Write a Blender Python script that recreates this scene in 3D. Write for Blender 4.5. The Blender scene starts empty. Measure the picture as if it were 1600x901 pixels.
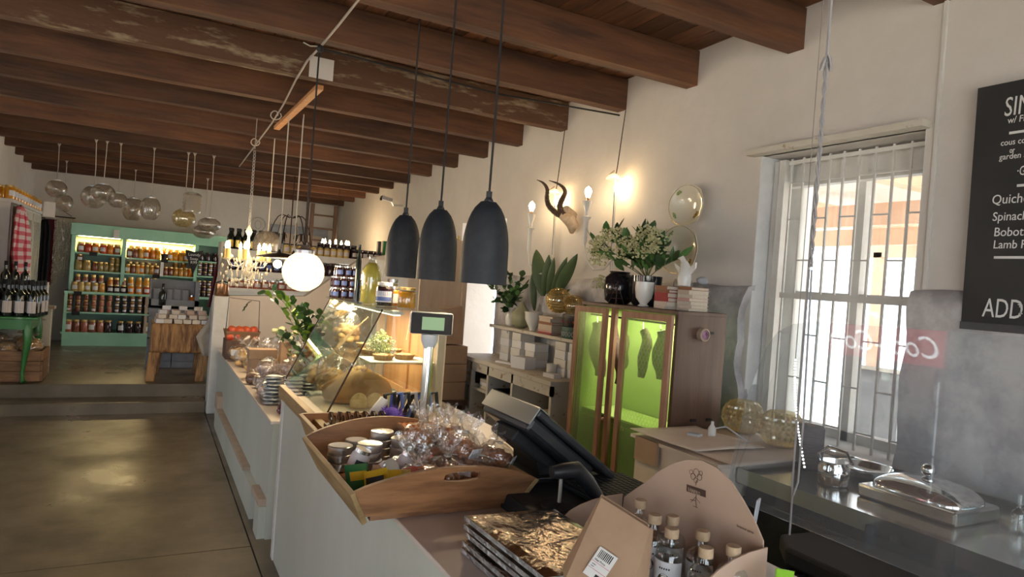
import bpy, math, random
from mathutils import Matrix, Vector, noise
random.seed(11)
scn = bpy.context.scene
COL = scn.collection
# ------------------------------------------------------------------ camera
F = 1060.0; CH = 1.62
_roll = math.atan(.074); _c, _s = math.cos(_roll), math.sin(_roll)
def _deroll(px, py):
    dx, dy = px-800, py-450.5
    return dx*_c+dy*_s, -dx*_s+dy*_c
_u, _v = _deroll(235, 402)
_pt = math.atan(_v/F); _th = math.atan(-_u/math.hypot(F, _v))
FW = Vector((math.sin(_th)*math.cos(_pt), math.cos(_th)*math.cos(_pt), math.sin(_pt)))
RT = Vector((math.cos(_th), -math.sin(_th), 0)); UP = RT.cross(FW)
def at(px, py, X=None, Y=None, Z=None):
    """a pixel of the photograph, met with a real plane of the room"""
    u, v = _deroll(px, py)
    r = FW + RT*(u/F) - UP*(v/F)
    t = X/r.x if X is not None else (Y/r.y if Y is not None else (Z-CH)/r.z)
    return Vector((r.x*t, r.y*t, CH+r.z*t))
cam = bpy.data.cameras.new('camera'); cam.lens = F/1600*36; cam.sensor_width = 36; cam.clip_start = .05
co = bpy.data.objects.new('camera', cam); COL.objects.link(co)
cr = RT*_c + UP*_s; cu = -RT*_s + UP*_c
m = Matrix.Identity(4)
for i in range(3): m[i][0] = cr[i]; m[i][1] = cu[i]; m[i][2] = -FW[i]; m[i][3] = (0, 0, CH)[i]
co.matrix_world = m; scn.camera = co
# ------------------------------------------------------------------ world, sun, exposure
w = bpy.data.worlds.new('sky'); scn.world = w; w.use_nodes = True
bg = w.node_tree.nodes['Background']; bg.inputs[0].default_value = (.80, .90, 1.0, 1); bg.inputs[1].default_value = 4.6
def lamp(name, kind, loc, energy, color, rot=(0, 0, 0), **k):
    l = bpy.data.lights.new(name, kind); l.energy = energy; l.color = color
    for a, b in k.items():
        setattr(l, a, b)
    o = bpy.data.objects.new(name, l); o.location = loc; o.rotation_euler = rot; COL.objects.link(o); return o
SUN = lamp('sun', 'SUN', (-8, 0, 12), 30.0, (1, .95, .86), angle=math.radians(.6))
SUN.rotation_euler = Vector((.62, .30, -1.0)).to_track_quat('-Z', 'Y').to_euler()
def portal(loc, sx, sy, d):
    o = lamp('portal', 'AREA', loc, 1, (1, 1, 1), shape='RECTANGLE', size=sx, size_y=sy)
    o.rotation_euler = Vector(d).to_track_quat('-Z', 'Y').to_euler(); o.data.cycles.is_portal = True
scn.view_settings.view_transform = 'Standard'; scn.view_settings.look = 'None'
scn.view_settings.exposure = -0.1; scn.view_settings.gamma = 1
scn.cycles.max_bounces = 8; scn.cycles.transparent_max_bounces = 24; scn.cycles.caustics_reflective = False
scn.cycles.caustics_refractive = False; scn.cycles.sample_clamp_indirect = 4; scn.cycles.use_denoising = True
# ------------------------------------------------------------------ materials
MATS = {}
def _nt(name):
    m = bpy.data.materials.new(name); m.use_nodes = True; MATS[name] = m
    nt = m.node_tree; return m, nt, nt.nodes['Principled BSDF'], nt.nodes, nt.links
def mat(name, c1, c2=None, rough=.5, metal=0, scale=6, stretch=(1, 1, 1), bump=0, bscale=None, detail=5, coat=0,
        emit=0, trans=0, rnd=0, thresh=(.35, .65), c3=None, rvar=0, coord='Object', spec=.5):
    m, nt, b, N, L = _nt(name)
    b.inputs['Base Color'].default_value = (*c1, 1); b.inputs['Roughness'].default_value = rough
    b.inputs['Metallic'].default_value = metal; b.inputs['Coat Weight'].default_value = coat
    b.inputs['Specular IOR Level'].default_value = spec
    b.inputs['Transmission Weight'].default_value = trans
    if emit:
        b.inputs['Emission Color'].default_value = (*c1, 1); b.inputs['Emission Strength'].default_value = emit
    if c2 or bump or rvar:
        tc = N.new('ShaderNodeTexCoord'); mp = N.new('ShaderNodeMapping'); mp.inputs['Scale'].default_value = stretch
        L.new(tc.outputs[coord], mp.inputs[0])
        nz = N.new('ShaderNodeTexNoise'); nz.inputs['Scale'].default_value = scale; nz.inputs['Detail'].default_value = detail
        nz.inputs['Roughness'].default_value = .62
        L.new(mp.outputs[0], nz.inputs[0])
        if rnd:
            oi = N.new('ShaderNodeObjectInfo'); ad = N.new('ShaderNodeVectorMath'); ad.operation = 'ADD'
            sc = N.new('ShaderNodeMath'); sc.operation = 'MULTIPLY'; sc.inputs[1].default_value = 37
            L.new(oi.outputs['Random'], sc.inputs[0]); L.new(mp.outputs[0], ad.inputs[0]); L.new(sc.outputs[0], ad.inputs[1])
            L.new(ad.outputs[0], nz.inputs[0])
        src = nz.outputs[0]
        if c2:
            cr_ = N.new('ShaderNodeValToRGB'); e = cr_.color_ramp.elements
            e[0].position = thresh[0]; e[1].position = thresh[1]; e[0].color = (*c1, 1); e[1].color = (*c2, 1)
            if c3:
                x = e.new(min(.98, thresh[1]+.1)); x.color = (*c3, 1)
            L.new(src, cr_.inputs[0]); out = cr_.outputs[0]
            if rnd:
                hs = N.new('ShaderNodeHueSaturation'); mr = N.new('ShaderNodeMapRange')
                mr.inputs[3].default_value = 1-rnd; mr.inputs[4].default_value = 1+rnd
                L.new(oi.outputs['Random'], mr.inputs[0]); L.new(mr.outputs[0], hs.inputs['Value']); L.new(out, hs.inputs['Color']); out = hs.outputs[0]
            L.new(out, b.inputs['Base Color'])
            if emit: L.new(out, b.inputs['Emission Color'])
        if rvar:
            mr2 = N.new('ShaderNodeMapRange'); mr2.inputs[3].default_value = max(0.02, rough-rvar); mr2.inputs[4].default_value = rough+rvar
            mr2.inputs[1].default_value = .3; mr2.inputs[2].default_value = .7
            L.new(src, mr2.inputs[0]); L.new(mr2.outputs[0], b.inputs['Roughness'])
        if bump:
            bp = N.new('ShaderNodeBump'); bp.inputs['Strength'].default_value = bump; bp.inputs['Distance'].default_value = .02
            if bscale:
                n2 = N.new('ShaderNodeTexNoise'); n2.inputs['Scale'].default_value = bscale; n2.inputs['Detail'].default_value = 6
                L.new(mp.outputs[0], n2.inputs[0]); src = n2.outputs[0]
            L.new(src, bp.inputs['Height']); L.new(bp.outputs[0], b.inputs['Normal'])
    return m
def thin(name, tint=(1, 1, 1), refl=.12, rough=.02, fres=1.45, body=None, bodyf=0, bump=0, bscale=30, gcol=(1, 1, 1)):
    """thin clear sheet: see-through plus a fresnel reflection (and some body colour)"""
    m, nt, b, N, L = _nt(name); N.remove(b)
    tr = N.new('ShaderNodeBsdfTransparent'); tr.inputs[0].default_value = (*tint, 1)
    gl = N.new('ShaderNodeBsdfGlossy'); gl.inputs['Roughness'].default_value = rough; gl.inputs[0].default_value = (*gcol, 1)
    lw = N.new('ShaderNodeLayerWeight'); lw.inputs[0].default_value = .5
    pw_ = N.new('ShaderNodeMath'); pw_.operation = 'POWER'; pw_.inputs[1].default_value = 4.0; L.new(lw.outputs['Facing'], pw_.inputs[0])
    fr = N.new('ShaderNodeMath'); fr.operation = 'MULTIPLY'; fr.inputs[1].default_value = .75; L.new(pw_.outputs[0], fr.inputs[0])
    ad = N.new('ShaderNodeMath'); ad.operation = 'ADD'; ad.use_clamp = True; ad.inputs[1].default_value = refl+.02
    L.new(fr.outputs[0], ad.inputs[0]); mx = N.new('ShaderNodeMixShader')
    L.new(ad.outputs[0], mx.inputs[0]); L.new(tr.outputs[0], mx.inputs[1]); L.new(gl.outputs[0], mx.inputs[2])
    out = mx
    if bump:
        tc = N.new('ShaderNodeTexCoord'); nz = N.new('ShaderNodeTexNoise'); nz.inputs['Scale'].default_value = bscale; nz.inputs['Detail'].default_value = 3
        bp = N.new('ShaderNodeBump'); bp.inputs['Strength'].default_value = bump; bp.inputs['Distance'].default_value = .02
        L.new(tc.outputs['Object'], nz.inputs[0]); L.new(nz.outputs[0], bp.inputs['Height'])
        L.new(bp.outputs[0], gl.inputs['Normal']); L.new(bp.outputs[0], lw.inputs['Normal'])
    if bodyf:
        df = N.new('ShaderNodeBsdfDiffuse'); df.inputs[0].default_value = (*body, 1)
        tl = N.new('ShaderNodeBsdfTranslucent'); tl.inputs[0].default_value = (*body, 1)
        m1 = N.new('ShaderNodeMixShader'); L.new(df.outputs[0], m1.inputs[1]); L.new(tl.outputs[0], m1.inputs[2]); m1.inputs[0].default_value = .5
        m2 = N.new('ShaderNodeMixShader'); m2.inputs[0].default_value = bodyf
        L.new(mx.outputs[0], m2.inputs[1]); L.new(m1.outputs[0], m2.inputs[2]); out = m2
    L.new(out.outputs[0], N['Material Output'].inputs[0])
    return m
def emis(name, c, s):
    m, nt, b, N, L = _nt(name); N.remove(b); e = N.new('ShaderNodeEmission'); e.inputs[0].default_value = (*c, 1); e.inputs[1].default_value = s
    L.new(e.outputs[0], N['Material Output'].inputs[0]); return m
# ------------------------------------------------------------------ mesh gatherer
WM = {}; KIDS = {}
class G:
    def __init__(s): s.v = []; s.f = []; s.m = []
    def add(s, vs, fs, mi=0, T=None):
        o = len(s.v)
        s.v += [tuple(T @ Vector(v)) for v in vs] if T else [tuple(v) for v in vs]
        s.f += [tuple(i+o for i in f) for f in fs]; s.m += [mi]*len(fs); return s
    def box(s, x0, x1, y0, y1, z0, z1, mi=0, T=None):
        return s.add([(x0, y0, z0), (x1, y0, z0), (x1, y1, z0), (x0, y1, z0), (x0, y0, z1), (x1, y0, z1), (x1, y1, z1), (x0, y1, z1)],
                     [(0, 3, 2, 1), (4, 5, 6, 7), (0, 1, 5, 4), (1, 2, 6, 5), (2, 3, 7, 6), (3, 0, 4, 7)], mi, T)
    def cbox(s, c, d, rz=0, mi=0, rx=0, ry=0):
        T = Matrix.Translation(c) @ Matrix.Rotation(rz, 4, 'Z') @ Matrix.Rotation(ry, 4, 'Y') @ Matrix.Rotation(rx, 4, 'X')
        return s.box(-d[0]/2, d[0]/2, -d[1]/2, d[1]/2, -d[2]/2, d[2]/2, mi, T)
    def prism(s, poly, h, T=None, mi=0):
        """poly in local xy, extruded 0..h along local z"""
        n = len(poly)
        vs = [(x, y, 0) for x, y in poly]+[(x, y, h) for x, y in poly]
        fs = [tuple(range(n))[::-1], tuple(range(n, 2*n))]+[(i, (i+1) % n, (i+1) % n+n, i+n) for i in range(n)]
        return s.add(vs, fs, mi, T)
    def lathe(s, prof, n=20, c=(0, 0, 0), mi=0, T=None, rib=0, ribn=0, cap=True, sq=1):
        vs = []; fs = []
        for r, z in prof:
            for i in range(n):
                a = 2*math.pi*i/n; rr = r*(1+rib*math.cos(a*ribn)) if rib else r
                vs.append((c[0]+rr*math.cos(a), c[1]+rr*math.sin(a)*sq, c[2]+z))
        for j in range(len(prof)-1):
            for i in range(n):
                k = (i+1) % n; fs.append((j*n+i, j*n+k, (j+1)*n+k, (j+1)*n+i))
        if cap:
            if prof[0][0] > 1e-4: fs.append(tuple(range(n))[::-1])
            if prof[-1][0] > 1e-4: fs.append(tuple(range((len(prof)-1)*n, len(prof)*n)))
        return s.add(vs, fs, mi, T)
    def sphere(s, c, r, n=12, k=8, mi=0, sc=(1, 1, 1), T=None):
        pr = [(max(1e-5, math.sin(math.pi*j/k))*r, -math.cos(math.pi*j/k)*r) for j in range(k+1)]
        M_ = Matrix.Translation(c) @ Matrix.Diagonal((*sc, 1))
        if T: M_ = T @ M_
        return s.lathe(pr, n, mi=mi, T=M_, cap=False)
    def tube(s, pts, r=.005, n=6, mi=0, closed=False):
        pts = [Vector(p) for p in pts]; N_ = len(pts); R = r if isinstance(r, (list, tuple)) else [r]*N_
        vs = []; fs = []; ref = None
        for i, p in enumerate(pts):
            if closed: t = (pts[(i+1) % N_]-pts[i-1])
            else: t = (pts[min(i+1, N_-1)]-pts[max(i-1, 0)])
            t = t.normalized() if t.length > 1e-9 else Vector((0, 0, 1))
            if ref is None: ref = t.orthogonal().normalized()
            a = ref-t*ref.dot(t); a = a.normalized() if a.length > 1e-6 else t.orthogonal().normalized(); ref = a
            b = t.cross(a)
            for j in range(n):
                q = 2*math.pi*j/n; vs.append(p+(a*math.cos(q)+b*math.sin(q))*R[i])
        for i in range(N_ if closed else N_-1):
            k = (i+1) % N_
            for j in range(n):
                l = (j+1) % n; fs.append((i*n+j, i*n+l, k*n+l, k*n+j))
        if not closed: fs += [tuple(range(n))[::-1], tuple(range((N_-1)*n, N_*n))]
        return s.add(vs, fs, mi)
    def mesh(s, name, mats, inv=None, smooth=False, flat_mi=()):
        me = bpy.data.meshes.new(name)
        me.from_pydata([tuple(inv @ Vector(v)) for v in s.v] if inv else s.v, [], s.f)
        for mt in (mats if isinstance(mats, (list, tuple)) else [mats]): me.materials.append(MATS[mt])
        me.polygons.foreach_set('material_index', s.m)
        me.polygons.foreach_set('use_smooth', [bool(smooth)]*len(s.f))
        if smooth:
            try: me.set_sharp_from_angle(angle=math.radians(smooth if smooth > 1 else 40))
            except Exception: pass
        me.update(); return me
    def build(s, name, mats, parent=None, smooth=False, label=None, bevel=0, kind=None, origin=None):
        inv = WM[parent].inverted() if parent else None
        if origin is not None and not parent: inv = Matrix.Translation(-Vector(origin))
        o = bpy.data.objects.new(name, s.mesh(name, mats, inv, smooth)); COL.objects.link(o)
        if parent: o.parent = parent; WM[o] = WM[parent].copy(); KIDS.setdefault(parent, []).append(o)
        else:
            WM[o] = Matrix.Translation(origin) if origin is not None else Matrix.Identity(4)
            if origin is not None: o.location = origin
        if bevel:
            b = o.modifiers.new('bevel', 'BEVEL'); b.width = bevel; b.segments = 2; b.limit_method = 'ANGLE'; b.angle_limit = .7
        if label: o['label'] = label
        if kind: o['kind'] = kind
        return o
def tag(o, label, cat, group=None, kind=None):
    o['label'] = label; o['category'] = cat
    if group: o['group'] = group
    if kind: o['kind'] = kind
    return o
def thing(name, label, cat, loc=(0, 0, 0), rz=0, group=None):
    o = bpy.data.objects.new(name, None); COL.objects.link(o); o.empty_display_size = .05
    o.location = loc; o.rotation_euler = (0, 0, rz); WM[o] = Matrix.Translation(loc) @ Matrix.Rotation(rz, 4, 'Z')
    return tag(o, label, cat, group)
def struct(g, name, mats, parent=None, **k):
    o = g.build(name, mats, parent, **k)
    if not parent: o['kind'] = 'structure'
    return o
def inst(me, name, parent=None, loc=(0, 0, 0), rot=(0, 0, 0), sc=None):
    o = bpy.data.objects.new(name, me); COL.objects.link(o); o.location = loc; o.rotation_euler = rot
    if sc: o.scale = sc if isinstance(sc, (list, tuple)) else (sc, sc, sc)
    if parent: o.parent = parent; KIDS.setdefault(parent, []).append(o)
    WM[o] = Matrix.Translation(loc) @ Matrix.Rotation(rot[2], 4, 'Z')
    return o
def copy_tree(o, parent=None):
    c = o.copy(); COL.objects.link(c); c.parent = parent
    for ch in KIDS.get(o, []): k = copy_tree(ch, c); KIDS.setdefault(c, []).append(k)
    return c
def dup(o, loc, rz=0, label=None, sc=None, group=None):
    c = copy_tree(o); c.location = loc; c.rotation_euler = (0, 0, rz)
    if sc: c.scale = (sc, sc, sc)
    if label: c['label'] = label
    if group: c['group'] = group
    return c
ORD = 'first second third fourth fifth sixth seventh eighth ninth tenth eleventh twelfth thirteenth fourteenth fifteenth sixteenth seventeenth eighteenth nineteenth twentieth'.split()
def nth(i): return ORD[i] if i < 20 else str(i+1)+'th'
V = Vector; PI = math.pi
R = random.uniform
def text(body, size, loc, rotm, m_, parent, ext=.001, shear=0, align='LEFT', name='lettering', sx=1):
    cu_ = bpy.data.curves.new(name, 'FONT'); cu_.body = body; cu_.size = size; cu_.extrude = ext; cu_.shear = shear; cu_.align_x = align
    cu_.resolution_u = 3; cu_.materials.append(MATS[m_])
    tmp = bpy.data.objects.new('tmp', cu_); COL.objects.link(tmp)
    dg = bpy.context.evaluated_depsgraph_get(); dg.update(); me = bpy.data.meshes.new_from_object(tmp.evaluated_get(dg)); bpy.data.objects.remove(tmp)
    bpy.data.curves.remove(cu_); me.name = name
    o = bpy.data.objects.new(name, me); COL.objects.link(o)
    M_ = Matrix.Translation(loc) @ rotm @ Matrix.Diagonal((sx, 1, 1, 1))
    if parent:
        o.parent = parent; M_ = WM[parent].inverted() @ M_; KIDS.setdefault(parent, []).append(o)
    o.matrix_basis = M_; o['kind'] = 'stuff'
    return o
def frame_m(xa, ya):
    """rotation matrix whose columns are x axis, y axis, normal"""
    xa = Vector(xa).normalized(); ya = Vector(ya).normalized(); za = xa.cross(ya); M_ = Matrix.Identity(4)
    for i in range(3): M_[i][0] = xa[i]; M_[i][1] = ya[i]; M_[i][2] = za[i]
    return M_
WALLTXT = frame_m((0, -1, 0), (0, 0, 1))   # reads left to right on the right-hand wall, facing -X

# palette -------------------------------------------------------------
mat('plaster', (.74, .70, .66), (.66, .62, .58), rough=.85, scale=1.6, bump=.25, bscale=9)
mat('plaster_cream', (.70, .62, .54), (.62, .54, .46), rough=.85, scale=1.5, bump=.15, bscale=12)
mat('plaster_rough', (.64, .62, .62), (.38, .37, .39), rough=.8, scale=3.8, bump=1.0, bscale=7, thresh=(.42, .62))
mat('reveal', (.82, .82, .82), (.70, .70, .71), rough=.8, scale=5, bump=.5, bscale=8)
mat('concrete', (.19, .150, .098), (.095, .078, .055), rough=.36, scale=1.5, rvar=.14, detail=8, thresh=(.36, .66), c3=(.22, .18, .115), bump=.04, bscale=12)
mat('joint', (.02, .018, .015), rough=.8)
mat('beam', (.050, .020, .010), (.135, .054, .022), rough=.75, scale=4, stretch=(.35, 3, 3), bump=.35, bscale=9, rnd=.35)
mat('beam_pale', (.085, .038, .018), (.26, .20, .13), rough=.8, scale=5, stretch=(.7, 2, 3), bump=.4, bscale=9, thresh=(.54, .66))
mat('plank', (.15, .055, .02), (.07, .027, .011), rough=.7, scale=5, stretch=(4, .5, 1), bump=.2, rnd=.35)
mat('mint', (.33, .64, .46), (.27, .56, .40), rough=.38, scale=4, coat=.1)
mat('glow_cream', (.80, .66, .42), rough=.6)  # cream back with the yellow strip-light glow put into its colour
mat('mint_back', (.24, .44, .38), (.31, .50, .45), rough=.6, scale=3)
mat('counter_paint', (.58, .60, .54), (.52, .54, .47), rough=.5, scale=2.5, stretch=(1, 1, .4), bump=.05)
mat('white_paint', (.76, .75, .72), (.66, .64, .60), rough=.55, scale=5, bump=.08)
mat('white_chippy', (.62, .58, .50), (.30, .20, .12), rough=.6, scale=14, thresh=(.60, .68), bump=.1)
mat('laminate', (.72, .63, .56), (.66, .57, .50), rough=.30, scale=3)
mat('pine', (.34, .17, .078), (.17, .078, .035), rough=.5, scale=4, stretch=(1, 6, 6), bump=.12, rnd=.12)
mat('pine_y', (.36, .25, .12), (.22, .14, .06), rough=.5, scale=4, stretch=(6, 1, 6), bump=.12, rnd=.12)
mat('wood_dark', (.13, .07, .045), (.075, .04, .028), rough=.5, scale=3, stretch=(6, 6, .6), bump=.1)
mat('wood_frame', (.38, .20, .12), (.25, .12, .07), rough=.55, scale=5, stretch=(6, 6, .7), bump=.1)
mat('wood_ply', (.52, .42, .33), (.43, .33, .25), rough=.7, scale=3, stretch=(3, 3, .5), bump=.08)
mat('wood_warm', (.62, .33, .15), (.48, .22, .09), rough=.5, scale=4, stretch=(4, 4, .6))
mat('block_wood', (.42, .22, .08), (.13, .055, .02), rough=.6, scale=5, stretch=(5, 5, .8), bump=.4, thresh=(.42, .62))
mat('crate_wood', (.30, .17, .09), (.17, .09, .05), rough=.7, scale=4, stretch=(1, 6, 6), rnd=.15, bump=.1)
mat('kraft', (.42, .28, .18), (.36, .23, .145), rough=.75, scale=8, bump=.05)
mat('card_pale', (.76, .65, .55), (.70, .58, .48), rough=.7, scale=4)
mat('kraft_light', (.58, .42, .32), (.53, .38, .28), rough=.7, scale=5)
mat('paper', (.85, .84, .80), rough=.7)
mat('label_white', (.80, .80, .82), rough=.6)
mat('ink', (.02, .02, .02), rough=.7)
mat('red_ink', (.55, .04, .05), rough=.7)
mat('black_plastic', (.012, .014, .018), (.022, .024, .028), rough=.35, scale=20)
mat('black_matte', (.010, .010, .012), rough=.7)
mat('lamp_black', (.016, .021, .030), (.024, .030, .040), rough=.62, scale=30, bump=.05)
mat('lamp_inside', (.75, .73, .68), rough=.5)
mat('steel', (.66, .65, .62), (.58, .57, .54), rough=.14, metal=1, scale=2, stretch=(1, 1, 1))
mat('chrome', (.78, .78, .78), rough=.10, metal=1)
mat('silver_tin', (.70, .70, .70), rough=.3, metal=.9)
mat('pos_silver', (.33, .33, .31), rough=.35, metal=.5)
mat('foil', (.50, .42, .36), (.60, .52, .45), rough=.17, metal=1, scale=6, bump=1.0, bscale=9)
mat('foil_side', (.62, .66, .68), rough=.28, metal=.9, c2=(.42, .46, .48), scale=40, bump=.6, bscale=50)
mat('lime', (.40, .50, .17), (.35, .45, .14), rough=.6, scale=2)
mat('lime_back', (.42, .52, .19), rough=.6)
mat('biltong', (.10, .045, .028), (.05, .022, .015), rough=.6, scale=18, bump=.6)
mat('chalk_board', (.010, .010, .011), (.020, .020, .021), rough=.6, scale=3)
mat('chalk', (.80, .80, .78), rough=.9)
mat('string', (.55, .50, .43), rough=.9)
mat('string_grey', (.30, .29, .30), rough=.9)
mat('conduit', (.36, .34, .32), rough=.4, metal=.4)
mat('iron', (.03, .02, .018), (.07, .035, .02), rough=.6, metal=.5, scale=20)
mat('leaf_green', (.05, .13, .035), (.10, .22, .06), rough=.45, scale=5, rnd=.35, coord='Object')
mat('leaf_bright', (.30, .46, .04), (.22, .40, .06), rough=.45, scale=5, rnd=.3)
mat('leaf_dark', (.025, .065, .022), (.05, .10, .035), rough=.45, scale=5, rnd=.3)
mat('leaf_agave', (.075, .12, .05), (.05, .085, .035), rough=.5, scale=3, rnd=.15)
mat('flower_pale', (.62, .60, .38), (.48, .48, .24), rough=.7, scale=30)
mat('stem', (.10, .12, .04), rough=.7)
mat('ceramic_white', (.80, .79, .76), rough=.25, coat=.3)
mat('plate_cream', (.78, .73, .60), rough=.18, coat=.5)
mat('gold_trim', (.60, .40, .10), rough=.25, metal=.8)
mat('gourd', (.36, .36, .24), (.28, .28, .17), rough=.45, scale=4)
mat('vase_black', (.012, .012, .018), rough=.15, coat=.4)
mat('book_red', (.30, .025, .03), rough=.6); mat('book_brown', (.25, .10, .05), rough=.6)
mat('book_cream', (.62, .52, .42), rough=.7); mat('book_pink', (.60, .36, .32), rough=.7); mat('pages', (.70, .64, .54), (.55, .48, .38), rough=.9, scale=60, stretch=(1, 1, 12))
mat('tin_black', (.015, .012, .012), rough=.4, coat=.2); mat('tin_green', (.03, .10, .07), rough=.4, coat=.2)
mat('bone', (.60, .48, .36), (.40, .28, .19), rough=.7, scale=16, bump=.5)
mat('horn', (.045, .028, .020), (.09, .055, .035), rough=.45, scale=30, stretch=(1, 1, 3), bump=.7)
mat('gingham_red', (.55, .04, .07), rough=.85); mat('cloth_white', (.74, .66, .64), rough=.9); mat('cloth_black', (.012, .012, .016), rough=.95)
mat('linen', (.36, .33, .29), (.31, .28, .25), rough=.95, scale=10); mat('cloth_maroon', (.12, .012, .025), rough=.95)
mat('table_green', (.025, .15, .03), (.035, .20, .045), rough=.3, coat=.3, scale=5)
mat('wine_glass', (.012, .018, .016), rough=.08, coat=.6)
mat('apple', (.50, .035, .025), (.62, .16, .04), rough=.3, scale=7, coat=.2)
mat('bread', (.42, .22, .085), (.56, .34, .15), rough=.75, scale=6, bump=.2)
mat('crumb', (.62, .47, .26), (.50, .36, .18), rough=.85, scale=40, bump=.3)
mat('tart', (.55, .34, .13), (.42, .22, .08), rough=.7, scale=12); mat('filling', (.35, .15, .06), (.55, .34, .12), rough=.6, scale=40, bump=.5)
mat('garnish', (.22, .30, .10), (.36, .40, .18), rough=.7, scale=30)
mat('snack', (.40, .13, .045), (.60, .27, .10), rough=.6, scale=22, bump=.6)
mat('snack_gold', (.82, .56, .25), (.66, .40, .14), rough=.6, scale=14, bump=.4)
mat('snack_dark', (.12, .06, .04), (.22, .12, .08), rough=.6, scale=20, bump=.6)
mat('sweets', (.78, .62, .56), (.52, .36, .30), rough=.5, scale=24, bump=.5)
mat('purple', (.09, .05, .38), (.14, .09, .50), rough=.9, scale=30)
mat('yellow_pack', (.70, .46, .03), rough=.35); mat('red_pack', (.60, .06, .04), rough=.35)
mat('soap', (.72, .64, .54), (.62, .54, .44), rough=.7, scale=6, rnd=.1); mat('soap_pink', (.62, .44, .36), rough=.7)
mat('crate_grey', (.34, .36, .40), (.27, .29, .33), rough=.75, scale=6, bump=.1)
mat('copper', (.45, .24, .13), rough=.25, metal=.9)
mat('cork', (.58, .44, .30), (.48, .35, .22), rough=.8, scale=40)
mat('candle', (.70, .48, .14), rough=.6); mat('green_box', (.02, .16, .05), rough=.5)
mat('lcd', (.20, .36, .16), rough=.3, emit=.15); mat('pos_white', (.60, .64, .68), rough=.4)
mat('lime_tag', (.25, .55, .03), rough=.5); mat('lemonade', (.86, .66, .06), (.76, .66, .22), rough=.12, coat=.5, emit=.05, scale=3)
mat('ext_wall', (.85, .82, .78), rough=.8); mat('ext_ground', (.75, .70, .62), (.6, .55, .47), rough=.9, scale=3)
mat('pergola', (.88, .62, .46), (.80, .52, .36), rough=.6, scale=4); mat('corrugated', (.86, .80, .76), rough=.5)
mat('bead', (.88, .80, .64), (.60, .52, .40), rough=.2, coat=.4, scale=40)
mat('purple_print', (.22, .06, .18), (.50, .30, .42), rough=.5, scale=60)
mat('spool', (.17, .16, .17), (.12, .11, .12), rough=.9, scale=30, stretch=(1, 1, 6))
for nm, c, c2 in (('j_orange', (.75, .24, .02), (.60, .16, .015)), ('j_amber', (.62, .30, .04), (.45, .20, .03)), ('j_red', (.55, .07, .03), (.42, .05, .02)),
                  ('j_brown', (.17, .05, .03), (.24, .08, .04)), ('j_dark', (.025, .012, .018), (.05, .02, .025)), ('j_olive', (.26, .20, .07), (.36, .27, .09)),
                  ('j_yellow', (.60, .40, .07), (.50, .32, .05)), ('j_pickle', (.30, .09, .06), (.42, .15, .09)), ('j_purple', (.06, .015, .03), (.09, .02, .04)),
                  ('j_gold', (.66, .48, .18), (.55, .38, .13)), ('j_honey', (.80, .36, .02), (.70, .28, .02))):
    mat(nm, c, c2, rough=.12, scale=25, coat=.5, rnd=.2)
mat('lid_gold', (.55, .38, .14), rough=.3, metal=.8); mat('lid_dark', (.04, .03, .03), rough=.4); mat('lid_white', (.75, .76, .78), rough=.4); mat('lid_silver', (.6, .6, .6), rough=.25, metal=.9)
mat('label_blue', (.10, .16, .42), rough=.6); mat('label_dark', (.03, .03, .04), rough=.6); mat('label_pale', (.62, .56, .55), rough=.6)
thin('clear', (.97, .985, .98), .02, .01)
thin('case_glass', (.93, .97, .95), .03, .01)
thin('acrylic', (.94, .96, .97), .012, .02, body=(.7, .75, .8), bodyf=.08)
thin('cello', (.98, .98, .98), .15, .12, bump=1.0, bscale=16, body=(.9, .9, .9), bodyf=.05)
thin('lamp_glass', (.80, .77, .72), .16, .12, body=(.62, .56, .48), bodyf=.30)
thin('gold_glass', (.90, .82, .60), .22, .05, body=(.66, .55, .28), bodyf=.30)
thin('globe_glass', (.97, .94, .88), .14, .05, body=(.9, .85, .75), bodyf=.16)
thin('bulb_glass', (.9, .9, .9), .15, .03)
thin('bottle_clear', (.88, .92, .92), .10, .02)
thin('crystal', (.9, .9, .9), .30, .05, body=(.92, .86, .72), bodyf=.6)
thin('window_pane', (.97, .98, .98), .02, .0)
thin('mesh_screen', (.85, .92, .72), .01, .4, body=(.42, .52, .25), bodyf=.18)
emis('bulb_warm', (1, .76, .42), 40); emis('bulb_small', (1, .74, .42), 60); emis('strip_warm', (1, .78, .45), 14); emis('reflection_dot', (1, .95, .85), 12)
emis('sign_red', (.9, .06, .08), 3.0); emis('sign_white', (1, 1, 1), 9.0); emis('fridge_light', (.85, .95, 1), 6)

# ================================================================== SHELL
XW = 2.95
def bz(y): return 2.96-.0185*(y-2.47)          # underside of the beams
fl = struct(G().box(-3.7, .615, -2.2, 4.10, -.15, -.006).box(-3.7, .615, 4.115, 7.97, -.15, -.006), 'floor', 'joint')
for x0, x1, y0, y1 in ((-3.7, -1.6, -2.2, 4.1), (-1.59, .612, -2.2, 4.1), (-3.7, -1.6, 4.108, 7.97), (-1.59, .612, 4.108, 7.97), (.62, 3.4, -2.2, 8.3)):
    G().box(x0, x1, y0, y1, -.1, 0).build('slab', 'concrete', fl)
struct(G().box(-1.75, .62, 7.95, 8.34, -.1, .115), 'floor_step', 'concrete', bevel=.008)
struct(G().box(-1.75, XW, 8.30, 12.6, -.1, .25), 'floor_raised', 'concrete', bevel=.008)
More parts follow.
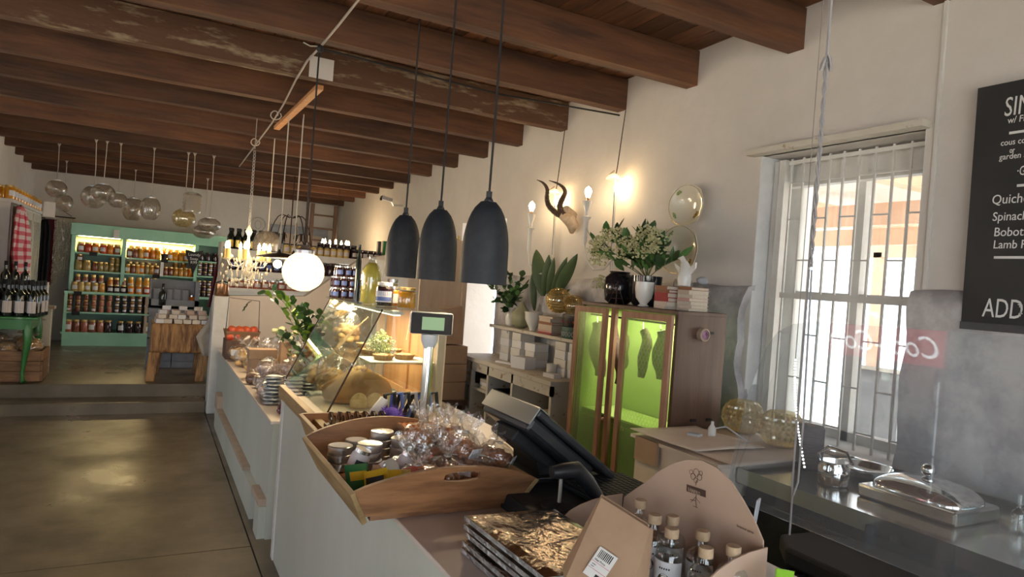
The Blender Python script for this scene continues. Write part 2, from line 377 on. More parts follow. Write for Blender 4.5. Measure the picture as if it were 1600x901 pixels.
# right wall with window, and doorway to the bright yard
WY0, WY1, WZ0, WZ1 = 1.79, 2.70, .93, 2.43
DY0, DY1, DZ1 = 5.72, 6.75, 2.24
wr = G()
wr.box(XW, 3.4, -2.2, WY0, 0, 3.2).box(XW, 3.4, WY1, DY0, 0, 3.2).box(XW, 3.4, DY1, 8.9, 0, 3.2).box(XW, 3.4, 8.9, 12.1, 0, .8).box(XW, 3.4, 8.9, 12.1, 1.84, 3.2).box(XW, 3.4, 12.1, 12.6, 0, 3.2)  # low far opening is unseen, added to daylight the back shelves
wr.box(XW, 3.4, WY0, WY1, 0, WZ0).box(XW, 3.4, WY0, WY1, WZ1, 3.2).box(XW, 3.4, DY0, DY1, DZ1, 3.2)
wall_right = struct(wr, 'wall_right', 'plaster')
# thicker rough lower wall
def rough_slab(y0, y1, z0, z1, edge0=False, edge1=False):
    ny, nz = max(2, int((y1-y0)/.06)), max(2, int((z1-z0)/.06)); vs = []; fs = []
    for j in range(nz+1):
        for i in range(ny+1):
            y = y0+(y1-y0)*i/ny; z = z0+(z1-z0)*j/nz
            n = noise.noise(V((y*2.2, z*2.2, 3)))*.022+noise.noise(V((y*7, z*7, 9)))*.008
            if edge0 and i == 0: y += noise.noise(V((3, z*5, 1)))*.05
            if edge1 and i == ny: y += noise.noise(V((7, z*5, 1)))*.05
            x = XW-.055+n
            if j == nz: z += noise.noise(V((y*4, 1, 1)))*.02; x += .02
            vs.append((x, y, z))
    W_ = ny+1
    for j in range(nz):
        for i in range(ny): fs.append((j*W_+i, j*W_+i+1, (j+1)*W_+i+1, (j+1)*W_+i))
    o = len(vs); ring = [j*W_ for j in range(nz+1)]+[nz*W_+i for i in range(1, ny+1)]+[j*W_+ny for j in range(nz-1, -1, -1)]
    for r in ring: x, y, z = vs[r]; vs.append((XW+.02, y, z+(.012 if z > z1-.05 else 0)))
    for k in range(len(ring)-1): fs.append((ring[k], ring[k+1], o+k+1, o+k))
    return G().add(vs, fs)
struct(rough_slab(-.5, WY0, 0, 1.72, edge1=True), 'wall_right_base', 'plaster_rough', smooth=60)
struct(rough_slab(WY1+.02, 5.7, 0, 1.70, edge0=True), 'wall_right_dado', 'plaster_rough', smooth=60)
struct(rough_slab(WY0+.01, WY1+.02, 0, WZ0), 'wall_right_apron', 'plaster_rough', smooth=60)
# whitewashed reveals
rv = G().box(XW+.001, 3.4, WY1-.004, WY1+.0, WZ0, WZ1).box(XW, 3.4, WY0, WY0+.004, WZ0, WZ1).box(XW-.02, 3.4, WY0, WY1, WZ0-.0, WZ0+.012)
struct(rv, 'trim_1', 'reveal')
# yard behind the doorway and window
struct(G().box(3.4, 9.5, -6, 14, -.12, -.02), 'ground_yard', 'ext_ground')
struct(G().box(5.6, 5.75, 5.1, 8.9, -.02, 3.2), 'wall_yard_near', 'ext_wall')
struct(G().box(8.2, 8.35, -5, 4.9, -.02, 2.7), 'wall_yard_far', 'ext_wall')
# left side, back and rear walls
struct(G().box(-1.75, -1.6, 8.0, 12.6, -.1, 3.2).box(-3.7, -1.75, 8.0, 8.15, -.1, 3.2), 'wall_left', 'plaster')
struct(G().box(-1.75, 3.4, 12.45, 12.6, -.1, 3.2), 'wall_back', 'plaster')
wl = G(); ops = ((-.6, .6), (1.6, 2.8), (3.9, 5.1), (6.1, 7.3)); y = -2.2
for a, b in ops:
    wl.box(-3.85, -3.7, y, a, -.1, 3.2).box(-3.85, -3.7, a, b, 2.3, 3.2).box(-3.85, -3.7, a, b, -.1, .5); y = b
wl.box(-3.85, -3.7, y, 8.15, -.1, 3.2)
struct(wl, 'wall_left_front', 'plaster')
for k, (a, b) in enumerate(ops):
    f_ = G().box(-3.80, -3.75, a, a+.06, .5, 2.3).box(-3.80, -3.75, b-.06, b, .5, 2.3).box(-3.80, -3.75, a, b, .5, .56).box(-3.80, -3.75, a, b, 2.24, 2.3).box(-3.79, -3.76, (a+b)/2-.03, (a+b)/2+.03, .5, 2.3)
    wn = struct(f_, 'window_%d' % (k+2), 'white_paint'); G().box(-3.778, -3.772, a+.05, b-.05, .55, 2.25).build('pane', 'window_pane', wn)
    portal((-3.9, (a+b)/2, 1.4), b-a, 1.8, (1, 0, 0))
struct(G().box(-3.85, -2.6, -2.35, -2.2, -.1, 3.2).box(.6, .9, -2.35, -2.2, -.1, 3.2).box(.9, 2.7, -2.35, -2.2, -.1, .95).box(.9, 2.7, -2.35, -2.2, 2.3, 3.2).box(2.7, 3.4, -2.35, -2.2, -.1, 3.2).box(-2.6, .6, -2.35, -2.2, 2.4, 3.2), 'wall_rear', 'plaster')
portal((-1.0, -2.4, 1.15), 3.2, 2.4, (0, 1, 0)); portal((1.8, -2.4, 1.62), 1.8, 1.35, (0, 1, 0))  # second rear opening is an unseen window added to light the near counter
portal((3.45, (WY0+WY1)/2, (WZ0+WZ1)/2), WZ1-WZ0, WY1-WY0, (-1, 0, 0))
portal((3.45, 10.5, 1.32), 1.04, 3.2, (-1, 0, 0))
portal((3.45, (DY0+DY1)/2, DZ1/2), DZ1, DY1-DY0, (-1, 0, 0))
struct(G().box(-30, -3.85, -20, 30, -.2, -.1).box(-3.85, 30, -30, -2.35, -.2, -.1), 'ground_front', 'ext_ground')
# ceiling: planks and beams, each a part
ceil = struct(G().box(-3.85, 3.4, -2.35, 12.6, 3.215, 3.25), 'ceiling', 'plank')
pw = .128
n_pl = int(7.1/pw)+1
for i in range(n_pl):
    x = -3.85+i*pw
    g = G(); vs = [(x, -2.3, bz(-2.3)+.225), (x+pw-.006, -2.3, bz(-2.3)+.225), (x+pw-.006, 12.6, bz(12.6)+.225), (x, 12.6, bz(12.6)+.225)]
    g.add([(a, b, c) for a, b, c in vs]+[(a, b, c+.02) for a, b, c in vs], [(0, 1, 2, 3)[::-1], (4, 5, 6, 7), (0, 1, 5, 4), (1, 2, 6, 5), (2, 3, 7, 6), (3, 0, 4, 7)])
    g.build('plank', 'plank', ceil)
BY = [-1.4, -.62, .16, .93, 1.70, 2.467, 3.254, 3.976, 4.753, 5.517, 6.244, 6.999, 7.80, 8.58, 9.26, 9.94, 10.66, 11.32, 12.02]
for i, y in enumerate(BY):
    x0 = -3.7 if y < 7.95 else -1.6
    g = G(); n = 14; t = .10; h = .218; vs = []; fs = []
    for k in range(n+1):
        x = x0+(XW+.0-x0)*k/n; dz = noise.noise(V((x*.9, y*3, 0)))*.012; dy = noise.noise(V((x*.7, y*3, 5)))*.010
        for (a, b) in ((0, 0), (t, 0), (t, h), (0, h)):
            vs.append((x, y+a+dy, bz(y)+b+(dz if b == 0 else 0)))
    for k in range(n):
        for j in range(4): fs.append((k*4+j, k*4+(j+1) % 4, (k+1)*4+(j+1) % 4, (k+1)*4+j))
    fs += [(3, 2, 1, 0), tuple(n*4+j for j in range(4))]
    g.add(vs, fs); g.build('beam', 'beam_pale' if i == 8 else 'beam', ceil)
# cream partition at the top of the steps, white end post
PZ = [(.78, 1.27), (1.58, 1.31), (2.19, 1.79), (2.5, 1.86), (2.94, 1.86)]
poly = [(.78, .0)]+PZ+[(2.94, 0)]
struct(G().prism(poly, .14, Matrix(((1, 0, 0, 0), (0, 0, 1, 7.9), (0, 1, 0, 0), (0, 0, 0, 1)))), 'wall_partition', 'plaster_cream')
struct(G().box(.625, .785, 7.86, 8.1, 0, 1.262), 'wall_post', 'white_paint', bevel=.01)
# plywood screen by the doorway
t = thing('plywood_screen', 'tall beige plywood screen standing between the doorway and the kraft boxes', 'screen', (2.3, 5.65, 0))
G().box(2.10, 2.52, 5.64, 5.665, 0, 1.98).build('panel', 'wood_ply', t)
G().box(2.50, 2.545, 5.62, 5.69, 0, 1.98).build('edge_post', 'wood_ply', t, bevel=.004)
t = thing('grey_door_panel', 'pale grey painted panel with a hanging cable left of the plywood screen', 'panel', (1.95, 5.95, 0))
G().box(1.78, 2.09, 5.93, 5.96, 0, 1.75).build('board', 'white_paint', t)
G().tube([at(668, 437, Y=5.9), at(664, 455, Y=5.9), at(657, 474, Y=5.9)], .006).build('cable', 'black_matte', t)
# window_1 frame, panes, burglar bars
wf = struct(G().box(3.20, 3.27, WY0, WY0+.06, WZ0, WZ1).box(3.20, 3.27, WY1-.07, WY1, WZ0, WZ1).box(3.20, 3.27, WY0, WY1, WZ0, WZ0+.06).box(3.20, 3.27, WY0, WY1, WZ1-.09, WZ1)
            .box(3.20, 3.26, 2.23, 2.27, WZ0, WZ1).box(3.205, 3.255, WY0, WY1, 1.655, 1.70), 'window_1', 'white_paint')
G().box(3.232, 3.236, WY0+.05, WY1-.06, WZ0+.05, WZ1-.08).build('pane', 'window_pane', wf)
G().box(3.03, 3.08, 2.60, 2.64, WZ0, WZ1-.02).box(3.05, 3.12, 2.66, 2.69, WZ0, WZ1-.02).build('inner_stile', 'white_paint', wf)
G().box(3.10, 3.16, WY0, WY1, WZ1-.16, WZ1-.03).build('blind_box', 'white_paint', wf)
brs = thing('burglar_bars', 'white painted steel burglar bars with staggered rungs across the window', 'window bars', (3.04, 2.25, WZ0))
G().box(3.035, 3.05, WY0+.03, 2.58, 1.655, 1.685).build('middle_rail', 'white_paint', brs)
G().box(3.035, 3.05, WY0+.03, 2.58, WZ1-.05, WZ1-.03).build('top_rail', 'white_paint', brs)
ys = [2.565, 2.49, 2.41, 2.33, 2.25, 2.165, 2.08, 1.99, 1.905, 1.82]
for i, y in enumerate(ys):
    G().box(3.036, 3.046, y-.005, y+.005, WZ0+.01, WZ1-.02).build('bar', 'white_paint', brs)
    if i < len(ys)-1:
        for q, z in enumerate((1.03, 1.24, 1.47, 1.86, 2.08, 2.28)):
            if (i+q) % 2 == 0 or z in (2.28,): G().box(3.038, 3.045, ys[i+1], y, z-.004, z+.004).build('rung', 'white_paint', brs)
struct(G().box(XW-.07, XW+.02, WY0-.02, WY1+.05, WZ1, WZ1+.03), 'trim_2', 'white_chippy')
# yard: pergola and cart
pg = thing('pergola', 'sunlit pergola with orange timbers and corrugated roof outside the window', 'pergola', (5.5, 2.5, 0))
for yy in (1.2, 2.6, 4.2): G().box(3.6, 7.6, yy, yy+.10, 2.42, 2.58).build('rafter', 'pergola', pg)
for xx in (4.6, 6.0, 7.4): G().box(xx, xx+.09, .2, 5.2, 2.24, 2.40).build('crossbeam', 'pergola', pg)
for xx, yy in ((7.4, .3), (4.6, 4.75), (7.4, 4.9)): G().box(xx, xx+.1, yy, yy+.1, 0, 2.3).build('post', 'pergola', pg)
g = G(); nn = 60; vs = []; fs = []
for i in range(nn+1):
    y = .4+4.6*i/nn
    for x in (3.7, 7.8): vs.append((x, y, 2.62+(x-3.7)*.03+.025*math.sin(i*PI)*1+(.03 if i % 2 else 0)))
for i in range(nn): fs.append((2*i, 2*i+1, 2*i+3, 2*i+2))
g.add(vs, fs); rf = g.build('roof_sheet', 'corrugated', pg); so = rf.modifiers.new('s', 'SOLIDIFY'); so.thickness = .004
ct = thing('garden_cart', 'dark metal braai cart standing in the sunny yard outside', 'cart', (5.2, 3.35, 0))
G().box(5.15, 5.55, 3.18, 3.55, .45, 1.15).build('cabinet', 'crate_grey', ct); G().box(5.1, 5.6, 3.14, 3.6, 1.15, 1.18).build('lid', 'steel', ct)
for x, y in ((5.16, 3.19), (5.51, 3.19), (5.16, 3.51), (5.51, 3.51)): G().box(x, x+.03, y, y+.03, -.02, .45).build('leg', 'black_matte', ct)
# ================================================================== COUNTERS
# far counter with worn plinth
t = thing('far_counter', 'low painted counter with worn wooden plinth running back to the white post', 'counter', (1.05, 5.8, 0))
G().box(.70, 1.50, 4.18, 7.78, 0, .69).build('body', 'counter_paint', t)
G().box(.685, 1.52, 4.16, 7.80, .69, .71).build('top_board', 'laminate', t, bevel=.004)
G().box(.655, .70, 4.55, 7.25, .0, .20).build('plinth_board', 'counter_paint', t)
g = G(); g.prism([(4.95, .20), (7.28, .20), (7.28, .33), (7.16, .36), (7.05, .33), (7.0, .225), (4.95, .225)], .05, Matrix(((0, 0, 1, .65), (1, 0, 0, 0), (0, 1, 0, 0), (0, 0, 0, 1))))
g.build('plinth_rail', 'wood_ply', t)
G().box(.655, .70, 4.22, 4.52, .19, .23).build('plinth_block', 'wood_ply', t); G().box(.655, .70, 4.2, 4.36, 0, .19).build('plinth_end', 'counter_paint', t)
# near counter
t = thing('service_counter', 'pale green painted service counter with pinkish laminate top in the foreground', 'counter', (1.05, 2.4, 0))
G().box(.70, 1.55, .35, 3.92, .0, .885).build('body', 'counter_paint', t)
G().box(.694, .70, 3.87, 3.925, 0, .90).build('corner_batten', 'white_paint', t)
G().box(.69, 1.57, .33, 3.925, .885, .90).build('worktop', 'laminate', t, bevel=.003)
G().box(.88, 1.55, 3.925, 4.17, 0, .885).build('pedestal', 'counter_paint', t)
G().box(.676, .712, 2.62, 3.93, .90, .965).build('edge_board', 'pine_y', t, bevel=.003)
t = thing('cash_drawer', 'flat black cash drawer beneath the tilted till screen', 'cash drawer', (1.3, 1.95, .9))
G().box(1.04, 1.54, 1.66, 2.30, .90, .955).build('case', 'black_matte', t, bevel=.006)
# ------------------------------------------------------------------ glass display case
t = thing('display_case', 'glass countertop pastry case with sloping front and wooden sliding back', 'display case', (1.1, 3.9, .9))
y0, y1 = 3.40, 4.54; xb, xt, xr, z0, zt, zs = .82, 1.07, 1.43, .90, 1.44, 1.155
def xs(z): return xb+(xt-xb)*(z-z0)/(zt-z0)
def quad(pts, th=.005, nrm=None):
    p = [V(q) for q in pts]; n_ = (p[1]-p[0]).cross(p[2]-p[0]).normalized()*th
    k = len(p); return G().add(p+[q+n_ for q in p], [tuple(range(k))[::-1], tuple(range(k, 2*k))]+[(i, (i+1) % k, (i+1) % k+k, i+k) for i in range(k)])
quad([(xb, y0, z0), (xb, y1, z0), (xt, y1, zt), (xt, y0, zt)]).build('front_glass', 'case_glass', t)
quad([(xb, y0, z0), (xr, y0, z0), (xr, y0, zt), (xt, y0, zt)]).build('end_glass', 'case_glass', t)
quad([(xb, y1, z0), (xr, y1, z0), (xr, y1, zt), (xt, y1, zt)]).build('end_glass', 'case_glass', t)
G().box(xt-.03, xr+.03, y0-.01, y1+.01, zt, zt+.008).build('top_glass', 'case_glass', t)
G().box(xs(zs)+.004, xr-.01, y0+.008, y1-.01, zs, zs+.006).build('glass_shelf', 'case_glass', t)
G().tube([(xb, y0-.004, z0), (xt, y0-.004, zt)], .0045).build('seam_rod', 'iron', t); G().tube([(xb, y1, z0), (xt, y1, zt)], .004).build('seam_rod', 'iron', t)
G().sphere((xs(zs), y0-.008, zs), .011, 8, 6).build('shelf_clip', 'chrome', t)
G().box(xr-.035, xr+.01, y0, y0+.05, z0, zt).box(xr-.035, xr+.01, y1-.05, y1, z0, zt).build('post', 'wood_ply', t)
G().box(xr, xr+.02, y0+.05, 3.95, z0, zt-.02).build('back_door', 'wood_warm', t); G().box(xr+.02, xr+.035, 3.9, y1-.05, z0, zt-.02).build('back_door', 'wood_warm', t)
for yy in (3.47, 3.93): G().box(xr-.012, xr, yy, yy+.045, z0, zt-.02).build('door_stile', 'wood_warm', t)
for zz in (z0, zs-.03, zt-.06): G().box(xr-.014, xr, y0+.05, y1-.05, zz, zz+.035).build('door_rail', 'wood_warm', t)
G().box(1.16, 1.22, 3.5, 4.45, zt-.03, zt-.012).build('lamp_housing', 'white_paint', t); G().box(1.17, 1.21, 3.52, 4.43, zt-.036, zt-.031).build('light_tube', 'strip_warm', t)
lamp('case_light', 'AREA', (1.19, 3.95, zt-.045), 9, (1, .80, .52), (0, 0, 0), shape='RECTANGLE', size=.04, size_y=.9)
# ------------------------------------------------------------------ white pigeonhole cabinet and wall shelf
t = thing('white_cabinet', 'chipped white open pigeonhole cabinet against the wall below the shelf', 'cabinet', (2.7, 4.78, 0))
cx0, cx1, cy0, cy1 = 2.50, 2.88, 3.98, 5.58
G().box(cx0-.02, cx1, cy0-.01, cy1+.01, .935, .97).build('top', 'white_chippy', t, bevel=.004)
for i, yy in enumerate((cy0, 4.55, 4.97, 5.30, cy1-.03)): G().box(cx0, cx1, yy, yy+.03, .0, .935).build('upright' if 0 < i < 4 else 'side_panel', 'white_chippy', t)
for a, b, z in ((4.01, 4.55, .60), (4.01, 4.55, .32), (4.58, 4.97, .60), (4.58, 4.97, .25), (5.0, 5.30, .70), (5.0, 5.3, .40), (5.33, 5.55, .72), (5.33, 5.55, .45)):
    G().box(cx0+.01, cx1, a, b, z, z+.02).build('shelf', 'white_chippy', t)
G().box(cx1-.01, cx1, cy0, cy1, 0, .935).build('back', 'wood_dark', t); G().box(cx0, cx0+.02, cy0, cy1, .86, .935).build('top_rail', 'white_chippy', t)
G().box(cx0, cx1, cy0, cy1, 0, .03).build('base', 'white_chippy', t)
t = thing('wall_shelf', 'grey-white wooden wall shelf on diagonal brackets above the white cabinet', 'shelf', (2.8, 4.6, 1.25))
G().box(2.65, 2.90, 3.62, 5.32, 1.235, 1.26).build('board', 'white_chippy', t, bevel=.003)
for yy in (3.98, 5.05):
    G().tube([(2.68, yy, 1.232), (2.89, yy, .99)], .011, 4).tube([(2.885, yy, 1.232), (2.885, yy, .97)], .011, 4).build('bracket', 'white_paint', t)
# ------------------------------------------------------------------ green biltong cabinet
gy0, gy1, gx, gz0, gz1 = 2.66, 3.545, 2.40, .12, 1.525
t = thing('drying_cabinet', 'tall wooden drying cabinet with lime green interior and mesh doors', 'cabinet', (2.57, 3.1, 0))
G().box(gx, 2.74, gy0, gy0+.022, gz0, gz1).build('end_panel', 'wood_dark', t)
G().box(gx, 2.74, gy1-.022, gy1, gz0, gz1).build('end_panel', 'wood_dark', t)
G().box(2.725, 2.74, gy0+.022, gy1-.022, gz0, gz1).build('back', 'lime_back', t)
G().box(gx, 2.74, gy0, gy1, gz1, gz1+.022).build('top', 'wood_dark', t, bevel=.003); G().box(gx+.01, 2.74, gy0, gy1, gz0, gz0+.02).build('floor_board', 'lime', t)
G().box(gx+.02, 2.72, gy0+.022, gy0+.027, gz0, gz1).box(gx+.02, 2.72, gy1-.027, gy1-.022, gz0, gz1).box(gx+.02, 2.72, gy0+.03, gy1-.03, gz1-.006, gz1-.001).build('lining', 'lime', t)
G().box(gx+.04, 2.70, gy0+.03, gy1-.03, .88, .89).box(gx+.04, 2.70, gy0+.03, gy1-.03, .845, .852).build('inner_shelf', 'lime', t)
G().tube([(2.46, gy0+.02, 1.47), (2.46, gy1-.02, 1.47)], .006).build('hanging_rail', 'iron', t)
for x in (gx+.02, 2.70):
    for yy in (gy0+.01, gy1-.04): G().box(x-.02, x+.03, yy, yy+.03, 0, gz0).build('foot', 'wood_dark', t)
G().box(gx-.012, gx+.01, gy1-.37, gy1-.33, gz0, gz1).build('centre_post', 'wood_frame', t)
def door(hinge, ang, w_, knob_far):
    """frame door built in the plane through the hinge; opens by ang"""
    dirv = V((-math.sin(ang), math.cos(ang), 0)); hx = V(hinge)
    T = Matrix(((dirv.x, -dirv.y, 0, hx.x), (dirv.y, dirv.x, 0, hx.y), (0, 0, 1, 0), (0, 0, 0, 1)))
    g = G(); a, b = gz0+.01, gz1-.005
    g.box(0, .034, 0, .022, a, b, T=T).box(w_-.034, w_, 0, .022, a, b, T=T).box(.034, w_-.034, 0, .022, b-.035, b, T=T).box(.034, w_-.034, 0, .022, a, a+.05, T=T)
    dr = g.build('door', 'wood_frame', t)
    G().box(.03, w_-.03, .010, .0115, a+.04, b-.03, T=T).build('mesh_panel', 'mesh_screen', dr)
    g = G(); s_ = .024
    # chicken wire, hexagon strands
    nx = int((w_-.06)/s_); nz = int((b-a-.1)/(s_*.9))
    for i in range(nx):
        for j in range(nz):
            x = .034+i*s_+(s_/2 if j % 2 else 0); z = a+.05+j*s_*.9
            for dx, dz in ((s_/2, s_*.45), (-s_/2, s_*.45), (0, -s_*.45)):
                p, q = V((x, .007, z)), V((x+dx, .007, z+dz))
                if not (.034 < q.x < w_-.034): continue
                n_ = V((dz, 0, -dx)).normalized()*.0006; k = len(g.v)
                g.add([p-n_, p+n_, q+n_, q-n_], [(0, 1, 2, 3)], T=T)
    o = g.build('wire_netting', 'lime_back', dr); o['kind'] = 'stuff'
    kx_ = w_-.017 if knob_far else .017
    G().lathe([(.006, 0), (.006, .012), (.015, .02), (.015, .028), (.006, .033)], 10, T=T @ Matrix.Translation((kx_, 0, .865)) @ Matrix.Rotation(PI/2, 4, 'X')).build('knob', 'wood_frame', dr)
# left door hinged at the far end, right door ajar, hinged at the near end
door((gx-.022, 3.225, 0), 0, .325, False)
door((gx-.022, gy0+.004, 0), math.radians(6), .365, True)
lamp('cabinet_light', 'AREA', (2.55, 3.1, 1.50), 7, (1, .98, .80), shape='RECTANGLE', size=.15, size_y=.7)
G().lathe([(.034, 0), (.034, .03), (.026, .034), (.026, .02)], 18, mi=0, T=Matrix.Translation((2.565, gy0, 1.43)) @ Matrix.Rotation(PI/2, 4, 'X')).build('round_vent', 'wood_ply', t)
G().lathe([(.001, .022), (.026, .022)], 18, T=Matrix.Translation((2.565, gy0, 1.43)) @ Matrix.Rotation(PI/2, 4, 'X'), cap=False).build('vent_disc', 'purple_print', t, label='purple printed disc in the round vent')
for x, z in ((2.63, 1.44), (2.55, .98), (2.66, .98)): G().cbox((x, gy0-.004, z), (.035, .008, .014)).build('slot_vent', 'black_matte', t)
BL = [((3.445, 1.425, .16), (3.395, 1.10), 'wide dark biltong slab hanging behind the left mesh door'), ((3.245, 1.41, 0), (3.22, 1.08), 'long narrow biltong strip hanging between the two cabinet doors'),
      ((3.155, 1.38, 0), (3.15, 1.18), 'short pale biltong strip hanging beside the ajar door stile'), ((3.00, 1.42, 0), (2.975, 1.15), 'curved biltong strip hanging in the middle of the ajar door'),
      ((2.854, 1.43, 0), (2.825, 1.17), 'broad straight biltong slab hanging nearest the brown end panel')]
for i, ((ya, za, _), (yb, zb), lb) in enumerate(BL):
    n = 9; wd = (.044, .022, .018, .030, .038)[i]; vs = []
    b = thing('biltong', lb, 'dried meat', (2.46, ya, 1.47), 0, 'dried meat in the green cabinet')
    pts = [V((2.46+.01*math.sin(k), ya+(yb-ya)*k/n+.025*math.sin(k*.55+i)*(1 if i in (1, 3) else .4), za+(zb-za)*k/n)) for k in range(n+1)]
    rr = [wd*(.55+.55*math.sin(PI*(.12+.80*k/n)))*(1+.18*noise.noise(V((k*1.3, i, 0)))) for k in range(n+1)]
    G().tube(pts, rr, 8).build('meat', 'biltong', b, smooth=60)
    G().tube([(2.46, ya, 1.478), (2.463, ya+.012, 1.46), (2.46, ya, za-.01)], .0022, 5).build('hook', 'chrome', b)
# ------------------------------------------------------------------ pale box cabinet + steel counter by the window
t = thing('plain_cabinet', 'low beige cabinet with a torn cardboard edge beside the steel counter', 'cabinet', (2.5, 2.35, 0))
G().box(2.16, 2.86, 2.065, 2.63, 0, .915).build('body', 'card_pale', t, bevel=.004)
G().box(2.14, 2.86, 2.065, 2.65, .915, .93).build('top', 'card_pale', t)
G().box(2.13, 2.145, 2.44, 2.60, .82, .93).build('cardboard_flap', 'kraft', t)
t = thing('cardboard_sheet', 'curling sheet of light cardboard lying on the beige cabinet', 'cardboard', (2.5, 2.35, .93))
def sheet(x0, x1, y0, y1, z, amp, sd, n=12, warp=0):
    vs = []; fs = []
    for j in range(n+1):
        for i in range(n+1):
            u, v_ = i/n, j/n; x = x0+(x1-x0)*u+warp*v_; y = y0+(y1-y0)*v_+warp*u*.5
            vs.append((x, y, z+amp*(noise.noise(V((x*4, y*4, sd)))*.5+.5)+amp*2*max(0, v_-.75)))
    for j in range(n):
        for i in range(n): a = j*(n+1)+i; fs.append((a, a+1, a+n+2, a+n+1))
    return G().add(vs, fs)
def solid(o, th): mo = o.modifiers.new('solid', 'SOLIDIFY'); mo.thickness = th; mo.offset = 1; return o
solid(sheet(2.17, 2.82, 2.0, 2.58, .932, .012, 1, warp=.03).build('sheet', 'card_pale', t, smooth=60), .003)
solid(sheet(2.14, 2.55, 2.2, 2.62, .948, .012, 4, warp=-.03).build('torn_layer', 'card_pale', t, smooth=60), .004)
t = thing('steel_counter', 'stainless steel counter with dark panels running under the barred window', 'counter', (2.55, 1.3, 0))
G().box(2.25, 2.85, .2, 2.055, .885, .915).build('top', 'steel', t, bevel=.004); G().box(2.243, 2.25, .2, 2.055, .855, .917).build('front_lip', 'steel', t)
G().box(2.83, 2.85, .2, 2.055, .915, .96).build('upstand', 'steel', t)
G().box(2.28, 2.84, .2, 2.03, .0, .885).build('body', 'black_matte', t)
for yy in (.3, .9, 1.5): G().box(2.268, 2.28, yy, yy+.54, .12, .80).build('panel', 'black_plastic', t, bevel=.004)
for yy in (1.45, 1.36): G().cbox((2.24, yy, .868), (.012, .03, .03)).build('knob', 'black_matte', t, bevel=.003)
# black machine in the aisle
t = thing('label_machine', 'black plastic machine with a ribbed edge at the lower right corner', 'machine', (2.0, .95, .0))
g = G(); pl = [(2.20, .36), (2.20, 1.42), (2.10, 1.56), (1.95, 1.58), (1.86, 1.48), (1.84, .36)]
g.prism([(p[0]-.0, p[1]) for p in pl][::-1], .06, Matrix.Translation((0, 0, .78))); g.build('lid', 'black_matte', t, bevel=.012)
G().box(1.88, 2.19, .40, 1.50, 0, .74).build('body', 'black_matte', t)
for i in range(40): 
    if i == 0: rib = G().cbox((0, 0, 0), (.05, .012, .035)).mesh('rib', 'black_plastic')
    r = inst(rib, 'rib', t, (1.87-2.0, .42+i*.027-.95, .76))
text('compressor', .025, (1.838, .92, .80), frame_m((0, -1, 0), (0, 0, 1)), 'chalk', t)

# ================================================================== BACK SHELF UNIT (mint)
UR = math.radians(4.5); U0 = V((-1.05, 11.82, .25))
t = thing('mint_shelf_unit', 'large mint green wooden shelf unit filled with jars on the back wall', 'shelf unit', U0, UR)
TU = WM[t]
def ub(x0, x1, y0, y1, z0, z1): return G().box(x0, x1, y0, y1, z0, z1, T=TU)
ub(.0, 2.2, 0, .40, 1.62, 1.80).build('cornice', 'mint', t, bevel=.006)
ub(0, 2.2, .38, .395, .2, 1.62).build('back', 'mint_back', t)
ub(.72, 1.68, .37, .379, 1.12, 1.62).build('upper_back', 'glow_cream', t); ub(.07, .67, .37, .379, 1.40, 1.62).build('upper_back', 'glow_cream', t)
for x in (.02, .67, 1.68, 2.14): ub(x, x+.05, .02, .38, .80, 1.62).build('upright', 'mint', t)
for x in (-.02, 1.02, 2.14): ub(x, x+.04, -.10, .38, .20, .80).build('upright', 'mint' if x < .5 else 'wood_ply', t)
for z, bays in ((1.375, ((.07, .67, 0), (.72, 1.68, -.03), (1.73, 2.14, 0))), (1.105, ((.07, .67, 0), (.72, 1.68, 0), (1.73, 2.14, .03)))):
    for a, b, dz in bays: ub(a, b, .03, .38, z+dz-.022, z+dz).build('shelf', 'mint', t)
ub(-.03, 2.2, -.12, .38, .765, .80).build('shelf', 'mint', t); ub(-.02, 2.2, -.11, .38, .475, .50).build('shelf', 'mint', t)
ub(-.04, 2.2, -.12, .38, .17, .20).build('shelf', 'mint', t); ub(-.02, 2.2, -.10, .38, 0, .17).build('plinth', 'mint', t)
for a, b in ((.10, .64), (.75, 1.65)): ub(a, b, .10, .13, 1.61, 1.619).build('strip_light', 'strip_warm', t)
for (a, b, e) in ((.1, .64, 9.0), (.75, 1.65, 34)):
    p = TU @ V(((a+b)/2, .22, 1.60)); l = lamp('shelf_light', 'AREA', p, e, (1, .72, .33), shape='RECTANGLE', size=b-a, size_y=.1)
JM = {}
def jar_mesh(r, h, body, lid='lid_gold', lab=None, squat=False):
    k = (round(r, 4), round(h, 4), body, lid, lab)
    if k in JM: return JM[k]
    g = G(); hb = h*.86
    g.lathe([(r*.92, 0), (r, h*.06), (r, hb*.82), (r*.82, hb*.97), (r*.80, hb)], 12, mi=0)
    g.lathe([(r*.86, hb), (r*.86, h), (r*.80, h)], 12, mi=1)
    if lab:
        n = 5; vs = []; 
        for z in (h*.22, h*.62):
            for i in range(n+1): a = -PI/2-.75+1.5*i/n; vs.append((r*1.015*math.cos(a), r*1.015*math.sin(a), z))
        g.add(vs, [(i, i+1, i+n+2, i+n+1) for i in range(n)], 2)
    me = g.mesh('jar', [body, lid]+([lab] if lab else []), smooth=50); JM[k] = me; return me
JC = {'j_orange': 'orange', 'j_amber': 'amber', 'j_red': 'red', 'j_brown': 'brown', 'j_dark': 'near-black', 'j_olive': 'olive', 'j_yellow': 'yellow', 'j_pickle': 'pink-brown', 'j_purple': 'dark purple', 'j_gold': 'golden', 'j_honey': 'honey-orange'}
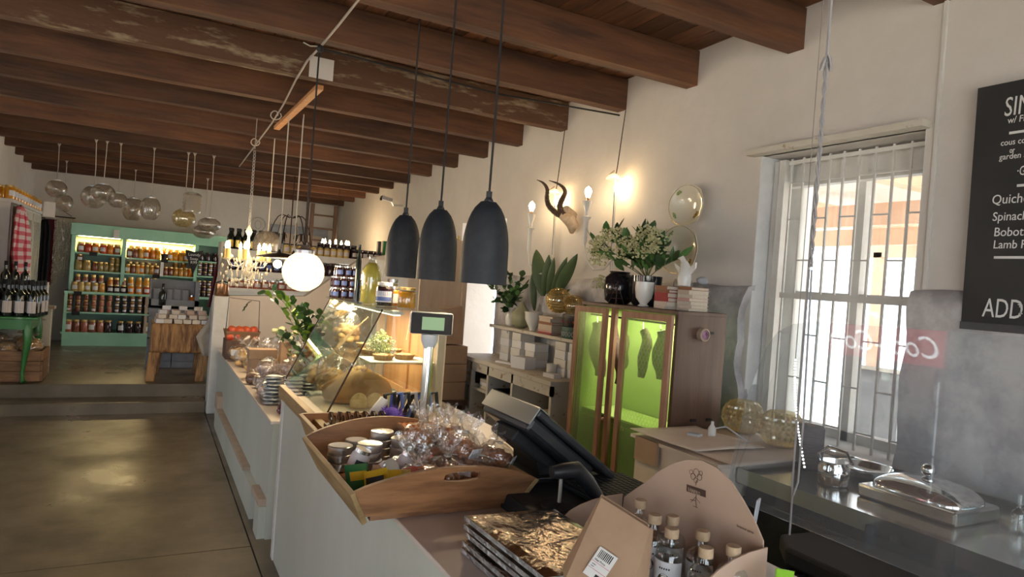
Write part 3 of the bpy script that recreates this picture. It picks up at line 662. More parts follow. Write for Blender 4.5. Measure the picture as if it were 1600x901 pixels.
def jar_row(T, x0, x1, n, y, z, r, h, bodies, where, grp, lid='lid_gold', lab=None, labp=.5, skip=()):
    if 'layer' not in where: r *= 1.12; h *= 1.18
    for i in range(n):
        if i in skip: continue
        b = bodies[i*len(bodies)//n] if len(bodies) <= n else random.choice(bodies)
        L_ = lab if (lab and (i*7 % 10)/10 < labp) else None
        me = jar_mesh(r, h, b, lid, L_)
        x = x0+(x1-x0)*(i+.5)/n+R(-.1, .1)*r; p = T @ V((x, y+R(-.01, .01), z))
        o = inst(me, 'preserve_jar', None, p, (0, 0, R(-.3, .3)))
        tag(o, f'{JC[b]} jar, {nth(i)} from left {where}', 'jar', grp)
g1 = 'jars on the mint shelf unit'
jar_row(TU, .09, .66, 6, .09, 1.375, .044, .125, ['j_pickle', 'j_red', 'j_orange', 'j_red', 'j_orange', 'j_pickle'], 'on top shelf of the left bay', g1, lab='label_white', labp=.6)
jar_row(TU, .09, .66, 6, .20, 1.375, .042, .13, ['j_dark'], 'in back row of left bay top shelf', g1, lid='lid_dark')
jar_row(TU, .73, 1.20, 6, .08, 1.345, .039, .13, ['j_brown', 'j_amber', 'j_orange', 'j_honey'], 'on top shelf of the middle bay', g1, lab='label_white', labp=.4)
jar_row(TU, .75, 1.20, 5, .19, 1.345, .040, .16, ['j_honey'], 'in back row of middle bay top shelf, left of pot', g1)
jar_row(TU, 1.30, 1.67, 5, .08, 1.345, .038, .12, ['j_honey', 'j_honey', 'j_orange'], 'right of the pot, middle bay top shelf', g1, lab='label_white', labp=.3)
jar_row(TU, 1.30, 1.67, 4, .19, 1.345, .039, .15, ['j_honey'], 'in back row right of pot, middle bay top', g1)
jar_row(TU, .08, .28, 2, .09, 1.105, .050, .13, ['j_olive', 'j_gold'], 'at left of left bay second shelf', g1)
jar_row(TU, .30, .50, 3, .09, 1.105, .038, .12, ['j_brown', 'j_olive', 'j_olive'], 'in middle of left bay second shelf', g1)
jar_row(TU, .51, .67, 2, .09, 1.105, .040, .125, ['j_olive'], 'at right of left bay second shelf, lower layer', g1)
jar_row(TU, .51, .67, 2, .09, 1.231, .037, .09, ['j_olive'], 'at right of left bay second shelf, upper layer', g1)
jar_row(TU, .09, .17, 1, .09, 1.236, .038, .09, ['j_brown'], 'stacked at left of left bay second shelf', g1, lab='label_white', labp=1)
jar_row(TU, .73, 1.19, 7, .09, 1.105, .036, .12, ['j_amber', 'j_brown', 'j_amber', 'j_orange', 'j_olive', 'j_amber', 'j_brown'], 'on middle bay second shelf left of strip', g1, lab='label_white', labp=.3)
jar_row(TU, .75, 1.18, 5, .19, 1.105, .038, .15, ['j_brown', 'j_amber'], 'in back row of middle bay second shelf', g1)
jar_row(TU, 1.25, 1.67, 6, .09, 1.105, .037, .115, ['j_brown', 'j_amber', 'j_amber', 'j_amber', 'j_orange'], 'on middle bay second shelf right of strip', g1)
jar_row(TU, 1.38, 1.60, 2, .20, 1.105, .037, .19, ['j_amber', 'j_orange'], 'tall in back row right of strip', g1)
jar_row(TU, .05, .48, 5, -.05, .80, .040, .115, ['j_gold', 'j_gold', 'j_amber'], 'in front row on deep shelf, left end', g1, lab='label_white', labp=.7)
jar_row(TU, .08, .47, 4, .06, .80, .038, .21, ['j_pickle'], 'behind the front row on deep shelf, left end', g1, lab='label_white', labp=.8)
jar_row(TU, .50, .76, 3, -.05, .80, .039, .10, ['j_dark'], 'with white label below, deep shelf centre', g1, lab='label_white', labp=1)
jar_row(TU, .50, .76, 3, .05, .80, .039, .19, ['j_orange', 'j_brown', 'j_brown'], 'behind the black jars, deep shelf centre', g1)
jar_row(TU, .77, 1.18, 4, -.05, .80, .042, .11, ['j_orange', 'j_red'], 'in front row on deep shelf, right part', g1, lab='label_white', labp=.9)
jar_row(TU, .77, 1.18, 4, .06, .80, .044, .21, ['j_honey'], 'behind front row on deep shelf, right part', g1, lab='label_white', labp=.2)
for lay in range(3):
    wl_ = ('bottom', 'middle', 'top')[lay]
    jar_row(TU, 0, .60, 6, -.05, .50+lay*.085, .036, .083, ['j_brown', 'j_pickle'], f'in {wl_} layer of stacked brown jars', g1, lab='label_white' if lay == 0 else None, labp=.3)
    jar_row(TU, .60, 1.0, 4, -.05, .50+lay*.085, .036, .083, ['j_purple', 'j_brown'], f'in {wl_} layer of white-labelled jars', g1, lab='label_white', labp=1)
    jar_row(TU, 1.0, 1.38, 5, -.05, .50+lay*.085, .035, .083, ['j_dark', 'j_purple'], f'in {wl_} layer at right of stacked dark jars', g1, lab='label_white', labp=.8 if lay else .9, skip=(0,) if lay == 2 else ())
jar_row(TU, .0, .60, 6, -.04, .20, .046, .155, ['j_pickle', 'j_brown', 'j_pickle', 'j_brown', 'j_pickle', 'j_dark'], 'on bottom shelf left of the divider', g1, lab='label_white', labp=.2)
jar_row(TU, .66, 1.00, 3, -.04, .20, .046, .15, ['j_dark'], 'black on bottom shelf right of divider', g1, lab='label_white', labp=.4)
jar_row(TU, 1.00, 1.36, 3, -.04, .20, .048, .14, ['j_yellow', 'j_yellow', 'j_gold'], 'yellow group on bottom shelf', g1, lab='label_white', labp=.4)
jar_row(TU, 1.74, 2.13, 4, .10, 1.375, .040, .12, ['j_dark'], 'on top shelf of the right bay', g1, lid='lid_dark')
for lay in range(3): jar_row(TU, 1.74, 2.13, 5, .10, 1.135+lay*.07, .035, .068, ['j_purple'], f'in {("bottom","middle","top")[lay]} layer of right bay second shelf', g1, lab='label_white', labp=.5)
for lay in range(3): jar_row(TU, 1.74, 2.13, 5, .10, .80+lay*.085, .036, .083, ['j_purple'], f'in {("bottom","middle","top")[lay]} layer of right bay deep shelf', g1, lab='label_white', labp=.5)
for i, (x, y, z, lb) in enumerate(((.30, -.0, 1.36, 'below top shelf of the left bay'), (1.25, .0, 1.33, 'below top shelf of the middle bay'), (.14, -.13, .77, 'at left end of the deep shelf'), (.13, -.13, .48, 'at left end below the stacked brown jars'), (1.30, -.13, .47, 'at right end below the stacked dark jars'), (1.15, .0, 1.08, 'under the second shelf beside the crates'))):
    p = TU @ V((x, y, z)); o = G().cbox(p, (.10, .008, .06), UR).build('price_card', 'black_matte', origin=p); tag(o, f'small black price card {lb}', 'price card', 'black price cards on the mint shelves')
p = TU @ V((.58, -.015, 1.68)); o = G().cbox(p, (.075, .01, .13), UR).build('wall_note', 'paper', origin=p); tag(o, 'small white note pinned on the mint cornice', 'note')
p = TU @ V((1.22, -.02, 1.2)); o = G().cbox(p, (.045, .01, .22), UR).build('hanging_tag', 'paper', origin=p); tag(o, 'narrow white strip hanging between jars in the middle bay', 'tag')
t2 = thing('flower_pot', 'dark pot with dry orange flowers on the top mint shelf', 'pot plant', TU @ V((1.25, .08, 1.345)))
b = WM[t2].translation
G().lathe([(.035, 0), (.05, .10), (.048, .10), (.03, .02)], 12, c=b).build('pot', 'iron', t2)
g = G(); random.seed(3)
for i in range(26):
    a = R(0, 6.28); q = R(.02, .09); g.tube([b+V((0, 0, .08)), b+V((math.cos(a)*q*.5, math.sin(a)*q*.3, .14)), b+V((math.cos(a)*q, math.sin(a)*q*.6, .17+R(0, .05)))], .003, 3)
g.build('dry_flowers', 'j_orange', t2, kind='stuff')
t2 = thing('pennant_sign', 'black pennant chalk sign reading Laundy Soap hanging on the mint shelves', 'sign', TU @ V((1.66, -.04, 1.5)))
P0 = TU @ V((1.66, -.05, 1.51))
ax, az = V((math.cos(UR), math.sin(UR), 0)), V((0, 0, 1)); fm = frame_m(ax, az)
G().prism([(-.13, .03), (-.12, -.05), (0, -.36), (.11, -.04), (.13, .03), (.0, .0)][::-1], .01, Matrix.Translation(P0) @ fm).build('pennant', 'black_matte', t2)
for s_, dz in (('Laundy', -.065), ('Soap', -.13), ('R99', -.19)): text(s_, .062, P0+V((0, -.0, dz))+ax.cross(az)*.012, fm, 'chalk', t2, align='CENTER')
t2 = thing('produce_basket', 'wicker basket with white garlic bulbs on the deep mint shelf', 'basket', TU @ V((1.28, -.03, .80)))
b = WM[t2].translation
G().lathe([(.06, 0), (.09, .07), (.085, .07), (.055, .01)], 14, c=b).build('basket', 'wood_ply', t2)
for i in range(9): G().sphere(b+V((R(-.05, .05), R(-.04, .04), .085+R(0, .03))), .026, 8, 6).build('bulb', 'ceramic_white' if i % 3 else 'j_orange', t2, smooth=True)
# grey stacked crates in front of the unit
random.seed(5)
for j in range(2):
    for i in range(2):
        c = V((.02+.29*i+.145, 9.66, .25+.38*j)); t2 = thing('fruit_crate', f'grey-painted crate, {("left","right")[i]} one of the {("bottom","second")[j]} layer behind the block', 'crate', c, 0, 'grey crates behind the butcher block')
        for q in range(4): G().box(c.x-.14, c.x+.14, c.y-.15, c.y-.135, c.z+.005+q*.093, c.z+.083+q*.093).build('slat', 'crate_grey', t2)
        G().box(c.x-.14, c.x+.14, c.y-.13, c.y+.15, c.z, c.z+.365).build('body', 'crate_grey', t2)
for i in range(1):
    c = V((.31, 9.66, 1.01)); t2 = thing('bottle_crate', 'top grey crate of upright bottles wrapped in grey paper', 'crate', c)
    G().box(c.x-.29, c.x+.27, c.y-.15, c.y+.15, c.z, c.z+.02).box(c.x-.29, c.x+.27, c.y+.13, c.y+.15, c.z, c.z+.34).box(c.x-.29, c.x-.27, c.y-.15, c.y+.15, c.z, c.z+.34).box(c.x+.22, c.x+.27, c.y-.15, c.y+.15, c.z, c.z+.34).box(c.x-.29, c.x+.27, c.y-.15, c.y-.135, c.z, c.z+.10).build('crate_body', 'crate_grey', t2)
for i, x in enumerate((.09, .24, .33, .42)):
    o = G().lathe([(.05, 0), (.05, .20), (.046, .205)], 12, c=(0, 0, 0)).build('wrapped_roll', 'crate_grey'); o.location = (x, 9.60, 1.03+.005)
    o.location.z = 1.035; tag(o, f'grey paper-wrapped canister, {nth(i)} from left in the top crate', 'canister', 'canisters in the grey crate')
def bottle_mesh(r, h, neck, nh, m_, cap=None, lab=None):
    g = G(); sh = h-nh
    g.lathe([(r*.9, 0), (r, h*.03), (r, sh*.82), (r*.85, sh*.92), (neck*1.2, sh), (neck, sh+nh*.25), (neck, h)], 14)
    ms = [m_]
    if cap: g.lathe([(neck*1.15, h-nh*.45), (neck*1.15, h+.002), (.001, h+.003)], 10, mi=len(ms)); ms.append(cap)
    if lab:
        n = 6; vs = []
        for z in (sh*.15, sh*.62):
            for i in range(n+1): a = -PI/2-1+2*i/n; vs.append((r*1.01*math.cos(a), r*1.01*math.sin(a), z))
        g.add(vs, [(i, i+1, i+n+2, i+n+1) for i in range(n)], len(ms)); ms.append(lab)
    return g.mesh('bottle', ms, smooth=50)
o = inst(bottle_mesh(.042, .27, .014, .09, 'wine_glass', 'black_matte'), 'wine_bottle', None, (.165, 9.52, 1.035)); tag(o, 'single black bottle standing in the grey crate behind the block', 'bottle')
o = inst(jar_mesh(.04, .14, 'j_orange', 'lid_silver'), 'preserve_jar', None, (.50, 9.62, 1.035)); tag(o, 'orange jar among canisters in the grey crate', 'jar')
# ------------------------------------------------------------------ butcher block with soaps
t = thing('butcher_block', 'thick end-grain butcher block on four heavy stubby legs', 'block table', (.36, 8.75, .25))
G().box(.055, .665, 8.45, 9.15, .57, .90).build('block', 'block_wood', t, bevel=.03)
for x, y in ((.05, 8.47), (.55, 8.47), (.09, 9.0), (.55, 9.0)):
    G().add([(x+a*.11, y+b*.11, .575) for a, b in ((0, 0), (1, 0), (1, 1), (0, 1))]+[(x+a*.09-.02, y+b*.1-.02, .25) for a, b in ((0, 0), (1, 0), (1, 1), (0, 1))], [(0, 1, 2, 3), (7, 6, 5, 4), (0, 4, 5, 1), (1, 5, 6, 2), (2, 6, 7, 3), (3, 7, 4, 0)]).build('leg', 'block_wood', t, bevel=.008)
random.seed(8); k = 0
for row, (yy, n, zz) in enumerate(((8.50, 6, .90), (8.60, 6, .90), (8.72, 6, .90), (8.85, 6, .90), (8.98, 6, .90), (8.62, 5, .945), (8.76, 5, .945), (8.90, 5, .945), (8.70, 4, .99), (8.84, 4, .99), (8.78, 3, 1.035))):
    for i in range(n):
        x = .10+(.54)*(i+.5)/n+R(-.02, .02)
        o = G().cbox((0, 0, .022), (.078, .058, .044)).build('soap_bar', random.choice(['soap', 'soap', 'soap_pink', 'label_white'])); o.location = (x, yy+R(-.01, .01), zz+.001); o.rotation_euler = (0, 0, R(-.35, .35))
        tag(o, f'pale soap block, {nth(i)} from left in {nth(row)} row on butcher block', 'soap', 'soap bars on the butcher block')
# apron cloths
def cloth(px, name, label, cat, m_, Y, folds=3, depth=.02, th=.004, group=None, part='cloth', X=None, peg=None):
    """hanging cloth: px = list of (left px, right px, y px) rows"""
    rows = []; n = 14
    for (xa, xb_, yp, *rest) in px:
        yb_ = rest[0] if rest else yp
        a, b = (at(xa, yp, X=X), at(xb_, yb_, X=X)) if X else (at(xa, yp, Y=Y), at(xb_, yb_, Y=Y)); rows.append((a, b))
    loc = (rows[0][0]+rows[0][1])/2; t_ = thing(name, label, cat, loc, 0, group); vs = []; fs = []
    M_ = 5; fine = []
    for r in range(len(rows)-1):
        for q in range(M_): f_ = q/M_; fine.append((rows[r][0].lerp(rows[r+1][0], f_), rows[r][1].lerp(rows[r+1][1], f_)))
    fine.append(rows[-1])
    for j, (a, b) in enumerate(fine):
        for i in range(n+1):
            p = a.lerp(b, i/n); dd_ = depth*math.sin(i/n*folds*2*PI+j*.12)+noise.noise(p*9)*depth*.5; p += V((dd_, 0, 0)) if X else V((0, dd_, 0)); vs.append(p)
    for j in range(len(fine)-1):
        for i in range(n): q = j*(n+1)+i; fs.append((q, q+1, q+n+2, q+n+1))
    solid(G().add(vs, fs).build(part, m_, t_, smooth=70), th)
    if peg: G().tube([loc+V((0, 0, .01)), V(peg)], .008, 6).build('peg', 'iron', t_)
    return t_
cloth([(352, 357, 388), (345, 358, 410), (335, 352, 450), (325, 345, 500), (306, 328, 526), (316, 328, 556)], 'linen_apron', 'long beige linen apron hanging down beside the white post', 'apron', 'linen', 8.2, folds=1.2, depth=.012, peg=(.73, 8.37, 1.80))
cloth([(343, 350, 395), (336, 346, 420), (330, 341, 450), (324, 334, 480)], 'maroon_apron', 'dark maroon apron hanging behind the beige linen one', 'apron', 'cloth_maroon', 8.6)
# ------------------------------------------------------------------ jam bookshelf behind the partition
t = thing('jam_shelves', 'white three-tier shelf of jars standing behind the cream partition', 'shelf unit', (1.5, 8.55, .25))
BS = ((1.785, .07), (1.545, .065), (1.34, .03))
for z, th in BS: G().box(.75, 2.72, 8.38, 8.70, z-.03, z).build('shelf', 'white_paint', t); G().box(.75, 2.72, 8.365, 8.38, z-th, z+.004).build('edge_board', 'white_paint', t)
G().box(.70, .76, 8.36, 8.72, .25, 1.86).build('side_panel', 'white_chippy', t); G().box(2.72, 2.76, 8.38, 8.70, .25, 1.80).build('side_panel', 'white_paint', t)
I4 = Matrix.Identity(4)
g2 = 'bottles and jars on the jam shelves'
bm = bottle_mesh(.040, .24, .022, .07, 'wine_glass', 'black_matte', 'gold_trim')
for r_, yy in enumerate((8.43, 8.55)):
    for i in range(7):
        o = inst(bm, 'tall_bottle', None, (.80+i*.082+r_*.02, yy, 1.787), (0, 0, R(-.3, .3))); tag(o, f'tall black bottle, {nth(i)} from left in {("front","back")[r_]} row, jam shelf top', 'bottle', g2)
def row(me, name, n, x0, x1, y, z, lab, cat, grp):
    for i in range(n):
        o = inst(me, name, None, (x0+(x1-x0)*(i+.5)/n, y, z), (0, 0, R(-.2, .2))); tag(o, lab % nth(i), cat, grp)
row(jar_mesh(.040, .12, 'j_gold', 'lid_dark', 'label_pale'), 'gold_jar', 10, 1.38, 2.18, 8.43, 1.787, 'gold jar with dark lid, %s from left beside tall black bottles', 'jar', g2)
row(jar_mesh(.042, .17, 'j_dark', 'lid_dark', 'crate_grey'), 'labelled_jar', 6, 1.80, 2.30, 8.54, 1.787, 'dark jar with grey-blue label, %s from left behind gold jars', 'jar', g2)
row(jar_mesh(.040, .12, 'j_dark', 'lid_dark', 'label_pale'), 'dark_jar', 7, 2.20, 2.70, 8.43, 1.787, 'dark preserve jar, %s from left at right end of jam shelf', 'jar', g2)
row(jar_mesh(.040, .14, 'j_dark', 'lid_dark', 'label_blue'), 'dark_jar', 10, .80, 1.60, 8.44, 1.547, 'dark jar on the second jam shelf, %s from left', 'jar', g2)
row(jar_mesh(.042, .16, 'j_dark', 'lid_dark'), 'black_jar', 10, 1.70, 2.45, 8.44, 1.547, 'black jar at right of the second jam shelf, %s from left', 'jar', g2)
row(jar_mesh(.045, .11, 'j_pickle', 'lid_silver', 'label_pale'), 'pickle_jar', 9, .80, 1.62, 8.44, 1.342, 'pink-labelled jar on the lowest jam shelf, %s from left', 'jar', g2)
t2 = thing('green_foliage_garland', 'dark green leafy sprigs lying on the lowest jam shelf', 'greenery', (1.2, 8.6, 1.34))
g = G(); random.seed(4)
for i in range(90):
    c = V((R(.80, 1.5), R(8.52, 8.66), R(1.36, 1.50))); g.cbox(c, (R(.02, .045), R(.01, .03), .003), R(0, 3), rx=R(-1, 1))
g.build('sprigs', 'leaf_green', t2, kind='stuff')
for i, (x0, x1, y0_, z0_, m_, lb) in enumerate(((2.42, 2.46, 8.18, .16, 'tin_black', 'small black box on the partition ledge near the right wall'), (2.49, 2.58, 8.2, .17, 'green_box', 'green packet standing on the partition ledge'), (2.585, 2.67, 8.2, .13, 'label_white', 'white packet beside the green packet on the ledge'))):
    o = G().box(x0, x1, y0_-.3+.16, y0_-.24+.16, 1.86, 1.86+z0_).build('carton', m_, origin=(x0, y0_-.14, 1.86)); tag(o, lb, 'carton')
# copper pot on the post
t2 = thing('copper_pot', 'small copper pot with a dark handle on top of the white post', 'pot', (.705, 7.98, 1.262))
G().lathe([(.068, 0), (.072, .005), (.072, .13), (.068, .13), (.064, .01)], 20, c=(.705, 7.98, 1.262)).build('pot_body', 'copper', t2, smooth=True)
G().tube([(.64, 7.97, 1.40), (.70, 7.95, 1.425), (.77, 7.97, 1.405)], .007).build('handle', 'black_matte', t2)
# ================================================================== LEFT SIDE
random.seed(21)
t = thing('green_table', 'dark green painted table with curved legs carrying the wine bottles', 'table', (-1.3, 8.6, .25))
G().box(-1.58, -.96, 8.28, 9.0, .905, .93).build('top', 'table_green', t, bevel=.005); G().box(-1.54, -1.02, 8.32, 8.96, .80, .905).build('apron', 'table_green', t)
for x, y in ((-1.06, 8.36), (-1.52, 8.36), (-1.04, 8.92), (-1.52, 8.92)):
    g = G(); g.tube([(x, y, .90), (x+.012, y-.01, .78), (x+.02, y-.02, .68), (x, y, .5), (x-.012, y+.01, .36), (x-.005, y, .29), (x+.008, y-.015, .262)], [.034, .042, .036, .026, .018, .018, .03], 8); g.build('leg', 'table_green', t, smooth=60)
wm = bottle_mesh(.046, .36, .016, .11, 'wine_glass', 'black_matte', 'label_pale')
for r_, yy in enumerate((8.34, 8.45, 8.56, 8.67)):
    for i in range(5):
        o = inst(wm, 'wine_bottle', None, (-1.44+i*.105+r_*.018, yy, .931), (0, 0, R(-.4, .4)))
        tag(o, f'dark wine bottle with pale label, {nth(i)} from left in {nth(r_)} row on the green table', 'bottle', 'wine bottles on the green table')
wm2 = bottle_mesh(.04, .34, .014, .10, 'wine_glass', 'black_matte')
t2 = thing('wine_riser', 'dark box raising a back row of bottles on the green table', 'box', (-1.36, 8.80, .93))
G().box(-1.56, -1.14, 8.74, 8.94, .93, 1.13).build('box', 'black_matte', t2)
for i in range(5): o = inst(wm2, 'wine_bottle', None, (-1.50+i*.085, 8.80, 1.131)); tag(o, f'raised unlabelled bottle, {nth(i)} from left behind the wine bottles', 'bottle', 'raised bottles on the green table')
# apothecary cupboard
t = thing('white_cupboard', 'tall white cupboard with hung aprons in the far left corner', 'cupboard', (-1.35, 9.7, .25))
G().box(-1.59, -1.385, 9.20, 11.5, .25, 2.11).build('carcass', 'white_paint', t, bevel=.005)
G().box(-1.59, -1.365, 9.18, 11.52, 2.11, 2.15).build('cornice', 'white_paint', t, bevel=.004)
for a, b in ((9.24, 9.95), (10.0, 10.70), (10.75, 11.45)):
    d = G().box(-1.385, -1.37, a, b, .5, 2.08).build('door', 'white_chippy', t); G().box(-1.3705, -1.368, a+.07, b-.07, 1.1, 1.98).build('pane', 'clear', d)
for a, b in ((9.31, 9.88), (10.07, 10.63), (10.82, 11.38)): G().box(-1.371, -1.3702, a, b, 1.1, 1.98).build('dark_inside', 'cloth_black', t)
for i in range(11):
    o = inst(jar_mesh(.05, .15, 'j_honey', 'lid_gold', 'label_white'), 'honey_jar', None, (-1.41, 9.25+i*.21, 2.151), (0, 0, .8)); tag(o, f'honey-orange jar, {nth(i)} from the front along the white cupboard top', 'jar', 'honey jars on the white cupboard')
for i in range(2):
    o = inst(jar_mesh(.045, .15, 'j_honey', 'lid_gold'), 'honey_jar', None, (-1.56+i*.048, 9.26+.1*(i % 2), 2.151)); tag(o, f'honey-orange jar at the cupboard front edge, {nth(i)} from left', 'jar', 'honey jars on the white cupboard')
# gingham
m_, nt_, b_, N_, L_ = _nt('gingham')
tc = N_.new('ShaderNodeTexCoord'); sx_ = N_.new('ShaderNodeSeparateXYZ'); L_.new(tc.outputs['Object'], sx_.inputs[0])
def stripe(outp):
    a = N_.new('ShaderNodeMath'); a.operation = 'MULTIPLY'; a.inputs[1].default_value = 11; L_.new(outp, a.inputs[0])
    f = N_.new('ShaderNodeMath'); f.operation = 'FRACT'; L_.new(a.outputs[0], f.inputs[0])
    g_ = N_.new('ShaderNodeMath'); g_.operation = 'GREATER_THAN'; g_.inputs[1].default_value = .5; L_.new(f.outputs[0], g_.inputs[0]); return g_
s1, s2 = stripe(sx_.outputs[0]), stripe(sx_.outputs[2]); ad = N_.new('ShaderNodeMath'); L_.new(s1.outputs[0], ad.inputs[0]); L_.new(s2.outputs[0], ad.inputs[1])
cr_ = N_.new('ShaderNodeValToRGB'); cr_.color_ramp.interpolation = 'CONSTANT'; e = cr_.color_ramp.elements
e[0].color = (.72, .60, .58, 1); e[1].position = .3; e[1].color = (.62, .15, .18, 1); x_ = e.new(.8); x_.color = (.50, .02, .05, 1)
dv = N_.new('ShaderNodeMath'); dv.operation = 'DIVIDE'; dv.inputs[1].default_value = 2; L_.new(ad.outputs[0], dv.inputs[0]); L_.new(dv.outputs[0], cr_.inputs[0]); L_.new(cr_.outputs[0], b_.inputs['Base Color']); b_.inputs['Roughness'].default_value = .9
cloth([(28, 36, 322), (22, 42, 340), (18, 44, 375), (16, 45, 400), (24, 42, 435), (30, 40, 448)], 'gingham_apron', 'red and white gingham apron hanging on the white cupboard', 'apron', 'gingham', 9.15, folds=2, depth=.03, X=-1.30, peg=(-1.372, 9.85, 2.11))
cloth([(66, 76, 342), (60, 80, 360), (58, 78, 400), (56, 74, 440)], 'black_apron', 'black apron hanging between cupboard and shimmering bead curtain', 'apron', 'cloth_black', 11.9, peg=(-1.60, 11.9, 2.08))
o = G().box(-1.37, -1.27, 12.22, 12.25, 1.1, 2.08).build('brown_curtain', 'cloth_maroon', origin=(-1.3, 12.22, 1.1)); tag(o, 'dark brown curtain strip hanging beside the shimmering bead curtain', 'curtain')
t = thing('bead_curtain', 'shimmering curtain of clear bead strands hanging left of mint shelves', 'bead curtain', (-1.15, 12.2, 2.1))
a, b = at(86, 338, Y=12.2), at(118, 341, Y=12.2); G().tube([a, b], .01).build('rail', 'iron', t)
g = G(); n = 17
for i in range(n):
    p = a.lerp(b, (i+.5)/n); z = p.z-.02; ln = 1.0-.30*(i/n)+R(-.05, .05); z1 = z-ln
    while z > z1:
        g.cbox((p.x+R(-.003, .003), p.y, z), (.014, .006, .028), R(0, 3)); z -= .031
g.build('bead_strands', 'bead', t, kind='stuff')
for i, (px, py) in enumerate(((75, 336), (90, 318), (100, 318), (110, 335))):
    pass
t = thing('coat_hanger', 'thin dark wire hanger above the bead curtain', 'hanger', at(100, 328, Y=12.43))
G().tube([at(78, 330, Y=12.44), at(88, 320, Y=12.44), at(100, 330, Y=12.44), at(112, 338, Y=12.44)], .004).build('wire', 'iron', t)
o = G().box(0, .11, 0, .01, 0, .17).build('wall_card', 'paper'); o.location = at(67, 338, Y=9.22); tag(o, 'white card at the right corner of the white cupboard top', 'card')
# low white cabinet behind the table
t = thing('low_white_cabinet', 'low white-washed cabinet with a plank top behind the green table', 'cabinet', (-1.2, 9.3, .25))
G().box(-1.55, -.93, 9.02, 9.16, .25, .97).build('body', 'white_chippy', t); G().box(-1.57, -.90, 9.01, 9.17, .97, 1.0).build('top', 'wood_ply', t)
o = G().box(-1.16, -.98, 9.03, 9.15, 1.001, 1.26).build('white_carton', 'label_white', origin=(-1.07, 9.1, 1.0)); tag(o, 'white box on the low cabinet beside the wine bottles', 'box')
o = G().box(-1.33, -1.17, 9.03, 9.15, 1.001, 1.30).build('blue_carton', 'crate_grey', origin=(-1.25, 9.1, 1.0)); tag(o, 'grey-blue box on the low cabinet behind the wine bottles', 'box')
t = thing('bread_crate', 'rough wooden crate of bagged bread on the floor beneath the green table', 'crate', (-1.2, 8.6, .25))
for q in range(3):
    z = .262+q*.105
    G().box(-1.57, -.93, 8.36+.06, 8.38+.06, z, z+.098).build('slat', 'crate_wood', t); G().box(-.93, -.91, 8.44, 8.92, z, z+.098).build('slat', 'crate_wood', t); G().box(-1.57, -.93, 8.90, 8.92, z, z+.098).build('slat', 'crate_wood', t)
G().box(-1.57, -.93, 8.44, 8.92, .252, .262).build('bottom', 'crate_wood', t)
for x in (-.955, -1.55): G().box(x-.02, x+.02, 8.44, 8.475, .25, .57).build('corner_post', 'crate_wood', t)
def blob(c, r, sc=(1, 1, 1), sd=0, amp=.25, fr=2.5, n=14, k=9):
    g = G(); g.sphere((0, 0, 0), 1, n, k); vs = []
    for v in g.v:
        p = V(v); d = 1+amp*noise.noise(p*fr+V((sd, sd*1.7, 0))); vs.append(V(c)+V((p.x*d*r*sc[0], p.y*d*r*sc[1], p.z*d*r*sc[2])))
    g.v = [tuple(v) for v in vs]; return g
def bag_proto(name, label, cat, content, wrap='cello', r=.07, hgt=.10, neck=.06, lumps=14, lump_r=.018, tie=True, sticker=False, sd=0, group=None, flat=1.0):
    """clear bag: heap of pieces inside a crumpled clear wrap gathered at the neck"""
    rs = random.getstate(); random.seed(sd+77)
    t_ = thing(name, label, cat, (0, 0, 0), 0, group)
    g = G()
    for i in range(lumps):
        a, q = R(0, 6.28), r*.72*math.sqrt(R(0, 1)); z = lump_r+R(0, hgt*.62)*(1-q/r*.5)
        b_ = blob((math.cos(a)*q, math.sin(a)*q*flat, z), lump_r*R(.8, 1.25), (1.2, 1, .8), i, .4, 2, 8, 6); g.add(b_.v, b_.f)
    o = g.build('contents', content, t_, smooth=80); o['kind'] = 'stuff'
    g = G(); n, prof = 28, []
    zt_ = hgt
    for j in range(11):
        f = j/10; z = zt_*f; rr = r*(math.sin(PI*(.10+.72*f))**.6)
        prof.append((rr, z))
    prof += [(r*.22, zt_*1.10), (r*.12, zt_*1.16), (r*.18, zt_*1.24), (r*.5, zt_+neck*.75), (r*.62, zt_+neck)]
    vs = []; fs = []
    for j, (rr, z) in enumerate(prof):
        for i in range(n):
            a = 2*PI*i/n; w_ = 1+.14*noise.noise(V((math.cos(a)*2.5, math.sin(a)*2.5, z*22+sd)))+(.28*math.sin(a*7+sd) if j > 13 else 0)
            vs.append((math.cos(a)*rr*w_, math.sin(a)*rr*w_*flat, max(.001, z+(.012*math.sin(a*5+sd) if j > 13 else 0))))
    for j in range(len(prof)-1):
        for i in range(n): k = (i+1) % n; fs.append((j*n+i, j*n+k, (j+1)*n+k, (j+1)*n+i))
    G().add(vs, fs).build('wrap', wrap, t_)
    if tie: G().tube([(r*.15*math.cos(a), r*.15*math.sin(a), zt_*1.16) for a in [i*PI/4 for i in range(8)]], .003, 4, closed=True).tube([(0, r*.14, zt_*1.16), (.03, r*.3, zt_*1.1), (.05, r*.5, zt_*.95)], .0018, 4).build('tie', 'string', t_)
    if sticker: G().cbox((-r*.55, -r*.82, hgt*.62), (r*.7, .003, r*.5), -.5, rx=.2).build('sticker', 'label_white', t_)
    random.setstate(rs); return t_
b0 = bag_proto('bread_bag', 'bagged bread in the wooden crate', 'bread', 'bread', r=.11, hgt=.16, neck=.06, lumps=9, lump_r=.045, sd=3, group='bread bags in the floor crate')
lbs = ['bagged bread at the front left of the crate', 'bagged bread in the front middle of the crate', 'bagged bread at the right of the crate', 'bagged bread heaped on top at the left', 'bagged bread at the back of the crate']
for i, (x, y, z) in enumerate(((-1.42, 8.58, .50), (-1.22, 8.58, .49), (-1.04, 8.58, .52), (-1.36, 8.78, .55), (-1.12, 8.80, .52))):
    if i == 0: b0.location = (x, y, z); b0['label'] = lbs[0]
    else: dup(b0, (x, y, z), R(0, 6), lbs[i])
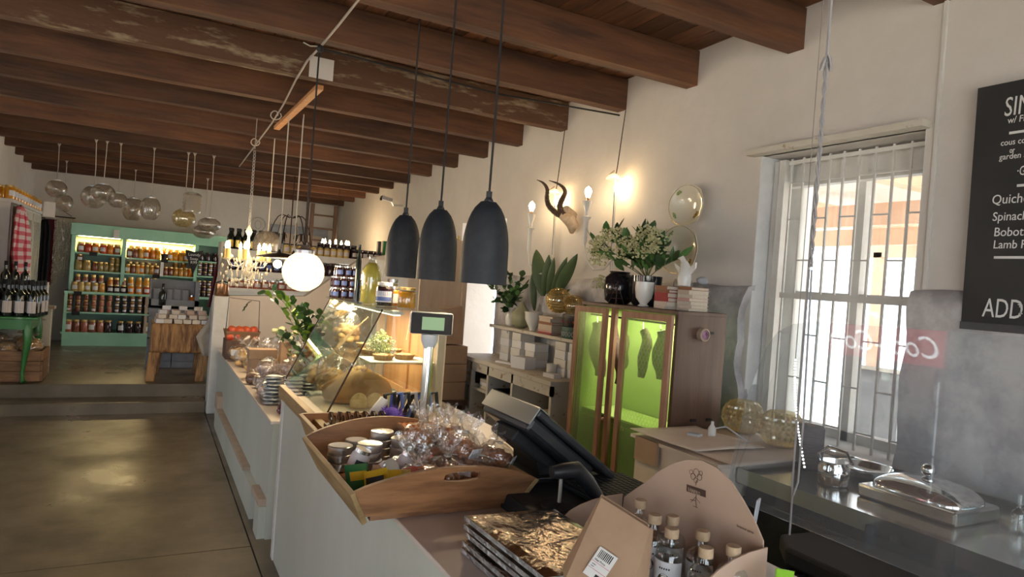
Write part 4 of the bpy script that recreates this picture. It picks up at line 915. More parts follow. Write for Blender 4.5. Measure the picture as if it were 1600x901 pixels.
# ================================================================== HANGING THINGS
def string_tube(a, b, r=.004): return G().tube([a, a.lerp(b, .5), b], r, 5)
SH = [ # cord top px, lamp centre px, rx px, ry px, kind
 ((95, 222), (88, 295), 14, 14, 0), ((106, 243), (100, 317), 12, 14, 0), ((155, 219), (146, 308), 17, 18, 1), ((167, 221), (161, 301), 16, 14, 0),
 ((192, 226), (184, 313), 13, 12, 2), ((213, 258), (208, 327), 14, 18, 3), ((240, 232), (235, 326), 13.5, 18, 3), ((295, 241), (287, 341), 16, 15, 2),
 ((306, 235), (300, 318), 12.5, 17, 4), ((323, 278), (319, 362), 16, 11, 1), ((335, 247), (327, 351), 16, 11, 0)]
LBL = ['fluted glass globe shade, upper of the leftmost hanging pair', 'fluted glass globe shade, lower of the leftmost hanging pair', 'round glass shade half hidden with bright bottom rim', 'flattened ridged glass shade overlapping the bright-rimmed one',
 'small faceted glass shade hanging by one brown string', 'ribbed barrel glass shade hanging lower, left of another barrel', 'ribbed barrel glass shade hanging from knotted string', 'amber-tinted round shade under the stacked cylinder shade',
 'pink-white stacked cylinder glass shade beside amber globe', 'patterned glass shade, lower of the rightmost pair', 'squat textured glass shade, upper of the rightmost pair']
for i, ((tx, ty), (lx, ly), rx_, ry_, kd) in enumerate(SH):
    Yl = at(tx, ty, Z=bz(8.6)).y; Yl = min(BY[13:17], key=lambda q: abs(q-Yl))+.05; Yb = Yl; Yl += (0, 0, .13, -.13, .12, 0, 0, .12, -.12, 0, 0)[i]
    a = at(tx, ty, Y=Yl); c = at(lx, ly, Y=Yl); den = (c-V((0, 0, CH))).dot(FW); r = rx_/F*den; rz_ = ry_/F*den
    a = V((c.x, Yb, bz(Yb)+.01))
    t = thing('glass_lampshade', LBL[i], 'hanging lampshade', (c.x, c.y, c.z+rz_), 0, 'glass lampshades hanging on strings')
    if kd == 4:
        pr = [(r*.6, rz_*1.0)]+[(r*(1+.08*(q % 2)), rz_*(.85-.17*q)) for q in range(11)]; rib = 0
    else:
        k = 12; pr = [(r*math.sin(PI*(.14+.74*(j/k)))**(.75 if kd == 3 else 1)/.99, rz_*math.cos(PI*(.14+.74*(j/k)))) for j in range(k+1)]; rib = .05
    G().lathe(pr[::-1], 40, c=c, rib=rib, ribn=10 if kd == 2 else 20, cap=False).build('shade', 'gold_glass' if i == 7 else 'lamp_glass', t, smooth=80)
    G().lathe([(r*.42, 0), (r*.42, rz_*.12), (r*.2, rz_*.2), (.004, rz_*.22)], 14, c=(c.x, c.y, c.z+rz_*.90)).build('cap', 'silver_tin', t)
    G().tube([(c.x, c.y, c.z+rz_), (c.x+.004, c.y, (c.z+a.z)/2), a], .0045, 5).tube([a+V((-.015, 0, 0)), a+V((0, -.01, -.05)), a+V((.015, 0, -.0)), a+V((0, .0, .015))], .006, 5).build('string', 'string', t)
# black bell pendants
PP = [((657, 0), 3.52, .190, 'farthest'), ((710, 0), 3.02, .188, 'middle'), ((783, 0), 2.50, .195, 'nearest')]
for i, (px, yy, dia, wh) in enumerate(PP):
    x = 1.2; zb = 1.612; hh = .335; r = dia/2; t = thing('bell_pendant', f'matte black bell-shaped pendant lamp, {wh} of the three', 'pendant lamp', (x, yy, zb+hh), 0, 'black bell pendant lamps')
    prof = []
    for j in range(15):
        f = j/14; prof.append((r*(1-.06*f) if f < .35 else r*.94*math.sqrt(max(0, 1-((f-.35)/.68)**2.15))+.004, hh*f))
    G().lathe(prof, 40, c=(x, yy, zb), cap=False).build('shade', 'lamp_black', t, smooth=80)
    G().lathe([(p_[0]-.004, p_[1]+.002) for p_ in prof[:-1]], 40, c=(x, yy, zb), cap=False).build('inner_lining', 'lamp_inside', t, smooth=80)
    G().lathe([(.022, 0), (.018, .02), (.012, .03), (.012, .055)], 14, c=(x, yy, zb+hh-.012)).build('cord_grip', 'lamp_black', t)
    top = V((x, yy, bz(yy)+.2)); G().tube([(x, yy, zb+hh+.03), (x+.002, yy, 2.3), top], .0048, 6).build('cord', 'black_matte', t)
    G().lathe([(.02, .09), (.03, .07), (.034, .04), (.028, .01), (.001, 0)], 14, c=(x, yy, zb+.10)).build('bulb', 'bulb_warm', t, smooth=True)
    lamp('pendant_light', 'POINT', (x, yy, zb+.08), 9, (1, .76, .46), shadow_soft_size=.03)
# big glowing glass globe
c = at(474, 424, Y=4.05); den = (c-V((0, 0, CH))).dot(FW); r = 31/F*den
t = thing('glass_globe_lamp', 'large glowing faceted glass globe pendant on a dark cord', 'pendant lamp', c+V((0, 0, r)))
k = 14; G().lathe([(r*math.sin(PI*(.02+.84*(j/k))), -r*math.cos(PI*(.02+.84*(j/k)))) for j in range(k+1)], 48, c=c, rib=.045, ribn=16, cap=False).build('globe', 'globe_glass', t, smooth=80)
G().lathe([(.055, 0), (.055, .02), (.03, .03), (.015, .05)], 18, c=c+V((0, 0, r*.9))).build('cap', 'silver_tin', t)
G().sphere(c, .045, 14, 10).build('bulb', 'bulb_warm', t, smooth=True)
tp = V((c.x, c.y, bz(4.05)-.01)); G().tube([c+V((0, 0, r+.03)), tp], .005).build('cord', 'black_matte', t); G().tube([c+V((0, 0, r+.05)), c+V((0, 0, r+.5))], .0085).build('sleeve', 'iron', t)
lamp('globe_light', 'POINT', c, 20, (1, .80, .52), shadow_soft_size=.09)
# crystal chandelier with candles
c = at(386, 405, Y=6.29); t = thing('candle_chandelier', 'crystal chandelier with glowing candle bulbs hanging on a chain', 'chandelier', c+V((0, 0, .3)))
top = V((c.x, c.y, bz(6.29)+.02))
g = G(); zz = c.z+.30
while zz < top.z-.3:
    g.tube([(c.x+.008*math.cos(a), c.y, zz+.018*math.sin(a)) for a in [q*PI/3 for q in range(6)]], .0035, 4, closed=True); zz += .03
g.tube([(c.x, c.y, zz), (c.x, c.y, top.z)], .004).build('chain', 'conduit', t)
G().lathe([(.006, -.14), (.03, -.10), (.012, -.05), (.035, .0), (.012, .08), (.02, .12), (.008, .2), (.03, .24), (.004, .30)], 12, c=c).build('stem', 'crystal', t, smooth=60)
for i in range(7):
    a = 2*PI*i/7; ex, ey = math.cos(a)*.18, math.sin(a)*.18; zc = c.z-.02
    ar = G().tube([c, c+V((ex*.4, ey*.4, -.07)), c+V((ex*.8, ey*.8, -.06)), c+V((ex, ey, -.0))], .004, 6).build('arm', 'conduit', t)
    G().lathe([(.018, 0), (.018, .085)], 10, c=c+V((ex, ey, .0))).build('candle', 'candle', ar)
    G().lathe([(.009, 0), (.015, .02), (.010, .045), (.001, .065)], 8, c=c+V((ex, ey, .085))).build('bulb', 'bulb_small', ar, smooth=True)
    G().lathe([(.03, 0), (.022, -.01), (.004, -.015)], 10, c=c+V((ex, ey, .0))).build('drip_pan', 'crystal', ar)
g = G(); random.seed(2)
for i in range(160):
    a = R(0, 6.28); q = R(.03, .21); z = R(-.24, .02)+q*.1; g.lathe([(.001, -.022), (.008, 0), (.001, .014)], 5, c=c+V((math.cos(a)*q, math.sin(a)*q, z)))
g.build('crystal_drops', 'crystal', t, kind='stuff')
lamp('chandelier_light', 'POINT', c+V((0, 0, .15)), 30, (1, .74, .42), shadow_soft_size=.16)
# second lit chandelier, further back
c = at(524, 385, Y=9.99); t = thing('small_chandelier', 'small bright chandelier glowing in the back corner near the wall', 'chandelier', c+V((0, 0, .3)))
G().tube([c, V((c.x, c.y, bz(9.99)+.02))], .004).build('chain', 'iron', t); G().lathe([(.004, -.22), (.025, -.12), (.01, 0), (.02, .1)], 10, c=c).build('stem', 'gold_trim', t)
for i in range(7):
    a = 2*PI*i/7; ex, ey = math.cos(a)*.19, math.sin(a)*.19
    ar = G().tube([c+V((0, 0, -.1)), c+V((ex*.6, ey*.6, -.14)), c+V((ex, ey, -.02))], .005, 5).build('arm', 'gold_trim', t)
    G().lathe([(.010, 0), (.018, .025), (.012, .06), (.001, .08)], 8, c=c+V((ex, ey, .02))).build('bulb', 'bulb_small', ar, smooth=True)
g = G()
for i in range(40): a = R(0, 6.28); q = R(.03, .18); g.lathe([(.001, -.022), (.008, 0), (.001, .014)], 5, c=c+V((math.cos(a)*q, math.sin(a)*q, R(-.24, -.1))))
g.build('crystal_drops', 'crystal', t, kind='stuff')
lamp('chandelier_light', 'POINT', c+V((-.1, -.1, .05)), 24, (1, .70, .36), shadow_soft_size=.15)
# iron scroll chandelier
c = at(455, 352, Y=9.31); t = thing('iron_chandelier', 'dark unlit iron scroll chandelier hanging behind the strings', 'chandelier', c+V((0, 0, .3)))
G().tube([c+V((0, 0, -.35)), V((c.x, c.y, bz(9.31)+.02))], .008).build('stem', 'iron', t)
for i in range(6):
    a = 2*PI*i/6; pts = []
    for q in range(14):
        f = q/13; rr = .04+.24*math.sin(PI*f*.8); pts.append(c+V((math.cos(a)*rr, math.sin(a)*rr, .10-.42*f+.10*math.sin(f*8))))
    pts += [pts[-1]+V((math.cos(a)*.05*math.cos(q), math.sin(a)*.05*math.cos(q), .06+.05*math.sin(q))) for q in (-1.2, 0, 1.2, 2.4, 3.4)]
    ar = G().tube(pts, .007, 5).build('scroll_arm', 'iron', t); e_ = pts[12]; G().lathe([(.02, 0), (.02, .09)], 8, c=e_).build('candle_cup', 'iron', ar)
# glass dome lamp and wall ring
c = at(418, 376, Y=7.05); t = thing('dome_lampshade', 'clear ribbed dome glass shade hanging on a white string', 'hanging lampshade', c)
G().lathe([(.13, -.10), (.135, -.03), (.115, .04), (.07, .085), (.02, .095)], 40, c=c, rib=.03, ribn=20, cap=False).build('shade', 'lamp_glass', t, smooth=80)
G().tube([c+V((0, 0, .095)), V((c.x, c.y, bz(7.05)+.02))], .005).build('string', 'string', t)
c = at(403, 351, Y=12.40); t = thing('wall_ring', 'round wire ring wall ornament high on the back wall', 'wall ornament', c)
G().tube([c+V((.12*math.cos(a), -.01, .12*math.sin(a))) for a in [q*PI/12 for q in range(24)]], .010, 6, closed=True).build('ring', 'conduit', t)
G().tube([c+V((.05*math.cos(a), -.01, .07*math.sin(a))) for a in [q*PI/8 for q in range(16)]], .004, 5, closed=True).build('inner_ring', 'conduit', t)
# tray lamp on strings with bare bulbs
c = at(440, 403, Y=5.6); t = thing('tray_lamp', 'flat dark enamel tray lamp with bare bulb hung on two strings', 'pendant lamp', c)
G().lathe([(.19, 0), (.20, .006), (.10, .03), (.02, .04), (.001, .04)], 28, c=c, sq=.7).build('tray', 'iron', t, smooth=50)
G().lathe([(.001, -.002), (.185, -.003)], 28, c=c, sq=.7, cap=False).build('underside', 'ceramic_white', t)
for dx in (-.09, .02): G().lathe([(.02, 0), (.01, .03), (.003, .04)], 8, c=c+V((dx+.07, 0, .03))).build('knob', 'iron', t)
for dx, tp_ in ((-.02, (442, 195)), (.09, (462, 178))): G().tube([c+V((dx, 0, .06)), V((c.x+dx, 5.6, bz(5.6)-.09))], .005, 5).build('string', 'string', t)
G().sphere(c+V((-.03, -.02, -.05)), .032, 12, 8).build('bulb', 'bulb_small', t, smooth=True); G().sphere(c+V((.14, -.02, -.045)), .03, 12, 8).build('bulb', 'bulb_small', t, smooth=True)
lamp('tray_light', 'POINT', c+V((.05, -.0, -.10)), 24, (1, .78, .5), shadow_soft_size=.06)
# third string with nothing bright
t = thing('hanging_string', 'bare white string hanging down right of the tray lamp strings', 'string', at(477, 150, Y=5.5))
x = at(477, 150, Y=5.5).x; G().tube([(x, 5.5, bz(5.5)-.08), (x, 5.5, 1.98)], .004, 5).build('cord', 'string', t)
# wooden batten under the ceiling
a, b = at(432, 204, Z=bz(5.8)-.05), at(500, 131, Z=bz(4.9)-.02)
t = thing('ceiling_batten', 'short pale wooden batten fixed beneath the beams with strings', 'batten', (a+b)/2)
d = (b-a); an = math.atan2(d.y, d.x); G().cbox((a+b)/2, (d.length, .05, .03), an).build('batten', 'wood_warm', t)
o = G().box(0, .16, 0, .02, 0, .14).build('ceiling_patch', 'plaster'); p = at(490, 148, Y=4.74); o.location = (p.x-.04, 4.735, bz(4.75)-.0); tag(o, 'white plastered patch between the beams above the batten', 'patch')
# cables on the beams
P_ = [(560, 0), (500, 74)]; zc_ = 2.94
t = thing('power_cable', 'grey power cable sagging along under the ceiling beams', 'cable', at(500, 74, Z=zc_-.04))
pts = [at(px, py, Z=z) for px, py, z in ((575, -25, 2.93), (560, 0, 2.92), (530, 38, 2.915), (500, 74, 2.90), (480, 95, 2.86), (462, 125, 2.85), (443, 163, 2.86), (425, 192, 2.83), (410, 212, 2.80), (395, 232, 2.80), (374, 260, 2.80))]
G().tube(pts, .0065, 6).build('cable', 'conduit', t, smooth=60)
for px, py in ((430, 180), (398, 222)): p = at(px, py, Z=2.82); G().tube([p+V((.04*math.cos(q)*(.5+q/9), 0, .035*math.sin(q))) for q in [k*.7 for k in range(11)]], .005, 5).build('cable_loop', 'string', t)
t = thing('beam_cable', 'thin black cable running along the beam to the right wall', 'cable', at(505, 77, Y=3.95))
G().tube([at(505, 77, Y=3.96), at(600, 101, Y=3.96), at(780, 147, Y=3.96), at(968, 180, Y=3.965)], .006, 5).build('cable', 'black_matte', t); G().sphere(at(500, 76, Y=3.96), .022, 8, 6).build('junction_knot', 'black_matte', t)
G().tube([at(498, 72, Y=3.96), at(485, 72, Y=3.94), at(474, 66, Y=3.93)], .004, 5).build('loose_end', 'string', t)
# security camera
c = at(612, 312, Y=8.8); c.x = min(c.x, 2.88); t = thing('security_camera', 'small white security camera high on the right wall', 'camera', c)
G().cbox(c+V((-.08, -.03, 0)), (.16, .06, .05), .2, ry=.15).build('body', 'silver_tin', t, bevel=.006); G().cbox(c+V((-.16, -.045, -.012)), (.012, .04, .035), .2).build('lens', 'black_matte', t); G().tube([c+V((0, 0, -.02)), c+V((.03, 0, -.07)), (XW, c.y, c.z-.06)], .012).build('bracket', 'silver_tin', t)
# ladder frame and picture at back
t = thing('wooden_ladder', 'dark wooden ladder standing upright at the back right corner', 'ladder', (2.6, 12.0, .25))
xa, xb_ = at(486, 360, Y=11.6).x, at(524, 345, Y=11.6).x
for x in (xa, xb_): G().box(x-.03, x+.03, 11.58, 11.63, .25, 2.72).build('rail', 'wood_dark', t)
for z in (1.9, 2.1, 2.3, 2.52): G().box(xa, xb_, 11.59, 11.62, z, z+.03).build('rung', 'wood_dark', t)
t = thing('framed_panel', 'grey framed panel leaning behind the ladder on the back wall', 'panel', (2.1, 12.3, 1.6))
a = at(425, 345, Y=12.35); b = at(515, 350, Y=12.35)
G().box(a.x, b.x, 12.42, 12.46, 1.7, 2.36).build('panel', 'crate_grey', t); G().box(a.x+.25, b.x-.1, 12.405, 12.42, 1.7, 2.22).build('inner_panel', 'wood_ply', t)
# ================================================================== RIGHT WALL DECOR
def plate(pc, w_, h_, label):
    c_ = V(pc); t_ = thing('wall_plate', label, 'plate', c_, 0, 'oval plates on the wall')
    T = Matrix.Translation(c_) @ Matrix.Rotation(-PI/2, 4, 'Y')
    n = 40; prof = [(0, 0), (.55, .0), (.62, .012), (1, .028), (1.0, .034), (.62, .018), (.55, .008), (.0, .008)]; vs = []; fs = []
    for (q, z) in prof:
        for i in range(n):
            a_ = 2*PI*i/n; sq_ = 1/max(abs(math.cos(a_))**3.2+abs(math.sin(a_))**3.2, 1e-6)**(1/3.2); e_ = .02*math.cos(a_*8)*(1 if q == 1 else 0)
            rr = q*(sq_*.5+.5)*(1+e_); vs.append((math.cos(a_)*rr*h_/2, math.sin(a_)*rr*w_/2, z))
    for j in range(len(prof)-1):
        for i in range(n): k_ = (i+1) % n; fs.append((j*n+i, j*n+k_, (j+1)*n+k_, (j+1)*n+i))
    G().add(vs, fs, T=T).build('plate', 'plate_cream', t_, smooth=60)
    g_ = G()
    for q in (.985,):
        g_.tube([T @ V((math.cos(a_)*q*h_/2*1.0, math.sin(a_)*q*w_/2*1.0, (.034 if q > .9 else .018))) for a_ in [i*PI/18 for i in range(36)]], .0014, 4, closed=True)
    g_.build('gilt_line', 'gold_trim', t_)
    G().tube([T @ V((math.cos(a_)*.66*h_/2, math.sin(a_)*.66*w_/2, .0155)) for a_ in [i*PI/18 for i in range(36)]], .0009, 4, closed=True).build('inner_line', 'gold_trim', t_)
    for aa in (2.2, .6, 4.0):
        g_ = G()
        for q in range(7): g_.sphere(T @ V((math.cos(aa+.05*q-.15)*.8*h_/2+R(-.01, .01), math.sin(aa+.05*q-.15)*.8*w_/2, .028)), .007, 6, 4)
        g_.build('flower_motif', 'garnish' if aa < 3 else 'gold_trim', t_)
plate((2.915, 3.21, 2.185), .30, .25, 'small cream oval plate with gilt edge, upper of the two')
plate((2.915, 3.25, 1.91), .345, .30, 'large cream oval plate with gilt edge, lower of the two')
def sconce(bulb_px, glow_px, label, Yb):
    X_ = 2.74; b_ = at(*bulb_px, X=X_); gl = at(*glow_px, X=2.86); t_ = thing('wall_sconce', label, 'wall lamp', (2.93, gl.y, gl.z-.3), 0, 'white candle wall sconces')
    z = b_.z
    G().lathe([(.013, -.025), (.022, .0), (.026, .02), (.018, .042), (.001, .056)], 12, c=b_).build('bulb', 'bulb_small', t_, smooth=True)
    G().lathe([(.010, -.06), (.010, -.02)], 8, c=b_).build('bulb_socket', 'copper', t_)
    G().lathe([(.010, -.36), (.016, -.34), (.018, -.19), (.032, -.17), (.034, -.165), (.016, -.155), (.016, -.13), (.026, -.10), (.038, -.055), (.040, -.05), (.01, -.05)], 14, c=b_).build('candle_holder', 'ceramic_white', t_, smooth=60)
    ap = [b_+V((0, 0, -.36)), b_+V((.01, -.01, -.46)), b_+V((.05, -.06, -.54)), b_+V((.10, -.12, -.53)), V((2.90, gl.y-.02, z-.46))]
    G().tube(ap, .009, 6).build('arm', 'ceramic_white', t_, smooth=60)
    G().tube([V((2.90, gl.y, z-.42))+V((0, .05*math.cos(q)*(1-q/9), .05*math.sin(q)*(1-q/9))) for q in [k_*.6 for k_ in range(13)]], .006, 5).build('scroll', 'ceramic_white', t_)
    G().tube([(2.915, gl.y, z-.62), (2.90, gl.y, gl.z-.05)], .007, 5).build('back_rod', 'ceramic_white', t_)
    G().tube([(2.93, gl.y-.01, 2.92), (2.90, gl.y-.005, gl.z+.1), (2.89, gl.y, gl.z-.02), (2.915, gl.y+.01, z-.55)], .0035, 5).build('flex', 'black_matte', t_)
    G().tube([(2.88, gl.y, gl.z+.05), (2.85, gl.y+.015, gl.z+.02), (2.87, gl.y-.02, gl.z), (2.90, gl.y, gl.z-.05)], .007, 5).build('hook', 'bone', t_)
    G().lathe([(.055, 0), (.03, .03), (.006, .045)], 14, c=(2.875, gl.y, gl.z-.01), cap=False).build('glass_saucer', 'crystal', t_, smooth=True)
    G().lathe([(.008, .0), (.019, .03), (.012, .055), (.001, .065)], 10, c=(2.895, gl.y-.012, gl.z-.10)).build('bulb', 'bulb_small', t_, smooth=True)
    lamp('sconce_light', 'POINT', b_+V((-.0, 0, .0)), 2.0, (1, .72, .38), shadow_soft_size=.03)
    lamp('sconce_light', 'POINT', (2.885, gl.y-.03, gl.z-.06), 3.2, (1, .66, .30), shadow_soft_size=.03)
sconce((831, 325), (863, 300), 'white candle wall sconce partly behind the horned skull', 0)
sconce((919, 303), (956, 277), 'white candle wall sconce right of the horned skull', 0)
# horned skull trophy
t = thing('horned_skull', 'pale antelope skull cap with two dark curved horns on the wall', 'trophy', at(890, 348, X=2.90))
s0 = at(889, 342, X=2.86); s1 = at(897, 360, X=2.91)
G().tube([at(876, 335, X=2.80), s0, at(895, 352, X=2.90), at(893, 363, X=2.92)], [.030, .052, .048, .018], 12).build('skull', 'bone', t, smooth=70)
G().tube([at(884, 322, X=2.82)+V((0, 0, -.02)), at(894, 338, X=2.92)], [.03, .045], 10).build('forehead', 'bone', t, smooth=70)
def horn(pp, X0, X1):
    n = len(pp); pts = [at(px, py, X=X0+(X1-X0)*i/(n-1)) for i, (px, py) in enumerate(pp)]; fine = []
    for i in range(n-1):
        for q in range(4): fine.append(pts[i].lerp(pts[i+1], q/4))
    fine.append(pts[-1]); N2 = len(fine); sm = fine[:]
    for _ in range(3): sm = [sm[0]]+[(sm[i-1]+sm[i]*2+sm[i+1])/4 for i in range(1, N2-1)]+[sm[-1]]
    rr = [max(.003, .027*(1-i/(N2-1))**.62)*(1+(.07 if i % 2 else 0)) for i in range(N2)]
    return G().tube(sm, rr, 10)
horn([(880, 338), (868, 332), (857, 322), (854, 310), (856, 298), (853, 290), (847, 284), (839, 281)], 2.82, 2.62).build('horn', 'horn', t, smooth=70)
horn([(882, 336), (876, 328), (874, 320), (880, 308), (884, 300), (880, 292), (871, 286), (858, 282)], 2.82, 2.70).build('horn', 'horn', t, smooth=70)
# menu board
t = thing('menu_board', 'large black chalk menu board with white hand lettering', 'menu board', (2.93, 1.05, 1.59))
g = G(); g.add([(XW-.06, 1.555, 1.585), (XW-.06, .55, 1.585), (XW-.06, .55, 2.545), (XW-.06, 1.56, 2.545), (XW-.03, 1.555, 1.585), (XW-.03, .55, 1.585), (XW-.03, .55, 2.545), (XW-.03, 1.56, 2.545)],
      [(0, 1, 2, 3), (7, 6, 5, 4), (0, 4, 5, 1), (1, 5, 6, 2), (2, 6, 7, 3), (3, 7, 4, 0)]); g.build('board', 'chalk_board', t)
G().box(XW-.068, XW-.03, .55, 1.555, 1.575, 1.605).build('bottom_frame', 'black_plastic', t)
XB = XW-.0615
for s_, px, py, sz in (('SIM', 1568, 182, .105), ('w/ FL', 1574, 193, .036), ('cous cou', 1563, 228, .033), ('or', 1577, 239, .031), ('garden s', 1561, 250, .033), ('\u00b7G', 1588, 274, .05), ('Quiche', 1549, 319, .052), ('Spinach', 1550, 345, .048), ('Bobotie', 1552, 369, .049), ('Lamb Pi', 1551, 388, .046), ('ADD', 1534, 494, .105), ('+', 1589, 482, .045), ('+', 1590, 496, .045)):
    text(s_, sz, at(px, py, X=XB), WALLTXT, 'chalk', t, ext=.0006, shear=.05, sx=.84 if len(s_) > 3 else .62)
for (xa, ya, xb_, yb_) in ((1577, 208, 1600, 206), (1589, 290, 1600, 289), (1553, 402, 1600, 403)):
    a, b = at(xa, ya, X=XB), at(xb_, yb_, X=XB); G().box(XB-.001, XB, b.y-.02, a.y, a.z-.005, a.z+.005).build('chalk_line', 'chalk', t)
# hanging wire left of board (pipe chase seam)
t = thing('wall_conduit', 'thin white conduit running down the wall between window and board', 'conduit', (2.94, 1.73, 1.72))
G().box(XW-.012, XW, 1.735, 1.75, 1.73, 3.1).build('conduit', 'white_paint', t)
# ================================================================== PLANTS
def leaf_mesh(L_, W_, m__, curl=.15, n=4):
    vs = []; fs = []
    for i in range(n+1):
        f = i/n; w_ = W_/2*math.sin(PI*min(1, f*.92+.06))**.8; z = curl*L_*(f*f)
        vs += [(-w_, f*L_, z+.15*w_), (0, f*L_, z), (w_, f*L_, z+.15*w_)]
    for i in range(n): a = i*3; fs += [(a, a+1, a+4, a+3), (a+1, a+2, a+5, a+4)]
    return G().add(vs, fs).mesh('leaf', m__, smooth=80)
LEAF = {}
def put_leaf(parent, p, d, L_, W_, m__, roll=None, name='leaf'):
    k = (m__, round(L_/W_, 1)); 
    if k not in LEAF: LEAF[k] = leaf_mesh(1, W_/L_, m__)
    o = bpy.data.objects.new(name, LEAF[k]); COL.objects.link(o); o.parent = parent; KIDS.setdefault(parent, []).append(o)
    q = V(d).to_track_quat('Y', 'Z').to_matrix().to_4x4() @ Matrix.Rotation(R(-.7, .7) if roll is None else roll, 4, 'Y')
    o.matrix_basis = WM[parent].inverted() @ Matrix.Translation(p) @ q @ Matrix.Scale(L_, 4)
    return o
def spray(parent, base, tips, m__, n_leaf, L_, W_, sag=.0, stem_r=.003, spread=.7, both=None):
    g = G(); base = V(base)
    for tp in tips:
        tp = V(tp); mid = base.lerp(tp, .5)+V((R(-.02, .02), R(-.02, .02), .04+sag)); pts = []
        for i in range(9): f = i/8; pts.append((base*(1-f)*(1-f)+mid*2*f*(1-f)+tp*f*f))
        g.tube(pts, [stem_r*(1-.6*i/8) for i in range(9)], 4)
        for i in range(n_leaf):
            f = .25+.75*(i+.5)/n_leaf; q = f*8; k_ = int(q); p = pts[min(k_, 8)].lerp(pts[min(k_+1, 8)], q-k_)
            tg = (pts[min(k_+1, 8)]-pts[max(k_-1, 0)]).normalized(); d = (tg*.5+V((R(-1, 1), R(-1, 1), R(-.6, .8)))*spread).normalized()
            mm = m__ if both is None or R(0, 1) > .4 else both
            put_leaf(parent, p, d, L_*R(.7, 1.2), W_*R(.7, 1.2), mm)
    g.build('stem', 'stem', parent)
# ================================================================== FAR COUNTER GOODS (top z .71)
ZF = .711; random.seed(31)
t = thing('apple_stand', 'wire-handled wooden basket full of red apples on the far counter', 'basket', at(376, 522, Y=7.0))
c = at(377, 524, Y=7.0)
G().box(c.x-.14, c.x+.15, 6.9, 7.2, ZF, c.z-.04).build('stand', 'wood_dark', t)
G().add([(c.x-.13, 6.9, c.z-.04), (c.x+.13, 6.9, c.z-.04), (c.x+.13, 7.16, c.z-.04), (c.x-.13, 7.16, c.z-.04), (c.x-.15, 6.88, c.z+.05), (c.x+.16, 6.88, c.z+.05), (c.x+.16, 7.19, c.z+.05), (c.x-.15, 7.19, c.z+.05)],
        [(0, 3, 2, 1), (0, 1, 5, 4), (1, 2, 6, 5), (2, 3, 7, 6), (3, 0, 4, 7)]).build('basket', 'crate_wood', t)
G().tube([(c.x-.14, 7.03, c.z+.05), (c.x-.13, 7.03, c.z+.36), (c.x+.15, 7.03, c.z+.34), (c.x+.16, 7.03, c.z+.05)], .004, 5).build('wire_handle', 'iron', t)
am = G().lathe([(.001, .006), (.02, 0), (.036, .018), (.040, .038), (.032, .062), (.015, .070), (.004, .064)], 14).mesh('apple', 'apple', smooth=80)
for i in range(16):
    l_ = i//8; o = inst(am, 'apple', None, (c.x-.105+(i % 4)*.07+.01*l_, 6.93+((i//4) % 2)*.085+.02*l_, c.z-.035+l_*.055), (R(-.4, .4), R(-.4, .4), R(0, 6)))
    tag(o, f'red apple, {nth(i%4)} from left, {("lower","upper")[l_]} layer {("front","back")[(i//4)%2]} row, basket', 'apple', 'apples in the wire-handled basket')
t = thing('dried_sprig', 'drooping grey dried sprig hung over the apple basket', 'sprig', at(392, 472, Y=7.1))
G().tube([at(384, 480, Y=7.1), at(387, 474, Y=7.1), at(393, 470, Y=7.1)], .004, 4).build('stem', 'iron', t)
for i in range(9): put_leaf(t, at(381+i*1.2, 482-i*1.5, Y=7.1), (R(-1, 0), 0, -1), .035, .02, 'leaf_dark')
t = thing('cake_dome', 'clear glass cake dome with a dark scrolled handle behind cookies', 'cake dome', V((1.20, 6.85, ZF)))
G().lathe([(.165, .02), (.168, .16), (.15, .215), (.08, .24), (.01, .245)], 30, c=(1.20, 6.85, ZF), cap=False).build('dome', 'bulb_glass', t, smooth=60)
G().lathe([(.09, 0), (.03, .012), (.17, .014), (.175, .02)], 28, c=(1.20, 6.85, ZF)).build('plate', 'silver_tin', t)
G().tube([(1.12, 6.85, ZF+.265), (1.15, 6.85, ZF+.285), (1.19, 6.85, ZF+.25), (1.22, 6.85, ZF+.285), (1.26, 6.85, ZF+.265), (1.30, 6.85, ZF+.27)], .006).build('handle', 'iron', t)
bagA = bag_proto('cookie_bag', 'golden cookies bagged', 'biscuits', 'snack_gold', r=.11, hgt=.15, neck=.08, lumps=34, lump_r=.028, sd=11, group='cookie bags on the far counter', sticker=True)
sp = [(.80, 6.76, 'at the far left corner of the counter, before the apples'), (.97, 6.66, 'second from the left before the glass dome'), (1.22, 6.36, 'behind the upright kraft box'), (1.30, 6.15, 'under the ivy sprays on the far counter'), (.82, 6.42, 'in front of the second bag near the left edge'), (1.40, 6.70, 'at the back right of the far counter'), (1.03, 6.38, 'in front of the glass dome'), (1.38, 5.95, 'at the right edge beside the wooden props'), (.86, 6.08, 'behind the stacked kraft boxes'), (1.18, 5.90, 'right of the tall slim kraft box'), (.98, 6.20, 'stacked in the middle behind the kraft boxes')]
for i, (x, y, lb) in enumerate(sp):
    if i == 0: bagA.location = (x, y, ZF); bagA['label'] = 'bagged golden cookies '+lb
    else: dup(bagA, (x, y, ZF), R(0, 6), 'bagged golden cookies '+lb, sc=R(.9, 1.1))
def kbox(c_, d_, rz, lb, m__='kraft'):
    o = G().cbox((0, 0, d_[2]/2), d_).build('kraft_box', m__, bevel=.002); o.location = c_; o.rotation_euler = (0, 0, rz); return tag(o, lb, 'box')
kbox((.775, 5.72, ZF), (.075, .11, .17), .05, 'left upright kraft box carrying the flat kraft box'); kbox((.872, 5.74, ZF), (.085, .11, .165), -.04, 'right upright kraft box carrying the flat kraft box')
kbox((.835, 5.70, ZF+.172), (.215, .12, .075), .02, 'flat kraft box lying on two upright kraft boxes')
kbox((1.07, 6.05, ZF), (.085, .10, .27), .03, 'tall slim kraft box standing alone on the far counter')
